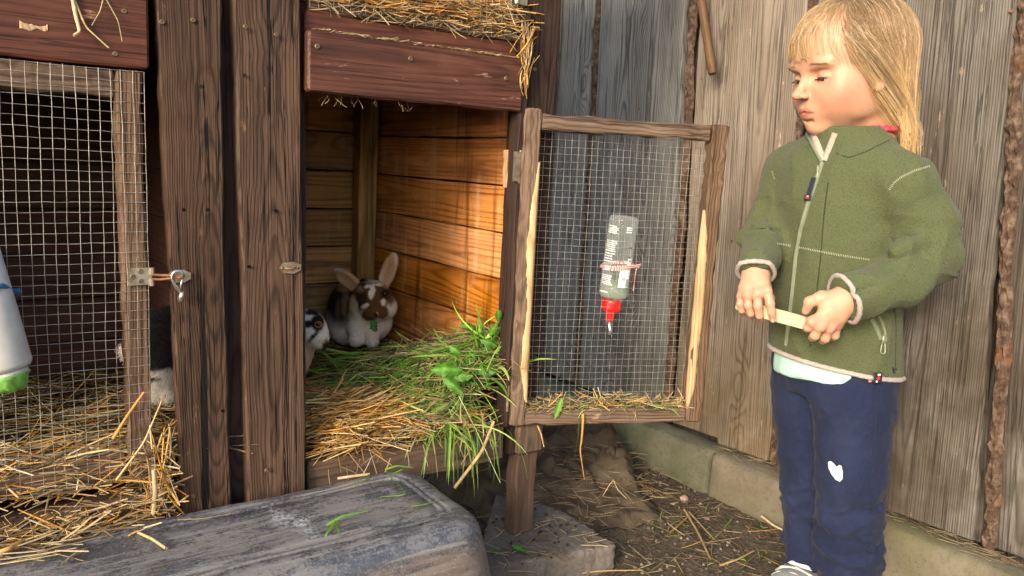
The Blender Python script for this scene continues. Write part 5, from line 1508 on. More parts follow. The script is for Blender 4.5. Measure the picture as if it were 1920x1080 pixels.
for dz in (-.002, .001):
    e1 = onb(am - 1.25, hT - .004, RB + .001); e2 = onb(am + 1.30, hT + .004, RB + .001)
    mb.tube([e1 - DN * .006 - DD * .004 + bz * dz, e1 + ET * .004 + bz * dz, onb(am - .5, hT - .002, RB + .003) + bz * dz, onb(am + .4, hT + .002, RB + .003) + bz * dz, e2 + DD * .010 + ET * .002 + bz * dz, e2 + DD * .016 + bz * (dz + .002)], .0014, 6)
e2 = onb(am + 1.3, hT + .002, RB + .002)
mb.tube([e2 + DD * .012, e2 + DD * .006 - UP * .006, e2 + DD * .004 - UP * .045], .0012, 6)
mb.build('twine', M['twine'], wb, True)
# the left one, grey, in front of the closed door
dl = NV @ ony(20, 600, YF - .055)
bt, bb = onv(-62, 470, dl), onv(4, 694, dl)
bx, by, bz = bottle_frame(bt, bb, np.array([0, -1, 0])); L = np.linalg.norm(bt - bb)
gb = tag(empty('water_bottle', tuple(bb)), 'grey white water bottle with green taped cap on the left door', 'water bottle')
fr = frame(bb, bx, by, bz); RB2 = .0325
mb = MB(); mb.lathe(fr, [(RB2 * .62, -.003), (RB2 * .92, 0), (RB2, .005), (RB2, L * .5), (RB2 * .98, L), (RB2 * .5, L + .006)], 40); mb.build('bottle_body', M['grey_plastic'], gb, True)
mb = MB(); mb.lathe(fr, [(RB2 * .80, -.002), (RB2 * .80, -.008)], 30); mb.build('neck', M['grey_plastic'], gb, True)
V = []; ra = np.random.default_rng(8)
prof = [(RB2 * .80, -.006), (RB2 * .82, -.009), (RB2 * .74, -.015), (RB2 * .72, -.020), (RB2 * .50, -.026)]
mb = MB(); mb.lathe(fr, prof, 30); mb.v = [tuple(np.array(p) + ra.normal(size=3) * .0012) for p in mb.v]; mb.build('green_tape', M['green_tape'], gb, True)
mb = MB(); mb.tube([bb - bz * .03 + bx * .012, bb - bz * .042 + bx * .014], [.006, .0035], 10); mb.build('nozzle', M['clear_tip'], gb, True)
mb = MB(); hT = .085
am = math.atan2((-NV) @ by, (-NV) @ bx)
mb.tube([bb + bx * math.cos(a) * (RB2 + .0015) + by * math.sin(a) * (RB2 + .0015) + bz * (hT + .012 * math.sin(a - am)) for a in np.linspace(am - 2.0, am + 1.35, 22)] + [ony(36, 552, YF - .012), ony(32, 541, YF - .010)], .0032, 8)
mb.build('tie', M['blue_cord'], gb, True)

# ------------------------------------------------------------------ rabbits
def fur(V, Q, colf, n, ln, wd, flow, name, parent, seed, lift=.45):
    r = np.random.default_rng(seed)
    A = V[Q]; ar = np.linalg.norm(np.cross(A[:, 2] - A[:, 0], A[:, 3] - A[:, 1]), axis=1)
    q = r.choice(len(Q), n, p=ar / ar.sum()); w = r.dirichlet((1, 1, 1, 1), n)
    N_ = vnormals(V, Q)
    P0_ = (A[q] * w[..., None]).sum(1); Nn = (N_[Q[q]] * w[..., None]).sum(1)
    fl = flow(P0_)
    T = fl - Nn * (fl * Nn).sum(1, keepdims=True); T /= np.linalg.norm(T, axis=1, keepdims=True) + 1e-6
    d = T + Nn * lift + r.normal(size=(n, 3)) * .28; d /= np.linalg.norm(d, axis=1, keepdims=True)
    l = ln * r.uniform(.6, 1.3, n)[:, None]
    pts = np.stack([P0_ - Nn * .001, P0_ + d * l * .55, P0_ + (d + T * .3) * l - Nn * l * .1], 1)
    W = wd * np.array([1.0, .8, .12])[None] * np.ones((n, 1))
    side = np.cross(Nn, d)[:, None]
    Vv, F = ribbons_np(pts, W, Nn[:, None] + r.normal(size=(n, 1, 3)) * .3)
    c = np.repeat(colf(P0_) * r.uniform(.72, 1.2, (n, 1)), 6, axis=0)
    o = obj(name, mesh_np(name, Vv, F, M['fur'], c), parent); o['kind'] = 'stuff'; return o
BLK = np.array((.012, .011, .012)); WHT = np.array((.62, .57, .51)); BRN = np.array((.100, .048, .022)); DBR = np.array((.028, .018, .013)); TAN = np.array((.42, .28, .16)); PNK = np.array((.52, .28, .20)); CRM = np.array((.60, .50, .36))
def sm(x, a, b):
    t = np.clip((x - a) / (b - a), 0, 1); return t * t * (3 - 2 * t)
def blob(U_, V_, u, v, ru, rv, soft=.35):
    d = np.sqrt(((U_ - u) / ru) ** 2 + ((V_ - v) / rv) ** 2); return 1 - sm(d, 1 - soft, 1 + soft)
def eye(c, r, parent, look, ringm=None):
    mb = MB(); a = nrm(np.cross(look, UP)); b = np.cross(a, look)
    prof = [(r * math.sin(t), r * math.cos(t)) for t in np.linspace(math.pi * .98, .02, 12)]
    mb.lathe(frame(c, a, b, nrm(look)), prof, 16); mb.build('eye', M['eye_dark'], parent, True)
    if ringm:
        mb = MB(); mb.tube([c + a * math.cos(t) * r * 1.12 + b * math.sin(t) * r * 1.0 + nrm(look) * r * .45 for t in np.linspace(0, 6.2832, 17)], r * .22, 6); mb.build('eyelid', ringm, parent, True)
plain_brown = plain('brown_iris', (.20, .085, .035), .15)
lid_tan = plain('tan_eyelid', (.22, .10, .06), .7)
# brown and white rabbit, facing us
D1 = NV @ np.array([.775, 1.585, 0])
def p1(u, v, o=0): return onv(u, v, D1 + o)
k1 = np.linalg.norm(p1(700, 560) - p1(701, 560))
def uv_of(P, D):
    c = (P - CAMP) @ CAMR; return 960 + FPX * c[:, 0] / c[:, 2], 540 + FPX * c[:, 1] / c[:, 2]
AX = np.array([ER, NV, UP])
f = Field(*vbox(p1, (600, 770), (670, 470), (-.12, .18), .02), .0032)
f.ell(p1(668, 582, .080), (.064, .095, .074), AX)
f.ell(p1(692, 600, .012), (.052, .048, .050), AX, .03)
f.ell(p1(646, 612, .04), (.032, .05, .038), AX, .025)
f.ell(p1(697, 562, -.020), (.044, .044, .043), AX, .018)                # skull
f.ell(p1(674, 579, -.022), (.022, .026, .024), AX, .018); f.ell(p1(725, 577, -.022), (.022, .026, .024), AX, .018)
f.ell(p1(703, 581, -.052), (.024, .030, .024), AX, .018)                # muzzle
f.ell(p1(693, 588, -.066), (.013, .013, .011), AX, .008); f.ell(p1(715, 587, -.066), (.013, .013, .011), AX, .008)
f.cap(p1(668, 618, -.025), p1(668, 638, -.045), .016, .015, .018); f.cap(p1(698, 622, -.03), p1(698, 641, -.05), .016, .014, .018)
def ear(f, b, t, w, th, nface, k=.008):
    b, t = np.asarray(b), np.asarray(t); ax = nrm(t - b); L_ = np.linalg.norm(t - b)
    nf = nrm(nface - ax * (nface @ ax)); sd = np.cross(ax, nf); A_ = np.array([sd, nf, ax])
    f.ell((b + t) / 2, (w, th, L_ * .58), A_, k)
    f.ell((b + t) / 2 + nf * (th * 1.0) + ax * L_ * .06, (w * .70, th * .85, L_ * .42), A_, .004, 's')
ear(f, p1(677, 545, 0), p1(630, 507, -.015), .019, .009, ET * .9 + UP * -.35 - ER * .1)
ear(f, p1(717, 540, .01), p1(739, 477, .005), .0175, .009, ET * .9 + ER * -.15)
V1, Q1 = f.mesh(); V1 = relax(V1, Q1, 2)
def c1(P):
    u, v = uv_of(P, D1); o = P @ NV - D1
    w = vnoise(P, 22, 51) * 5; u = u + w; v = v + w * .7
    n = len(P)
    c = np.tile(WHT, (n, 1))
    def lay(mask, colr):
        nonlocal c
        c = c * (1 - mask[:, None]) + np.asarray(colr) * mask[:, None]
    back = np.clip(blob(u, v, 636, 560, 30, 52) + blob(u, v, 660, 548, 34, 34) + sm(o, .045, .075) * (1 - sm(v, 615, 632)), 0, 1)
    lay(back, DBR * .7)
    lay(blob(u, v, 650, 572, 8, 26, .5) * .55, TAN * .7); lay(blob(u, v, 634, 580, 5, 18, .5) * .4, TAN * .5)
    head = np.clip(blob(u, v, 700, 556, 38, 28, .2) * (o < .03), 0, 1)
    lay(head, BRN)
    lay(blob(u, v, 677, 562, 11, 16, .25) * (o < .02), DBR); lay(blob(u, v, 722, 553, 9, 13, .25) * (o < .02), DBR)
    lay(blob(u, v, 662, 576, 7, 22, .3) * (o < .03) * .8, CRM * .8)
    lay(blob(u, v, 740, 580, 7, 20, .3) * (o < .03), WHT); lay(blob(u, v, 735, 556, 7, 12, .4) * .7, BRN)
    lay(np.clip(blob(u, v, 698, 546, 5.5, 17, .2) + blob(u, v, 687, 535, 9, 3.5, .2) + blob(u, v, 711, 533, 9, 3.5, .2), 0, 1) * (o < .02), WHT * 1.1)
    lay(np.clip(blob(u, v, 686, 574, 8, 6, .2) + blob(u, v, 719, 567, 6, 7, .2), 0, 1) * (o < .0), WHT * 1.1)
    lay(np.clip(blob(u, v, 692, 589, 13, 12, .2) + blob(u, v, 717, 586, 13, 12, .2) + blob(u, v, 704, 580, 8, 14, .2), 0, 1) * (o < .0), BRN * .9)
    lay(blob(u, v, 704, 586, 3.5, 3, .2) * (o < -.05), PNK * .6)
    lay(blob(u, v, 651, 527, 28, 20) * (v < 548) * (u < 676), TAN * .85 + PNK * .15)
    lay(blob(u, v, 730, 508, 17, 40) * (v < 540), TAN * .8 + PNK * .2)
    return c
r1 = tag(obj('rabbit', mesh_np('rabbit', V1, Q1, M['coat'], c1(V1))), 'brown and white rabbit sitting upright in the back corner of the open cell', 'rabbit')
bodyc = p1(690, 590, .02)
fur(V1, Q1, c1, 26000, .0046, .00020, lambda P: (P - p1(703, 585, -.12)) * np.array([1, 1, .4]) + np.array([0, 0, -.03]), 'fur', r1, 61, .35)
eye(p1(675, 560, -.046), .0052, r1, nrm(ET + -ER * .8)); eye(p1(721, 551, -.046), .0050, r1, nrm(ET + ER * .8))
mb = MB(); mb.tube([p1(705, 588, -.083), p1(705, 594, -.084)], .002, 6); mb.build('mouth', M['eye_dark'], r1)
leaf([p1(702, 600, -.085), p1(700, 612, -.095), p1(706, 622, -.095)], ER, .008, (.05, .16, .03), 'leafy_greens', 'dark green leaf hanging from the brown rabbit\'s mouth', 'leaf', None, .2, 8, 9)
# whiskers are too fine to see at this size
# black and white rabbit peeking from behind the board
D2 = NV @ np.array([.575, 1.30, 0])
def p2(u, v, o=0): return onv(u, v, D2 + o)
f = Field(*vbox(p2, (420, 640), (720, 540), (-.10, .14), .01), .0030)
f.ell(p2(508, 645, .06), (.075, .065, .062), AX)
f.ell(p2(545, 660, .02), (.036, .04, .042), AX, .03)
f.ell(p2(578, 612, 0), (.030, .030, .031), AX, .016)
f.ell(p2(593, 628, -.006), (.022, .020, .021), AX, .014)
f.ell(p2(602, 640, -.006), (.0120, .013, .0125), AX, .010)
f.cap(p2(563, 650, .005), p2(552, 692, .005), .024, .020, .02)
f.ell(p2(594, 607, -.020), (.008, .006, .008), AX, .008)
ear(f, p2(560, 592, .0), p2(520, 560, .01), .016, .007, ET)
ear(f, p2(562, 590, .03), p2(525, 552, .04), .016, .007, ET)
V2, Q2 = f.mesh(); V2 = relax(V2, Q2, 2)
def c2(P):
    u, v = uv_of(P, D2); w = vnoise(P, 26, 52) * 2.2; u = u + w; v = v + w
    c = np.tile(WHT, (len(P), 1))
    def lay(mask, colr):
        nonlocal c
        c = c * (1 - mask[:, None]) + np.asarray(colr) * mask[:, None]
    lay(blob(u, v, 596, 605, 12, 17, .2), BLK); lay(blob(u, v, 577, 608, 14, 7, .3), BLK); lay(blob(u, v, 585, 586, 16, 5, .3), BLK * 1.5)
    lay(blob(u + .8 * (v - 632), v, 587, 632, 5, 12, .3), BLK)
    lay(blob(u, v, 611, 648, 6, 13), BLK * 2); lay(blob(u, v, 603, 640, 9, 5) * .5, PNK)
    lay(blob(u, v, 574, 672, 20, 34) * .75, TAN * .75 + PNK * .15)
    lay(1 - sm(u, 535, 560), BLK)
    return c
r2 = tag(obj('rabbit', mesh_np('rabbit', V2, Q2, M['coat'], c2(V2))), 'black and white rabbit peeking out from behind the upright boards', 'rabbit')
fur(V2, Q2, c2, 14000, .0042, .00018, lambda P: P - p2(604, 640, 0), 'fur', r2, 62, .3)
eye(p2(597, 608, -.0255), .0052, r2, nrm(ET + ER * .25), lid_tan)
mb = MB(); mb.tube([p2(597, 609, -.029) + (ER * math.cos(t) + UP * math.sin(t)) * .0036 for t in np.linspace(0, 6.2832, 17)], .0008, 6); mb.build('iris', plain_brown, r2, True)
# black and white rabbit behind the left board
D3 = NV @ np.array([.272, 1.215, 0])
def p3(u, v, o=0): return onv(u, v, D3 + o)
f = Field(*vbox(p3, (215, 420), (780, 540), (-.09, .13), .01), .0034)
f.ell(p3(318, 655, .045), (.050, .06, .066), AX)
f.ell(p3(292, 650, .02), (.030, .04, .048), AX, .02)
f.ell(p3(296, 715, -.004), (.028, .03, .028), AX, .02)
f.ell(p3(352, 620, .06), (.028, .034, .03), AX, .02)
f.cap(p3(292, 735, -.01), p3(318, 742, -.015), .012, .012, .012)
f.cap(p3(262, 690, .02), p3(236, 655, .02), .013, .010, .012)
V3, Q3 = f.mesh(); V3 = relax(V3, Q3, 2)
def c3_(P):
    u, v = uv_of(P, D3); w = vnoise(P, 26, 53) * 3; u = u + w; v = v + w
    c = np.tile(BLK * 1.3, (len(P), 1))
    def lay(mask, colr):
        nonlocal c
        c = c * (1 - mask[:, None]) + np.asarray(colr) * mask[:, None]
    lay(sm(v, 688, 700), WHT); lay(blob(u, v, 290, 712, 14, 4), BLK * 3); lay(1 - sm(u, 250, 262), WHT * .7)
    return c
r3 = tag(obj('rabbit', mesh_np('rabbit', V3, Q3, M['coat'], c3_(V3))), 'black rabbit with white foot, mostly hidden beside the left door', 'rabbit')
fur(V3, Q3, c3_, 7000, .009, .0003, lambda P: P - p3(400, 600, 0), 'fur', r3, 63, .35)
# ------------------------------------------------------------------ the child
D0 = 1.376
def pc(u, v, o=0.0): return onv(u, v, D0 + o)
KP = np.linalg.norm(pc(1570, 500) - pc(1571, 500))          # metres per pixel about mid body
BF = nrm(ET * math.cos(math.radians(43)) - ER * math.sin(math.radians(43)))   # body front
BL = np.cross(UP, BF)                                       # her left
child = tag(empty('person', tuple(pc(1575, 1095) * [1, 1, 0])), 'small child in a green fleece jacket and navy trousers holding a wooden stick', 'person')

# ---- head (local: x forward, y her left, z up)
yaw = math.radians(17); pit = math.radians(11)
Fh = nrm(-ER * math.cos(yaw) + ET * math.sin(yaw)); Lh = nrm(ET * math.cos(yaw) + ER * math.sin(yaw))
Fw = Fh * math.cos(pit) - UP * math.sin(pit); Uw = np.cross(Fw, Lh)
HC = pc(1593, 132, -.005)
HM = np.stack([Fw, Lh, Uw], 1)                              # local -> world
def hw(*p): return HC + HM @ np.asarray(p, float)
SC = 1.0
f = Field([-.125, -.095, -.205], [.128, .095, .128], .0016)
f.ell((-.012, 0, .034), (.096, .076, .082), None)
f.ell((.040, 0, .040), (.050, .056, .052), None, .03)                  # forehead
f.ell((.036, 0, -.034), (.050, .054, .058), None, .03)                  # mid face
f.ell((.022, 0, -.056), (.052, .050, .040), None, .02)                  # jaw
for s in (-1, 1):
    f.ell((.051, s * .032, -.038), (.032, .028, .030), None, .018)      # cheeks
    f.ell((.036, s * .047, -.020), (.030, .018, .030), None, .018)
    f.ell((.018, s * .048, -.050), (.030, .014, .024), None, .016)      # jaw angle
f.ell((.068, 0, -.083), (.0175, .019, .0145), None, .016)               # chin
f.ell((.072, 0, -.056), (.019, .027, .020), None, .014)                 # muzzle
f.cap((.080, 0, .008), (.1005, 0, -.0265), .0058, .0066, .012)          # nose
f.ell((.1050, 0, -.0285), (.0072, .0074, .0064), None, .007)
for s in (-1, 1):
    f.ell((.0950, s * .0086, -.0315), (.0066, .0048, .0046), None, .005)
    f.ell((.0865, s * .031, -.002), (.012, .0165, .0100), None, .014, 's')   # sockets
    f.ell((.0765, s * .030, .0165), (.010, .019, .0055), None, .014)    # brow
    f.ell((.0990, s * .0052, -.0372), (.0042, .0026, .0024), None, .003, 's')  # nostrils
EYR = .0128
for s in (-1, 1):
    ec = np.array((.0665, s * .0298, -.0035))
    f.ell(ec, (EYR + .0016,) * 3, None, .0035)                          # lids over the ball
    f.cap(ec + [.0080, s * .0112, -.0050], ec + [.0134, s * .001, -.0048], .0020, .0037, .0010, 's')
    f.cap(ec + [.0134, s * .001, -.0048], ec + [.0092, -s * .0098, -.0042], .0037, .0018, .0010, 's')
    f.cap(ec + [.0118, s * .014, .0045], ec + [.0152, -s * .002, .0085], .0008, .0012, .003, 's')
# lips
f.ell((.0850, 0, -.0528), (.0076, .0140, .0034), None, .006)
f.ell((.0808, 0, -.0612), (.0078, .0120, .0037), None, .006)
for s in (-1, 1):
    f.cap((.0930, 0, -.0570), (.0850, s * .0125, -.0570), .0014, .0010, .0012, 's')
    f.cap((.0850, s * .0125, -.0570), (.0765, s * .0200, -.0582), .0010, .0014, .002, 's')
f.cap((.0965, 0, -.0420), (.0930, 0, -.0480), .0016, .0022, .004, 's')   # philtrum
f.cap((.0830, -.008, -.0715), (.0830, .008, -.0715), .0016, .0016, .008, 's')
# ears
for s in (-1, 1):
    A_ = np.array([nrm((1, -s * .35, 0)), nrm((s * .35, 1, 0)), (0, 0, 1.)]); ce = np.array((.001, s * .070, -.008))
    f.ell(ce, (.0165, .0065, .027), A_, .005)
    f.ell(ce + [.001, s * .0055, .004], (.0095, .006, .016), A_, .004, 's')
    f.ell(ce + [.002, s * .0005, -.0225], (.0085, .0060, .0085), A_, .005)
f.cap((-.022, 0, -.06), (-.040, 0, -.200), .047, .047, .025)             # neck
VH, QH = f.mesh()
VH = relax(VH, QH, 1, .35)
NH = vnormals(VH, QH)
def skinc(P):
    x, y, z = P.T
    base = np.tile(np.array((.53, .295, .195)), (len(P), 1))
    def lay(mk, c3):
        nonlocal base
        base = base * (1 - mk[:, None]) + np.asarray(c3) * mk[:, None]
    g = lambda c, r: np.exp(-(((P - np.asarray(c)) / np.asarray(r)) ** 2).sum(1))
    for s in (-1, 1):
        lay(.85 * g((.058, s * .044, -.036), (.03, .024, .022)), (.56, .155, .11))
        lay(.45 * g((-.006, s * .075, -.02), (.02, .012, .03)), (.66, .28, .18))
        lay(.35 * g((.082, s * .028, -.012), (.02, .016, .006)), (.52, .24, .19))
        lay(.40 * g((.080, s * .030, .0085), (.02, .016, .004)), (.55, .28, .20))
        br = np.clip(1 - np.abs(z - (.0160 - .10 * np.abs(np.abs(y) - .027))) / .0034, 0, 1) * ((np.abs(y) > .016) & (np.abs(y) < .050) & (x > .04))
        lay(.22 * br, (.32, .20, .12))
        lay(.9 * g((.0985, s * .0052, -.0372), (.006, .0024, .0022)), (.20, .06, .04))
    lay(.40 * g((.106, 0, -.030), (.012, .014, .010)), (.62, .24, .16))
    lipw = np.clip(1.1 - ((y / .0165) ** 2 + ((z + .0572) / .0078) ** 2), 0, 1) ** .5 * (x > .070)
    lay(.75 * np.clip(lipw * 1.4, 0, 1), (.50, .15, .125))
    crease = np.exp(-((z + .0572 + .0015 * (np.abs(y) / .02)) / .0013) ** 2) * (np.abs(y) < .0195) * (x > .070)
    lay(.85 * crease, (.16, .035, .03))
    sc_ = sm(np.sqrt(((x + .015) / .1) ** 2 + (y / .08) ** 2 + ((z - .035) / .086) ** 2), .8, .9) * sm(z - .9 * (x - .02), .05, .085)
    lay(.72 * np.clip(sc_, 0, 1), (.42, .27, .15))
    return base * (1 + .05 * vnoise(P, 40, 71, 2))[:, None]
CH = skinc(VH)
VHw = VH @ HM.T + HC

# ---- hands, one field each
def hand(wrist, back, kn, pips, dips, tips, thumb, rads, back_r, rth, h=.0011, forearm=None):
    allp = np.array([wrist, *back, *kn, *pips, *dips, *tips, *thumb, forearm])
    f = Field(allp.min(0) - .028, allp.max(0) + .028, h)
    f.cap(forearm, wrist, .0225, .0195)
    for b in back: f.cap(wrist, b, .0180, back_r, .010)
    for i in range(3): f.cap(kn[i], kn[i + 1], rads[i] * 1.02, rads[i + 1] * 1.02, .006)
    for i in range(4):
        mid = wrist * .45 + kn[i] * .55
        f.cap(wrist, mid, .0150, rads[i] * 1.15, .008); f.cap(mid, kn[i], rads[i] * 1.15, rads[i] * 1.05, .007)
    f.cap(wrist, thumb[0], .0150, rth * 1.35, .010)
    f.chain(thumb, [rth * 1.35, rth * 1.05, rth * .82], .004)
    # fingers: each its own field so neighbours stay apart, then a tight union
    for i in range(4):
        ch = [kn[i], pips[i], dips[i], tips[i]]; rr = [rads[i] * 1.05, rads[i] * .98, rads[i] * .88, rads[i] * .78]
        f.chain(ch, rr, .0014)
        f.ell(pips[i], (rads[i] * 1.03,) * 3, None, .002)
    V, Q = f.mesh(); V = relax(V, Q, 1, .4)
    c = np.tile(np.array((.53, .30, .20)), (len(V), 1))
    for p, k, r_ in [(x, .62, .009) for x in kn] + [(x, .5, .0065) for x in pips] + [(x, .7, .008) for x in tips] + [(thumb[-1], .5, .009)]:
        mk = k * np.exp(-((V - p) ** 2).sum(1) / r_ ** 2)
        c = c * (1 - mk[:, None]) + np.array((.58, .20, .14)) * mk[:, None]
    return V, Q, c * (1 + .05 * vnoise(V, 60, 72, 2))[:, None]
# her right hand (left in the photo): back of the hand up, fingers hanging over the stick
oR = -.080
os_ = lambda u: -.065 - .0005 * (u - 1380)                  # depth of the stick along its length
rw = pc(1417, 508, -.062)
rk = [pc(1390, 556, os_(1390) - .006), pc(1403, 554, os_(1403) - .013), pc(1420, 551, os_(1420) - .015), pc(1438, 546, os_(1438) - .012)]
rp = [pc(1388, 570, os_(1388) - .011), pc(1403, 573, os_(1403) - .016), pc(1421, 574, os_(1421) - .018), pc(1444, 569, os_(1444) - .017)]
rd = [pc(1391, 582, os_(1391) - .008), pc(1408, 588, os_(1408) - .011), pc(1424, 592, os_(1424) - .013), pc(1447, 586, os_(1447) - .015)]
rt = [pc(1394, 587, os_(1394) + .004), pc(1411, 593, os_(1411) + .002), pc(1427, 598, os_(1427) + .000), pc(1449, 599, os_(1449) - .009)]
rth_ = [pc(1434, 540, os_(1434) + .012), pc(1443, 560, os_(1443) + .016), pc(1440, 580, os_(1440) + .014)]
VR, QR, CR = hand(rw, [pc(1399, 540, -.076), pc(1412, 538, -.084), pc(1428, 535, -.090)], rk, rp, rd, rt, rth_, [.0062, .0068, .0071, .0072], .0130, .0075, forearm=rw + (pc(1436, 430, .060) - rw) * .4)
# her left hand (right in the photo): fist round the stick
oL = -.158
lw = pc(1584, 562, oL + .004)
lk = [pc(1522, 603, oL - .014), pc(1536, 612, oL - .013), pc(1553, 615, oL - .006), pc(1569, 610, oL + .004)]
lp = [pc(1515, 614, oL - .009), pc(1528, 629, oL - .008), pc(1547, 634, oL - .001), pc(1565, 629, oL + .008)]
ld = [pc(1513, 616, oL + .003), pc(1524, 633, oL + .005), pc(1543, 638, oL + .011), pc(1562, 632, oL + .018)]
lt = [pc(1518, 608, oL + .012), pc(1529, 622, oL + .016), pc(1545, 628, oL + .020), pc(1561, 622, oL + .024)]
lth = [pc(1541, 558, oL + .000), pc(1518, 566, oL - .001), pc(1511, 583, oL + .004)]
VL, QL, CL = hand(lw, [pc(1553, 580, oL - .004), pc(1563, 588, oL - .002), pc(1570, 594, oL + .002)], lk, lp, ld, lt, lth, [.0070, .0074, .0074, .0068], .0150, .0078, forearm=lw + (pc(1738, 478, -.095) - lw) * .3)

# ---- the rest of the body, under the clothes: one skin surface
lo_, hi_ = vbox(pc, (1360, 1800), (1120, 220), (.15, -.22), .0); lo_[2] = -.01
fb = Field(lo_, hi_, .008)
fb.chain([pc(1590, 270), pc(1580, 330), pc(1578, 450), pc(1580, 640)], [.040, .062, .065, .070], .03)
SHL, ELL, SHR, ELR = pc(1685, 338, -.075), pc(1738, 478, -.095), pc(1485, 322, .075), pc(1442, 430, .060)
fb.chain([pc(1600, 300), SHL, ELL, lw], [.04, .030, .027, .018], .02)
fb.chain([pc(1565, 300), SHR, ELR, rw], [.04, .030, .026, .018], .02)
HIPL, KNL, ANL = pc(1607, 690, -.050), pc(1600, 885, -.062), pc(1594, 1070, -.045)
HIPR, KNR, ANR = pc(1515, 680, .040), pc(1510, 880, .030), pc(1512, 1052, .040)
fb.chain([HIPL, KNL, ANL], [.052, .036, .027], .02); fb.chain([HIPR, KNR, ANR], [.050, .036, .027], .02)
VB, QB = fb.mesh()
VB0 = VB.copy()
V = np.concatenate([VHw, VR, VL, VB]); Q = np.concatenate([QH, QR + len(VHw), QL + len(VHw) + len(VR), QB + len(VHw) + len(VR) + len(VL)])
C_ = np.concatenate([CH, CR, CL, np.tile(np.array((.53, .30, .20)), (len(VB), 1))])
body = obj('body', mesh_np('body', V, Q, M['skin'], C_), child)
# finger nails
def nail(p, d, up, w, l):
    mb = MB(); mb.box(p, (w, .0012, l), np.stack([np.cross(up, d), up, d], 1), bev=.0005); o = mb.build('finger_nail', M['nail'], child, True)
nail(rt[3] + ET * .0052 - UP * .0005, nrm(rt[3] - rd[3]), nrm(ET + UP * .25), .0075, .0065)
# eyes
for s in (1, -1):
    ec = np.array((.0665, s * .0298, -.0035)); look = nrm(HM @ nrm((1, -s * .02 + .05, -.30)))
    a = nrm(np.cross(look, UP)); b = np.cross(a, look)
    e = empty('eye', tuple(hw(*ec)), child)
    mb = MB(); mb.lathe(frame(hw(*ec), a, b, look), [(EYR * math.sin(t), EYR * math.cos(t)) for t in np.linspace(math.pi * .97, .02, 16)], 24); mb.build('eyeball', M['eye_white'], e, True)
    mb = MB(); mb.lathe(frame(hw(*ec) + look * .0003, a, b, look), [(EYR * math.sin(t), EYR * math.cos(t)) for t in np.linspace(.46, .02, 7)], 24, cap=False); mb.build('iris', M['eye_iris'], e, True)
    # upper lid edge and lashes
    R_ = EYR + .0024
    arc = []
    for q in np.linspace(-1, 1, 11):
        an = q * .95
        arc.append(hw(*(ec + R_ * np.array((math.cos(an) * .97, math.sin(an) * .95, -.07 - .20 * q * q)))))
    mb = MB(); mb.tube(arc, [.0002] + [.00075] * 9 + [.0002], 5)
    for i, p in enumerate(arc[1:-1]):
        an = (-1 + .2 * (i + 1)) * .95
        d = HM @ nrm((math.cos(an), math.sin(an) * 1.1, -.15))
        for jj in (-.5, 0, .5):
            p_ = p + (arc[i + 2] - p) * jj * .5
            mb.tube([p_, p_ + d * .0032 - UP * .0012, p_ + d * .0062 - UP * .0006], [.00035, .00025, .0001], 3)
    mb.build('eyelashes', M['lash'], child)
# eyebrows: short fine hairs
bv = []; n = 110
for s in (-1, 1):
    t = rng.random(n); y = s * (.017 + .030 * t); z = .0170 - .12 * np.maximum(np.abs(y) - .030, 0) + rng.normal(size=n) * .0010
    bv.append(np.stack([np.full(n, .10), y, z], 1))
bv = np.concatenate(bv)
tree = BVHTree.FromPolygons([tuple(p) for p in VHw], [tuple(map(int, q)) for q in QH])
pp = []
for b in bv:
    hit = tree.ray_cast(Vector(hw(.13, b[1], b[2])), Vector(-Fw))
    if hit[0] is not None:
        p = np.array(hit[0]); nn = np.array(hit[1]); s = 1 if b[1] > 0 else -1
        d = nrm(HM @ np.array((0, s, .25 - 6 * abs(b[1]) ** 1 * .12))); pp.append([p - nn * .0002, p + d * .0025 + nn * .0006, p + d * .0052 + nn * .0003])
V, F = tubes_np(np.array(pp), np.tile(np.array([[.00018, .00016, .00006]]), (len(pp), 1)), 3)
eb = obj('eyebrows', mesh_np('eyebrows', V, F, M['hair'], np.tile(np.array((.40, .27, .15)), (len(V), 1))), child); eb['kind'] = 'stuff'

# ---- hair: a scalp layer and combed strands
HCc = np.array((-.014, 0, .034)); HR = np.array((.0985, .0785, .0862))
def hairline(P):
    """positive inside the hair; local head coordinates"""
    x, y, z = P.T
    front = z - (.066 + .30 * np.abs(y))
    sidec = np.minimum(.012 + .62 * (z + .01) - x, z + .060)
    return np.maximum(front, sidec)
def push(P, off):
    q = (P - HCc) / HR; d = np.linalg.norm(q, axis=1, keepdims=True)
    k = 1 + off[:, None] / .085
    return np.where(d < k, HCc + q / d * k * HR, P)
nroot = 12500
g_ = rng.normal(size=(nroot * 4, 3)); g_ /= np.linalg.norm(g_, axis=1, keepdims=True)
Rt = HCc + g_ * HR * .985
inside = hairline(Rt) > 0
inside &= (Rt[:, 2] > -.045)
Rt = Rt[inside][:nroot]; n = len(Rt)
part = np.array((.012, -.012, .118))                    # crown / parting
rel = Rt - part
x, y, z = Rt.T
wb = sm(x + .25 * (z - .09), .006, .046) * (1 - sm(np.abs(y + .010), .040, .062))
thin = (wb > .5) & (rng.random(n) < .50)
Rt = Rt[~thin]; wb = wb[~thin]; n = len(Rt); x, y, z = Rt.T; rel = Rt - part
bang = wb > .55
sidev = np.stack([rel[:, 0] * 4 - .55 - .6 * sm(x, .0, .05), np.sign(y) * .35 + y * 6, -.75 * np.ones(n)], 1)
bangv = np.stack([np.ones(n), y * 7 - .1, -.25 * np.ones(n)], 1)
comb = sidev / np.linalg.norm(sidev, axis=1, keepdims=True) * (1 - wb[:, None]) + bangv / np.linalg.norm(bangv, axis=1, keepdims=True) * wb[:, None]
comb /= np.linalg.norm(comb, axis=1, keepdims=True) + 1e-9
K = 22
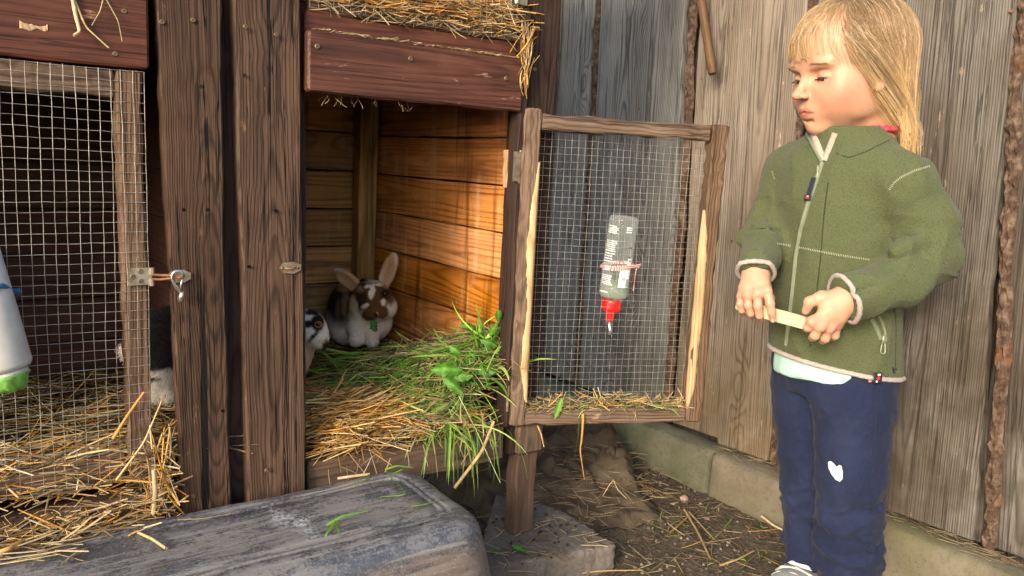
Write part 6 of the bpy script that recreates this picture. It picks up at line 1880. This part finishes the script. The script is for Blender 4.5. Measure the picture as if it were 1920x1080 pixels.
zend = np.where(bang, .026 + .009 * rng.normal(size=n) + .15 * np.abs(y), -.112 + .022 * rng.normal(size=n) - .012 * np.clip(-x / .08, 0, 1))
zend[bang] = np.maximum(zend[bang], .014)
off = rng.uniform(.000, .007, n) * np.where(bang, .5, 1.0)
# clumps
ncl = 420
cl_c = Rt[rng.integers(0, n, ncl)]
dist = ((Rt[:, None, :] - cl_c[None]) ** 2).sum(2); cid = dist.argmin(1)
P = np.zeros((n, K, 3)); P[:, 0] = Rt; d = comb.copy()
q0 = (Rt - HCc) / HR ** 2; nn = q0 / np.linalg.norm(q0, axis=1, keepdims=True)
d = d - nn * (d * nn).sum(1, keepdims=True); d /= np.linalg.norm(d, axis=1, keepdims=True) + 1e-9
ds = np.where(bang, .0062, .0125)
cph = rng.uniform(0, 6.28, ncl)[cid]; wamp = rng.uniform(.3, 1.0, ncl)[cid]
grav = np.array((math.sin(pit) * -1 * 0, 0, -1.0))
gl = HM.T @ np.array((0, 0, -1.0))                       # gravity in head space
for i in range(1, K):
    p = P[:, i - 1]
    gk = np.where(bang, .30, .30)[:, None]
    fw = bang & (p[:, 0] > .070); d[fw] += np.array((-.22, 0, 0))
    d = d + gl[None] * gk
    # comb back over the ear
    low = (~bang) & (p[:, 2] < .060) & (p[:, 0] > -.022 - .30 * np.clip(.02 - p[:, 2], 0, .05))
    d[low] += np.array((-.34, 0, -.08))
    if i > 1:
        bk = (~bang) & (p[:, 0] < -.088); d[bk] += np.array((.34, 0, -.20))
    wv = (.085 * np.sin(i * .75 + cph) * wamp * np.clip((.01 - p[:, 2]) / .08, 0, 1))[:, None]
    d = d + wv * np.array((.9, .5, 0))
    d /= np.linalg.norm(d, axis=1, keepdims=True)
    pn = p + d * ds[:, None]
    pn = push(pn, off + .0015)
    fc = np.array((.040, 0, .036)); fr_ = np.array((.0515, .0575, .060)); qf = (pn - fc) / fr_; qd = np.linalg.norm(qf, axis=1, keepdims=True)
    kf = 1 + (off[:, None] * .5 + .001) / .05
    pn = np.where(qd < kf, fc + qf / np.maximum(qd, 1e-6) * kf * fr_, pn)
    cyl = (~bang) & (pn[:, 2] <= .034)
    if cyl.any():
        qx = (pn[:, :2] - HCc[:2]) / HR[:2]; ql = np.linalg.norm(qx, axis=1, keepdims=True)
        lim = (1 + (off[:, None] + .0015) / .085) * (1 - .8 * np.clip(.034 - pn[:, 2:3], 0, .05) + 1.0 * np.clip(-.03 - pn[:, 2:3], 0, .1))
        pn[:, :2] = np.where(cyl[:, None] & (ql > lim), HCc[:2] + qx / np.maximum(ql, 1e-6) * lim * HR[:2], pn[:, :2])
    stick = (~bang) & (pn[:, 2] > .034)
    if stick.any():
        q_ = (pn - HCc) / HR; qd_ = np.linalg.norm(q_, axis=1, keepdims=True); kq = 1 + (off[:, None] + .0015) / .085
        pn = np.where(stick[:, None], HCc + q_ / qd_ * kq * HR, pn)
    # neck
    nb = pn[:, 2] < -.06
    if nb.any():
        c0 = np.array((-.034, 0)); v2 = pn[nb][:, :2] - c0; r2_ = np.linalg.norm(v2, axis=1, keepdims=True)
        pn[nb, :2] = np.where(r2_ < .056, c0 + v2 / r2_ * .056, pn[nb][:, :2])
    done = pn[:, 2] < zend
    pn[done] = p[done] + (pn[done] - p[done]) * .02
    P[:, i] = pn
    dd = pn - p; L_ = np.linalg.norm(dd, axis=1, keepdims=True)
    d = np.where(L_ > .002, dd / np.maximum(L_, 1e-6), d)
# pull strands together toward the tips of their clump
cm = np.zeros((ncl, K, 3)); cn = np.zeros(ncl)
np.add.at(cm, cid, P); np.add.at(cn, cid, 1); cm /= np.maximum(cn, 1)[:, None, None]
tk = np.linspace(0, 1, K)[None, :, None]
pull = np.where(bang, .60, .74)[:, None, None] * tk ** 1.3
far = np.linalg.norm(P[:, -1] - cm[cid][:, -1], axis=1) > .03
pull[far] *= .15
P = P * (1 - pull) + cm[cid] * pull
fly = (rng.random(n) < .06)[:, None, None]
P += fly * rng.normal(size=(n, 1, 3)) * .006 * np.linspace(0, 1, K)[None, :, None] ** 2
P += rng.normal(size=(n, 1, 3)) * .0007 * np.linspace(.2, 1.6, K)[None, :, None]
Pw = P @ HM.T + HC
tone = rng.uniform(0, 1, ncl)[cid] * .6 + rng.uniform(0, 1, n) * .4
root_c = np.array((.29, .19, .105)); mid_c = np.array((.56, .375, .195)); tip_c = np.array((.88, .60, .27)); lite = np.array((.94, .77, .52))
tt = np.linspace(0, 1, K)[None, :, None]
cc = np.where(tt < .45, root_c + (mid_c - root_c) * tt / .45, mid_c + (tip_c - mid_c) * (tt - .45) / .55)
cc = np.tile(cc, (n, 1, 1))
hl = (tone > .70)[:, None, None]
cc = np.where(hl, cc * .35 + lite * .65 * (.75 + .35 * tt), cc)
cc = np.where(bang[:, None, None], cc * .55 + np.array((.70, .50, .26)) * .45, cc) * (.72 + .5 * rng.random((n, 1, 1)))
R_ = np.full((n, K), .00034) * np.linspace(1, .55, K)[None]
R_[:, 0] *= .7
V, F = tubes_np(Pw, R_, 3)
C3 = np.repeat(cc.reshape(n * K, 3), 3, axis=0)
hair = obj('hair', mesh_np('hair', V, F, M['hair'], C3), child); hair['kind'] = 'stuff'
f = Field([-.13, -.1, -.06], [.10, .1, .13], .003)
f.ell(HCc + [-.002, 0, 0], HR * .992)
Vc, Qc = f.mesh(); Nc = vnormals(Vc, Qc)
keepv = hairline(Vc - Nc * .001) > .004
keepq = keepv[Qc].all(1)
us = np.unique(Qc[keepq]); mp = -np.ones(len(Vc), int); mp[us] = np.arange(len(us))
scalp = obj('scalp_hair', mesh_np('scalp_hair', Vc[us] @ HM.T + HC, mp[Qc[keepq]], M['hair'], np.tile(root_c * .95, (len(us), 1))), child)

# ---- jacket
f = Field(*vbox(pc, (1370, 1815), (745, 225), (.13, -.215), .0), .0036)
def zc_(v, u=1578, o=0.0):
    p = pc(u, v, o); return p
secs = []
for (u, v, ra, rb) in [(1588, 240, .056, .058), (1586, 268, .063, .063), (1582, 292, .086, .068), (1577, 320, .103, .078), (1572, 380, .107, .086), (1569, 460, .108, .089), (1566, 540, .109, .092), (1564, 620, .111, .095), (1563, 700, .112, .097), (1563, 760, .112, .097)]:
    p = pc(u, v, 0); secs.append((p[2], p[0], p[1], ra, rb))
f.loft(secs, BL, BF)
f.chain([pc(1640, 305, -.045), pc(1690, 345, -.078)], [.043, .047], .03)
f.chain([pc(1690, 345, -.078), pc(1732, 420, -.092), pc(1741, 480, -.098)], [.046, .0445, .046], .022)
f.chain([pc(1741, 480, -.098), pc(1690, 525, -.128), lw + (lw - pc(1541, 582, oL)) * .1], [.046, .041, .035], .012)
f.chain([pc(1530, 300, .05), SHR + UP * -.004], [.042, .046], .03)
f.chain([SHR, ELR, rw + UP * .006], [.044, .0375, .032], .02)
# folds: soft grooves and rolls
def groove(pts, r, k=.012): f.chain([pc(*p) for p in pts], [r] * len(pts), k, 's')
def roll(pts, r, k=.014): f.chain([pc(*p) for p in pts], [r] * len(pts), k)
groove([(1648, 365, -.135), (1650, 420, -.150), (1668, 462, -.162)], .006, .016)            # armpit line
groove([(1668, 462, -.170), (1700, 452, -.165), (1735, 440, -.155)], .005, .014)            # inner elbow
groove([(1660, 476, -.172), (1690, 478, -.172), (1722, 470, -.160)], .004, .012)
roll([(1680, 468, -.150), (1725, 455, -.135)], .013, .014)
roll([(1700, 500, -.142), (1755, 492, -.118)], .013, .016)
groove([(1600, 552, -.178), (1640, 535, -.178)], .003, .010)
groove([(1392, 428, .02), (1425, 440, .0), (1450, 436, .0)], .005, .014)
roll([(1395, 445, .035), (1430, 455, .015)], .012, .014)
groove([(1398, 475, .0), (1430, 470, -.02)], .0035, .012)
groove([(1405, 400, .03), (1440, 412, .02)], .004, .012)
groove([(1530, 330, -.10), (1510, 420, -.095)], .004, .02)
groove([(1480, 560, -.105), (1520, 660, -.13)], .003, .02)
groove([(1690, 600, -.10), (1700, 680, -.10)], .006, .02)
# neck opening, front gap and hem cut
nk = [pc(1600, 262, -.004), hw(-.030, 0, -.120)]
f.cap(pc(1590, 300, -.005), hw(-.028, 0, -.075), .040, .054, .004, 's')
gp = [pc(1545, 300, -.098), pc(1532, 262, -.075), pc(1530, 225, -.07)]
f.chain(gp, [.002, .013, .020], .004, 's')
hemn = np.cross(pc(1700, 712, -.06) - pc(1430, 645, .05), pc(1560, 697, -.118) - pc(1430, 645, .05)); hemn = nrm(hemn)
if hemn[2] > 0: hemn = -hemn
hp0 = pc(1700, 712, -.06)
f.plane(hp0, hemn)
# cuffs: cut the sleeves square
dl_ = nrm(pc(1541, 582, oL) - ELL); 
lc = pc(1584, 565, oL + .003)
def cutcyl(c, d, r):
    def fn(X, Y, Z):
        a = (X - c[0]) * d[0] + (Y - c[1]) * d[1] + (Z - c[2]) * d[2]
        q = np.sqrt(np.maximum((X - c[0]) ** 2 + (Y - c[1]) ** 2 + (Z - c[2]) ** 2 - a * a, 0))
        return np.maximum(np.maximum(-a, a - .10), q - r)
    f.put(fn, c - .15, c + .15, 0, 's')
cd_l = nrm(pc(1566, 572, oL) - pc(1650, 540, oL + .02)); cutcyl(lc, cd_l, .046)
rc = pc(1417, 514, -.066); cd_r = nrm(pc(1415, 540, -.084) - pc(1420, 470, -.035)); cutcyl(rc, cd_r, .034)
VJ, QJ = f.mesh()
VJ = relax(VJ, QJ, 2)
NJ = vnormals(VJ, QJ)
an_ = np.array([[1.0, 1.0, .55]])
fold1 = 1 - np.abs(vnoise(VJ * an_, 6.5, 81, 2)); fold2 = 1 - np.abs(vnoise(VJ * np.array([[1, 1, 1.6]]), 10, 86, 2))
slv = np.clip(1 - np.minimum(np.linalg.norm(VJ - ELL, axis=1), np.linalg.norm(VJ - ELR, axis=1)) / .12, 0, 1)
VJ = VJ + NJ * (.0020 * vnoise(VJ, 7, 81) + .0050 * (fold1 ** 4 - .3) + .0075 * slv * (fold2 ** 4 - .3) + .0009 * vnoise(VJ, 24, 82))[:, None]
NJ = vnormals(VJ, QJ)
jacket = obj('fleece_jacket', mesh_np('fleece_jacket', VJ, QJ, M['fleece']), child)
jt = BVHTree.FromPolygons([tuple(p) for p in VJ], [tuple(map(int, q)) for q in QJ])
def onto(tree, u, v, lift=.0):
    d = Vector(ray(u, v)).normalized()
    h = tree.ray_cast(Vector(CAMP), d)
    if h[0] is None: return None, None
    return np.array(h[0]) + np.array(h[1]) * lift, np.array(h[1])
def path_on(tree, pts, step=6, lift=.0008):
    out = []; nn = []
    for (a, b) in zip(pts[:-1], pts[1:]):
        m_ = max(1, int(math.hypot(b[0] - a[0], b[1] - a[1]) / step))
        for i in range(m_ + (1 if (a, b) == (pts[-2], pts[-1]) else 0)):
            t = i / m_; p, n_ = onto(tree, a[0] + (b[0] - a[0]) * t, a[1] + (b[1] - a[1]) * t, lift)
            if p is not None: out.append(p); nn.append(n_)
    return np.array(out), np.array(nn)
def strip(name, P, N_, w, th, mat, parent):
    """flat band along P lying on the surface"""
    T = np.gradient(P, axis=0); T /= np.linalg.norm(T, axis=1, keepdims=True) + 1e-9
    if len(N_) > 4:
        N_ = (np.roll(N_, 1, 0) + N_ + np.roll(N_, -1, 0)); N_ /= np.linalg.norm(N_, axis=1, keepdims=True)
    S = np.cross(N_, T); n = len(P)
    V = []; 
    for i in range(n): V += [P[i] - S[i] * w - N_[i] * .002, P[i] - S[i] * w + N_[i] * th * .6, P[i] + N_[i] * th, P[i] + S[i] * w + N_[i] * th * .6, P[i] + S[i] * w - N_[i] * .002]
    F = [(i * 5 + j, (i + 1) * 5 + j, (i + 1) * 5 + j + 1, i * 5 + j + 1) for i in range(n - 1) for j in range(4)]
    return obj(name, mesh_np(name, np.array(V), np.array(F), mat), parent)
def cord(name, P, r, mat, parent, sides=8, bump=0.0):
    if len(P) > 4:
        P = P.copy(); P[1:-1] = (P[:-2] + 2 * P[1:-1] + P[2:]) / 4
    mb = MB(); rr = [r * (1 + bump * (i % 2)) for i in range(len(P))]
    mb.tube(list(P), rr, sides); return mb.build(name, mat, parent, True)
# zip: tape and teeth down the front
zp = [(1541, 305), (1531, 335), (1514, 385), (1501, 430), (1492, 480), (1486, 540), (1479, 600), (1473, 648)]
P, N_ = path_on(jt, zp, 6); strip('zip_tape', P, N_, .0040, .0014, M['zip'], jacket)
P, N_ = path_on(jt, zp, 3, .0020)
mb = MB()
for i in range(len(P) - 1):
    t = nrm(P[i + 1] - P[i]); s = np.cross(N_[i], t); mb.box(P[i], (.0032, .0010, .0015), np.stack([s, N_[i], t], 1))
zt = mb.build('zip_teeth', M['zip_teeth'], jacket); zt['kind'] = 'stuff'
# stitched seams: pairs of small bars across the seam
def stitches(name, pts, w=.0032, r=.00035, step=3.2):
    P, N_ = path_on(jt, pts, step, .0006); mb = MB()
    for i in range(len(P) - 1):
        t = nrm(P[i + 1] - P[i]); s = np.cross(N_[i], t); mb.tube([P[i] - s * w * .5, P[i] + N_[i] * .0003, P[i] + s * w * .5], r, 4)
    o = mb.build(name, M['thread'], jacket); o['kind'] = 'stuff'
stitches('stitching', [(1668, 355), (1676, 343), (1690, 332), (1715, 320), (1745, 311)])
stitches('stitching', [(1458, 457), (1485, 461)])
stitches('stitching', [(1500, 464), (1540, 472), (1585, 480), (1632, 487)])
stitches('stitching', [(1448, 322), (1454, 338)])
for nm_, pts in (('seam', [(1677, 560), (1680, 610), (1679, 660), (1678, 700)]), ('seam', [(1568, 287), (1590, 296), (1625, 284), (1668, 262)]), ('seam', [(1519, 650), (1530, 560), (1540, 470), (1545, 400), (1553, 340)])):
    P, N_ = path_on(jt, pts, 6, -.0002)
    if len(P) > 3: cord(nm_, P, .0012, M['fleece_seam'], jacket, 5)
# hem band
f2 = []
cen = np.array([pc(1583, 690, 0)[0], pc(1583, 690, 0)[1]])
for a in np.linspace(0, 2 * math.pi, 97):
    d = BL * math.cos(a) + BF * math.sin(a)
    z_ = lambda p: hp0[2] - ((p - hp0)[:2] @ hemn[:2]) / hemn[2]
    o_ = np.array([cen[0], cen[1], 0]); o_[2] = z_(o_)
    best = None
    p1_ = o_ + d * .30; p1_[2] = z_(p1_) + .006
    tgt = o_.copy(); tgt[2] += .006
    h = jt.ray_cast(Vector(p1_), Vector(nrm(tgt - p1_)))
    if h[0] is not None: q = np.array(h[0]); q[2] -= .006; f2.append(q)
hemP = np.array(f2)
mb = MB(); mb.tube(list(hemP), [.0032 * (1 + .16 * (i % 2)) for i in range(len(hemP))], 8, cap=False, flat=1.25); mb.build('hem_band', M['trim'], jacket, True)
# cuffs
def cuff(c, d, r):
    a = nrm(np.cross(d, UP)); b = np.cross(d, a); pts = []
    for t in np.linspace(0, 2 * math.pi, 41):
        dr = a * math.cos(t) + b * math.sin(t); o_ = c - d * .004
        h = jt.ray_cast(Vector(o_ + dr * .075), Vector(-dr))
        if h[0] is not None and np.linalg.norm(np.array(h[0]) - o_) < r: pts.append(np.array(h[0]) + d * .003)
        else: pts.append(o_ + dr * r * .85 + d * .003)
    mb = MB(); mb.tube(pts, [.0031 * (1 + .2 * (i % 2)) for i in range(len(pts))], 8, cap=False, flat=1.2); mb.build('cuff', M['trim'], jacket, True)
cuff(lc, cd_l, .048); cuff(rc, cd_r, .040)
# collar edges and zip top
P, N_ = path_on(jt, [(1513, 250), (1522, 268), (1533, 290), (1541, 304)], 4, .001)
if len(P) > 2: cord('collar_edge', P, .0030, M['zip'], jacket)
P, N_ = path_on(jt, [(1566, 250), (1556, 275), (1545, 302)], 4, .001)
if len(P) > 2: strip('collar_binding', P, N_, .0045, .0022, M['fleece_in'], jacket)
P, N_ = path_on(jt, [(1524, 250), (1533, 275), (1543, 300)], 4, .0012)
if len(P) > 2: strip('collar_lining', P, N_, .0060, .0015, M['fleece_in'], jacket)
# puller
pq, nq = onto(jt, 1536, 318, .004); mb = MB()
mb.box(pq, (.006, .004, .012), bev=.0015); mb.tube([pq - UP * .006, pq - UP * .012], .0018, 8); mb.build('zip_slider', M['zip_metal'], jacket)
a0, n0 = onto(jt, 1529, 334, .005); a1, n1 = onto(jt, 1518, 372, .0065)
zd = nrm(a1 - a0); sd = nrm(np.cross(n0, zd)); Rm = np.stack([sd, nrm(np.cross(zd, sd)), zd], 1)
pu = empty('zip_pull', tuple(a0), jacket)
mb = MB(); mb.box((a0 + a1) / 2, (.0088, .0022, np.linalg.norm(a1 - a0)), Rm, .0008); mb.box(a1, (.0125, .0030, .0085), Rm, .001); mb.build('tab', M['tab_navy'], pu)
mb = MB(); mb.box(a1 - Rm[:, 1] * .0016 * np.sign(Rm[:, 1] @ n1 * -1), (.0055, .0008, .0030), Rm); mb.build('badge', M['badge_red'], pu)
mb = MB(); mb.box(a1 - zd * .0024 - Rm[:, 1] * .0016 * np.sign(Rm[:, 1] @ n1 * -1), (.003, .0009, .0016), Rm); mb.build('badge', M['badge_cream'], pu)
# pocket with zip
P, N_ = path_on(jt, [(1634, 598), (1640, 608), (1647, 622), (1652, 636)], 3, .0004); strip('pocket_zip', P, N_, .0036, .0012, M['zip'], jacket)
P, N_ = path_on(jt, [(1646, 592), (1654, 604), (1659, 620), (1661, 640)], 3, .0004); strip('pocket_zip', P, N_, .0022, .0022, M['zip'], jacket)
p0, n0 = onto(jt, 1655, 640, .003); p1_, n1 = onto(jt, 1653, 658, .004)
zd = nrm(p1_ - p0); sd = nrm(np.cross(n0, zd)); nn_ = np.cross(sd, zd)
mb = MB(); mb.box(p0 - zd * .004, (.006, .003, .012), np.stack([sd, nn_, zd], 1), .001)
mb.tube([p0 + sd * .002, p0 + sd * .003 + zd * .008] + [p1_ + sd * .0038 * math.cos(t) + zd * .0042 * math.sin(t) for t in np.linspace(0, math.pi, 7)] + [p0 - sd * .003 + zd * .008, p0 - sd * .002], .0013, 6)
mb.build('pocket_puller', M['zip_metal'], jacket, True)
# tag on the hem
p0, n0 = onto(jt, 1641, 702, .004)
if p0 is None: p0, n0 = pc(1641, 702, -.12), ET
p0 = p0 + n0 * .003; zt_ = nrm(UP - n0 * (UP @ n0)); xt_ = np.cross(zt_, n0); Rt_ = np.stack([xt_, n0, zt_], 1)
tg = empty('hem_tag', tuple(p0), jacket)
mb = MB(); mb.box(p0 - zt_ * .004, (.0155, .0020, .0175), Rt_, .0005); mb.build('tab', M['tab_navy'], tg)
mb = MB(); mb.box(p0 - zt_ * .0045 + n0 * .0012, (.0052, .0010, .0052), Rt_ @ np.array([[.7, 0, .7], [0, 1, 0], [-.7, 0, .7]])); mb.build('badge', M['badge_red'], tg)
mb = MB(); mb.box(p0 + zt_ * .0012 + n0 * .0012 + xt_ * .001, (.0055, .0010, .0034), Rt_, .0004); mb.build('badge', M['badge_cream'], tg)
mb = MB(); mb.box(p0 - zt_ * .0100 - xt_ * .0026 + n0 * .0012, (.0028, .0010, .0036), Rt_, .0003); mb.build('badge', M['badge_cream'], tg)
# ---- red collar of the top underneath, mint shirt hem
ring = []
for a in np.linspace(math.radians(25), math.radians(300), 40):
    ring.append(hw(-.034 + .0505 * math.cos(a - .4), .0505 * math.sin(a - .4), -.098 + .010 * math.cos(a)))
mb = MB(); mb.tube(ring, [.0045 * (1 + .25 * (i % 2)) for i in range(len(ring))], 7); mb.build('red_collar', M['pink'], child, True)
f = Field(*vbox(pc, (1420, 1730), (780, 560), (.14, -.15), .01), .004)
secs = []
for (u, v, ra, rb) in [(1566, 560, .096, .082), (1563, 640, .103, .089), (1562, 690, .104, .090), (1562, 760, .104, .090)]:
    p = pc(u, v, 0); secs.append((p[2], p[0], p[1], ra, rb))
f.loft(secs, BL, BF); f.plane(hp0 - UP * .015 + BF * .0 , nrm(hemn + BL * .13 + BF * -.02))
VS, QS = f.mesh(); VS = relax(VS, QS, 3); VS = VS + vnormals(VS, QS) * (.003 * vnoise(VS, 9, 83))[:, None]
obj('mint_shirt', mesh_np('mint_shirt', VS, QS, M['mint']), child)
# ---- trousers
lo_, hi_ = vbox(pc, (1430, 1720), (1100, 600), (.14, -.16), .01); lo_[2] = .02
f = Field(lo_, hi_, .0038)
secs = []
for (u, v, ra, rb) in [(1564, 600, .094, .080), (1564, 690, .097, .084), (1568, 735, .090, .082)]:
    p = pc(u, v, 0); secs.append((p[2], p[0], p[1], ra, rb))
f.loft(secs, BL, BF)
f.chain([pc(1600, 690, -.030), pc(1599, 760, -.045), pc(1597, 830, -.055), pc(1596, 890, -.062), pc(1593, 950, -.052), pc(1590, 1010, -.045), pc(1590, 1062, -.042), pc(1591, 1092, -.042)], [.067, .062, .0555, .0525, .0515, .0505, .049, .038], .025)
f.chain([pc(1516, 680, .045), pc(1514, 770, .04), pc(1512, 850, .034), pc(1514, 900, .030), pc(1516, 960, .036), pc(1514, 1010, .040), pc(1511, 1038, .042), pc(1511, 1048, .042)], [.066, .060, .052, .047, .045, .0425, .038, .030], .006)
def g2(pts, r, k=.012): f.chain([pc(*p) for p in pts], [r] * len(pts), k, 's')
def r2f(pts, r, k=.014): f.chain([pc(*p) for p in pts], [r] * len(pts), k)
g2([(1545, 935, -.100), (1575, 960, -.118), (1615, 962, -.116), (1650, 950, -.095)], .0042, .014)
g2([(1540, 985, -.088), (1570, 1012, -.103), (1600, 1018, -.105)], .0040, .012)
r2f([(1548, 972, -.080), (1590, 985, -.088), (1635, 975, -.076)], .011, .016)
g2([(1552, 905, -.11), (1580, 925, -.122)], .003, .014)
g2([(1600, 1045, -.10), (1648, 1025, -.085)], .0035, .012)
g2([(1478, 905, -.005), (1505, 925, -.02), (1540, 930, -.01)], .0036, .012)
g2([(1482, 965, .0), (1510, 985, -.010), (1540, 985, .0)], .0036, .012)
r2f([(1485, 945, .010), (1530, 955, .006)], .009, .014)
g2([(1600, 705, -.138), (1570, 740, -.135), (1545, 800, -.122)], .003, .02)
VT, QT = f.mesh(); VT = relax(VT, QT, 2); NT = vnormals(VT, QT)
ft1 = 1 - np.abs(vnoise(VT * np.array([[1, 1, 1.5]]), 8, 84, 2)); ft2 = 1 - np.abs(vnoise(VT * np.array([[1.3, 1.3, .8]]), 17, 85, 2))
lowt = np.clip((.30 - VT[:, 2]) / .22, .25, 1)
VT = VT + NT * (.0018 * vnoise(VT, 8, 87) +   .0085 * lowt * (ft1 ** 5 - .2) + .0022 * (ft2 ** 4 - .3))[:, None]
trousers = obj('trousers', mesh_np('trousers', VT, QT, M['navy']), child)
tt_ = BVHTree.FromPolygons([tuple(p) for p in VT], [tuple(map(int, q)) for q in QT])
for pts in ([(1648, 722), (1642, 800), (1636, 880), (1632, 930), (1634, 965), (1629, 1010), (1626, 1060)], [(1537, 815), (1537, 880), (1542, 950), (1522, 1000), (1528, 1040)]):
    P, N_ = path_on(tt_, pts, 5, .0)
    if len(P) > 3: cord('seam', P, .0008, M['navy_dark'], trousers, 5)
# white patch on the knee: a rounded mitten outline laid on the cloth
out = [(1554, 866), (1559, 864), (1565, 869), (1570, 875), (1575, 871), (1579, 873), (1581, 885), (1580, 897), (1575, 902), (1568, 899), (1560, 889), (1555, 878)]
pin = [onto(tt_, u, v, .0022)[0] for (u, v) in out]; pc0 = onto(tt_, 1567, 884, .0030)[0]
mb = MB(); mb.raw(pin + [pc0] + [p - ET * -.0 - nrm(ray(1567, 884)) * -.0012 for p in pin], [(i, (i + 1) % 12, 12) for i in range(12)] + [(i, 13 + i, 13 + (i + 1) % 12, (i + 1) % 12) for i in range(12)])
mb.build('knee_patch', M['patch'], trousers)
# ---- socks and shoes
def foot(an, o_, name_o):
    ank = np.array([an[0], an[1], 0.0])
    d = nrm(BF * .96 + (BL * .12)); sd = np.cross(UP, d)
    AXf = np.array([d, sd, UP])
    mb = MB(); mb.tube([an + UP * .03, an + UP * .005, ank + UP * .045 + d * .004, ank + UP * .022 + d * .012], [.0265, .0285, .030, .032], 18)
    sk = mb.build('sock', M['sock'], child, True)
    mb = MB(); mb.tube([an + UP * .004 - d * .0, an + UP * -.002], [.0300, .0305], 18); mb.build('sock_band', M['turq'], sk, True)
    f = Field(ank - np.array([.2, .2, .02]), ank + np.array([.2, .2, .11]), .0034)
    f.ell(ank + d * .035 + UP * .014, (.085, .033, .018), AXf); f.ell(ank + d * .085 + UP * .014, (.038, .035, .017), AXf, .02)
    f.ell(ank - d * .018 + UP * .018, (.035, .031, .020), AXf, .02)
    f.cap(ank + UP * .085, ank + UP * .030 + d * .010, .030, .028, .004, 's')
    f.plane(ank + UP * .010, -UP)
    V, Q = f.mesh(); V = relax(V, Q, 2)
    sh = obj('shoe', mesh_np('shoe', V, Q, M['shoe']), child)
    f = Field(ank - np.array([.2, .2, .02]), ank + np.array([.2, .2, .06]), .0034)
    f.ell(ank + d * .030 + UP * .010, (.092, .037, .03), AXf); f.ell(ank + d * .085 + UP * .010, (.040, .0385, .03), AXf, .02)
    f.plane(ank + UP * .017, UP); f.plane(ank + UP * .001, -UP)
    V, Q = f.mesh(); V = relax(V, Q, 1)
    obj('sole', mesh_np('sole', V, Q, M['shoe_sole']), sh)
    mb = MB()
    for q in (.052, .074, .096):
        c = ank + d * q
        mb.tube([c + sd * .036 + UP * .016, c + sd * .026 + UP * (.030 - q * .06), c + UP * (.036 - q * .06), c - sd * .026 + UP * (.030 - q * .06), c - sd * .036 + UP * .016], .0062, 8, flat=.6)
    st = mb.build('strap', M['shoe_sole'], sh, True); st['kind'] = 'stuff'
foot(pc(1511, 1046, .042), 0, 'right')
foot(pc(1594, 1090, -.042), 0, 'left')
# ---- the stick she holds
s0, s1 = pc(1380, 571, os_(1380)), pc(1548, 616, os_(1548))
A1 = pc(1455, 585, (oR * (1 - .45) + oL * .45) + .004)
sd_ = nrm(s1 - s0); su = nrm(UP - sd_ * (UP @ sd_)); sn = np.cross(sd_, su)
L = np.linalg.norm(s1 - s0)
me = plank_mesh('wooden_stick', L, lambda t: -.0105 + .0035 * abs(2 * t - 1) ** 6 * (t < .5), lambda t: .0105 - .0035 * abs(2 * t - 1) ** 6 * (t < .5), .0042, M['stick_wood'], 12, .0010, .0001, 5)
tag(obj('wooden_stick', me, None, frame((s0 + s1) / 2, su, sn, sd_)), 'flat pale wooden stick held in both of the child\'s hands', 'stick')
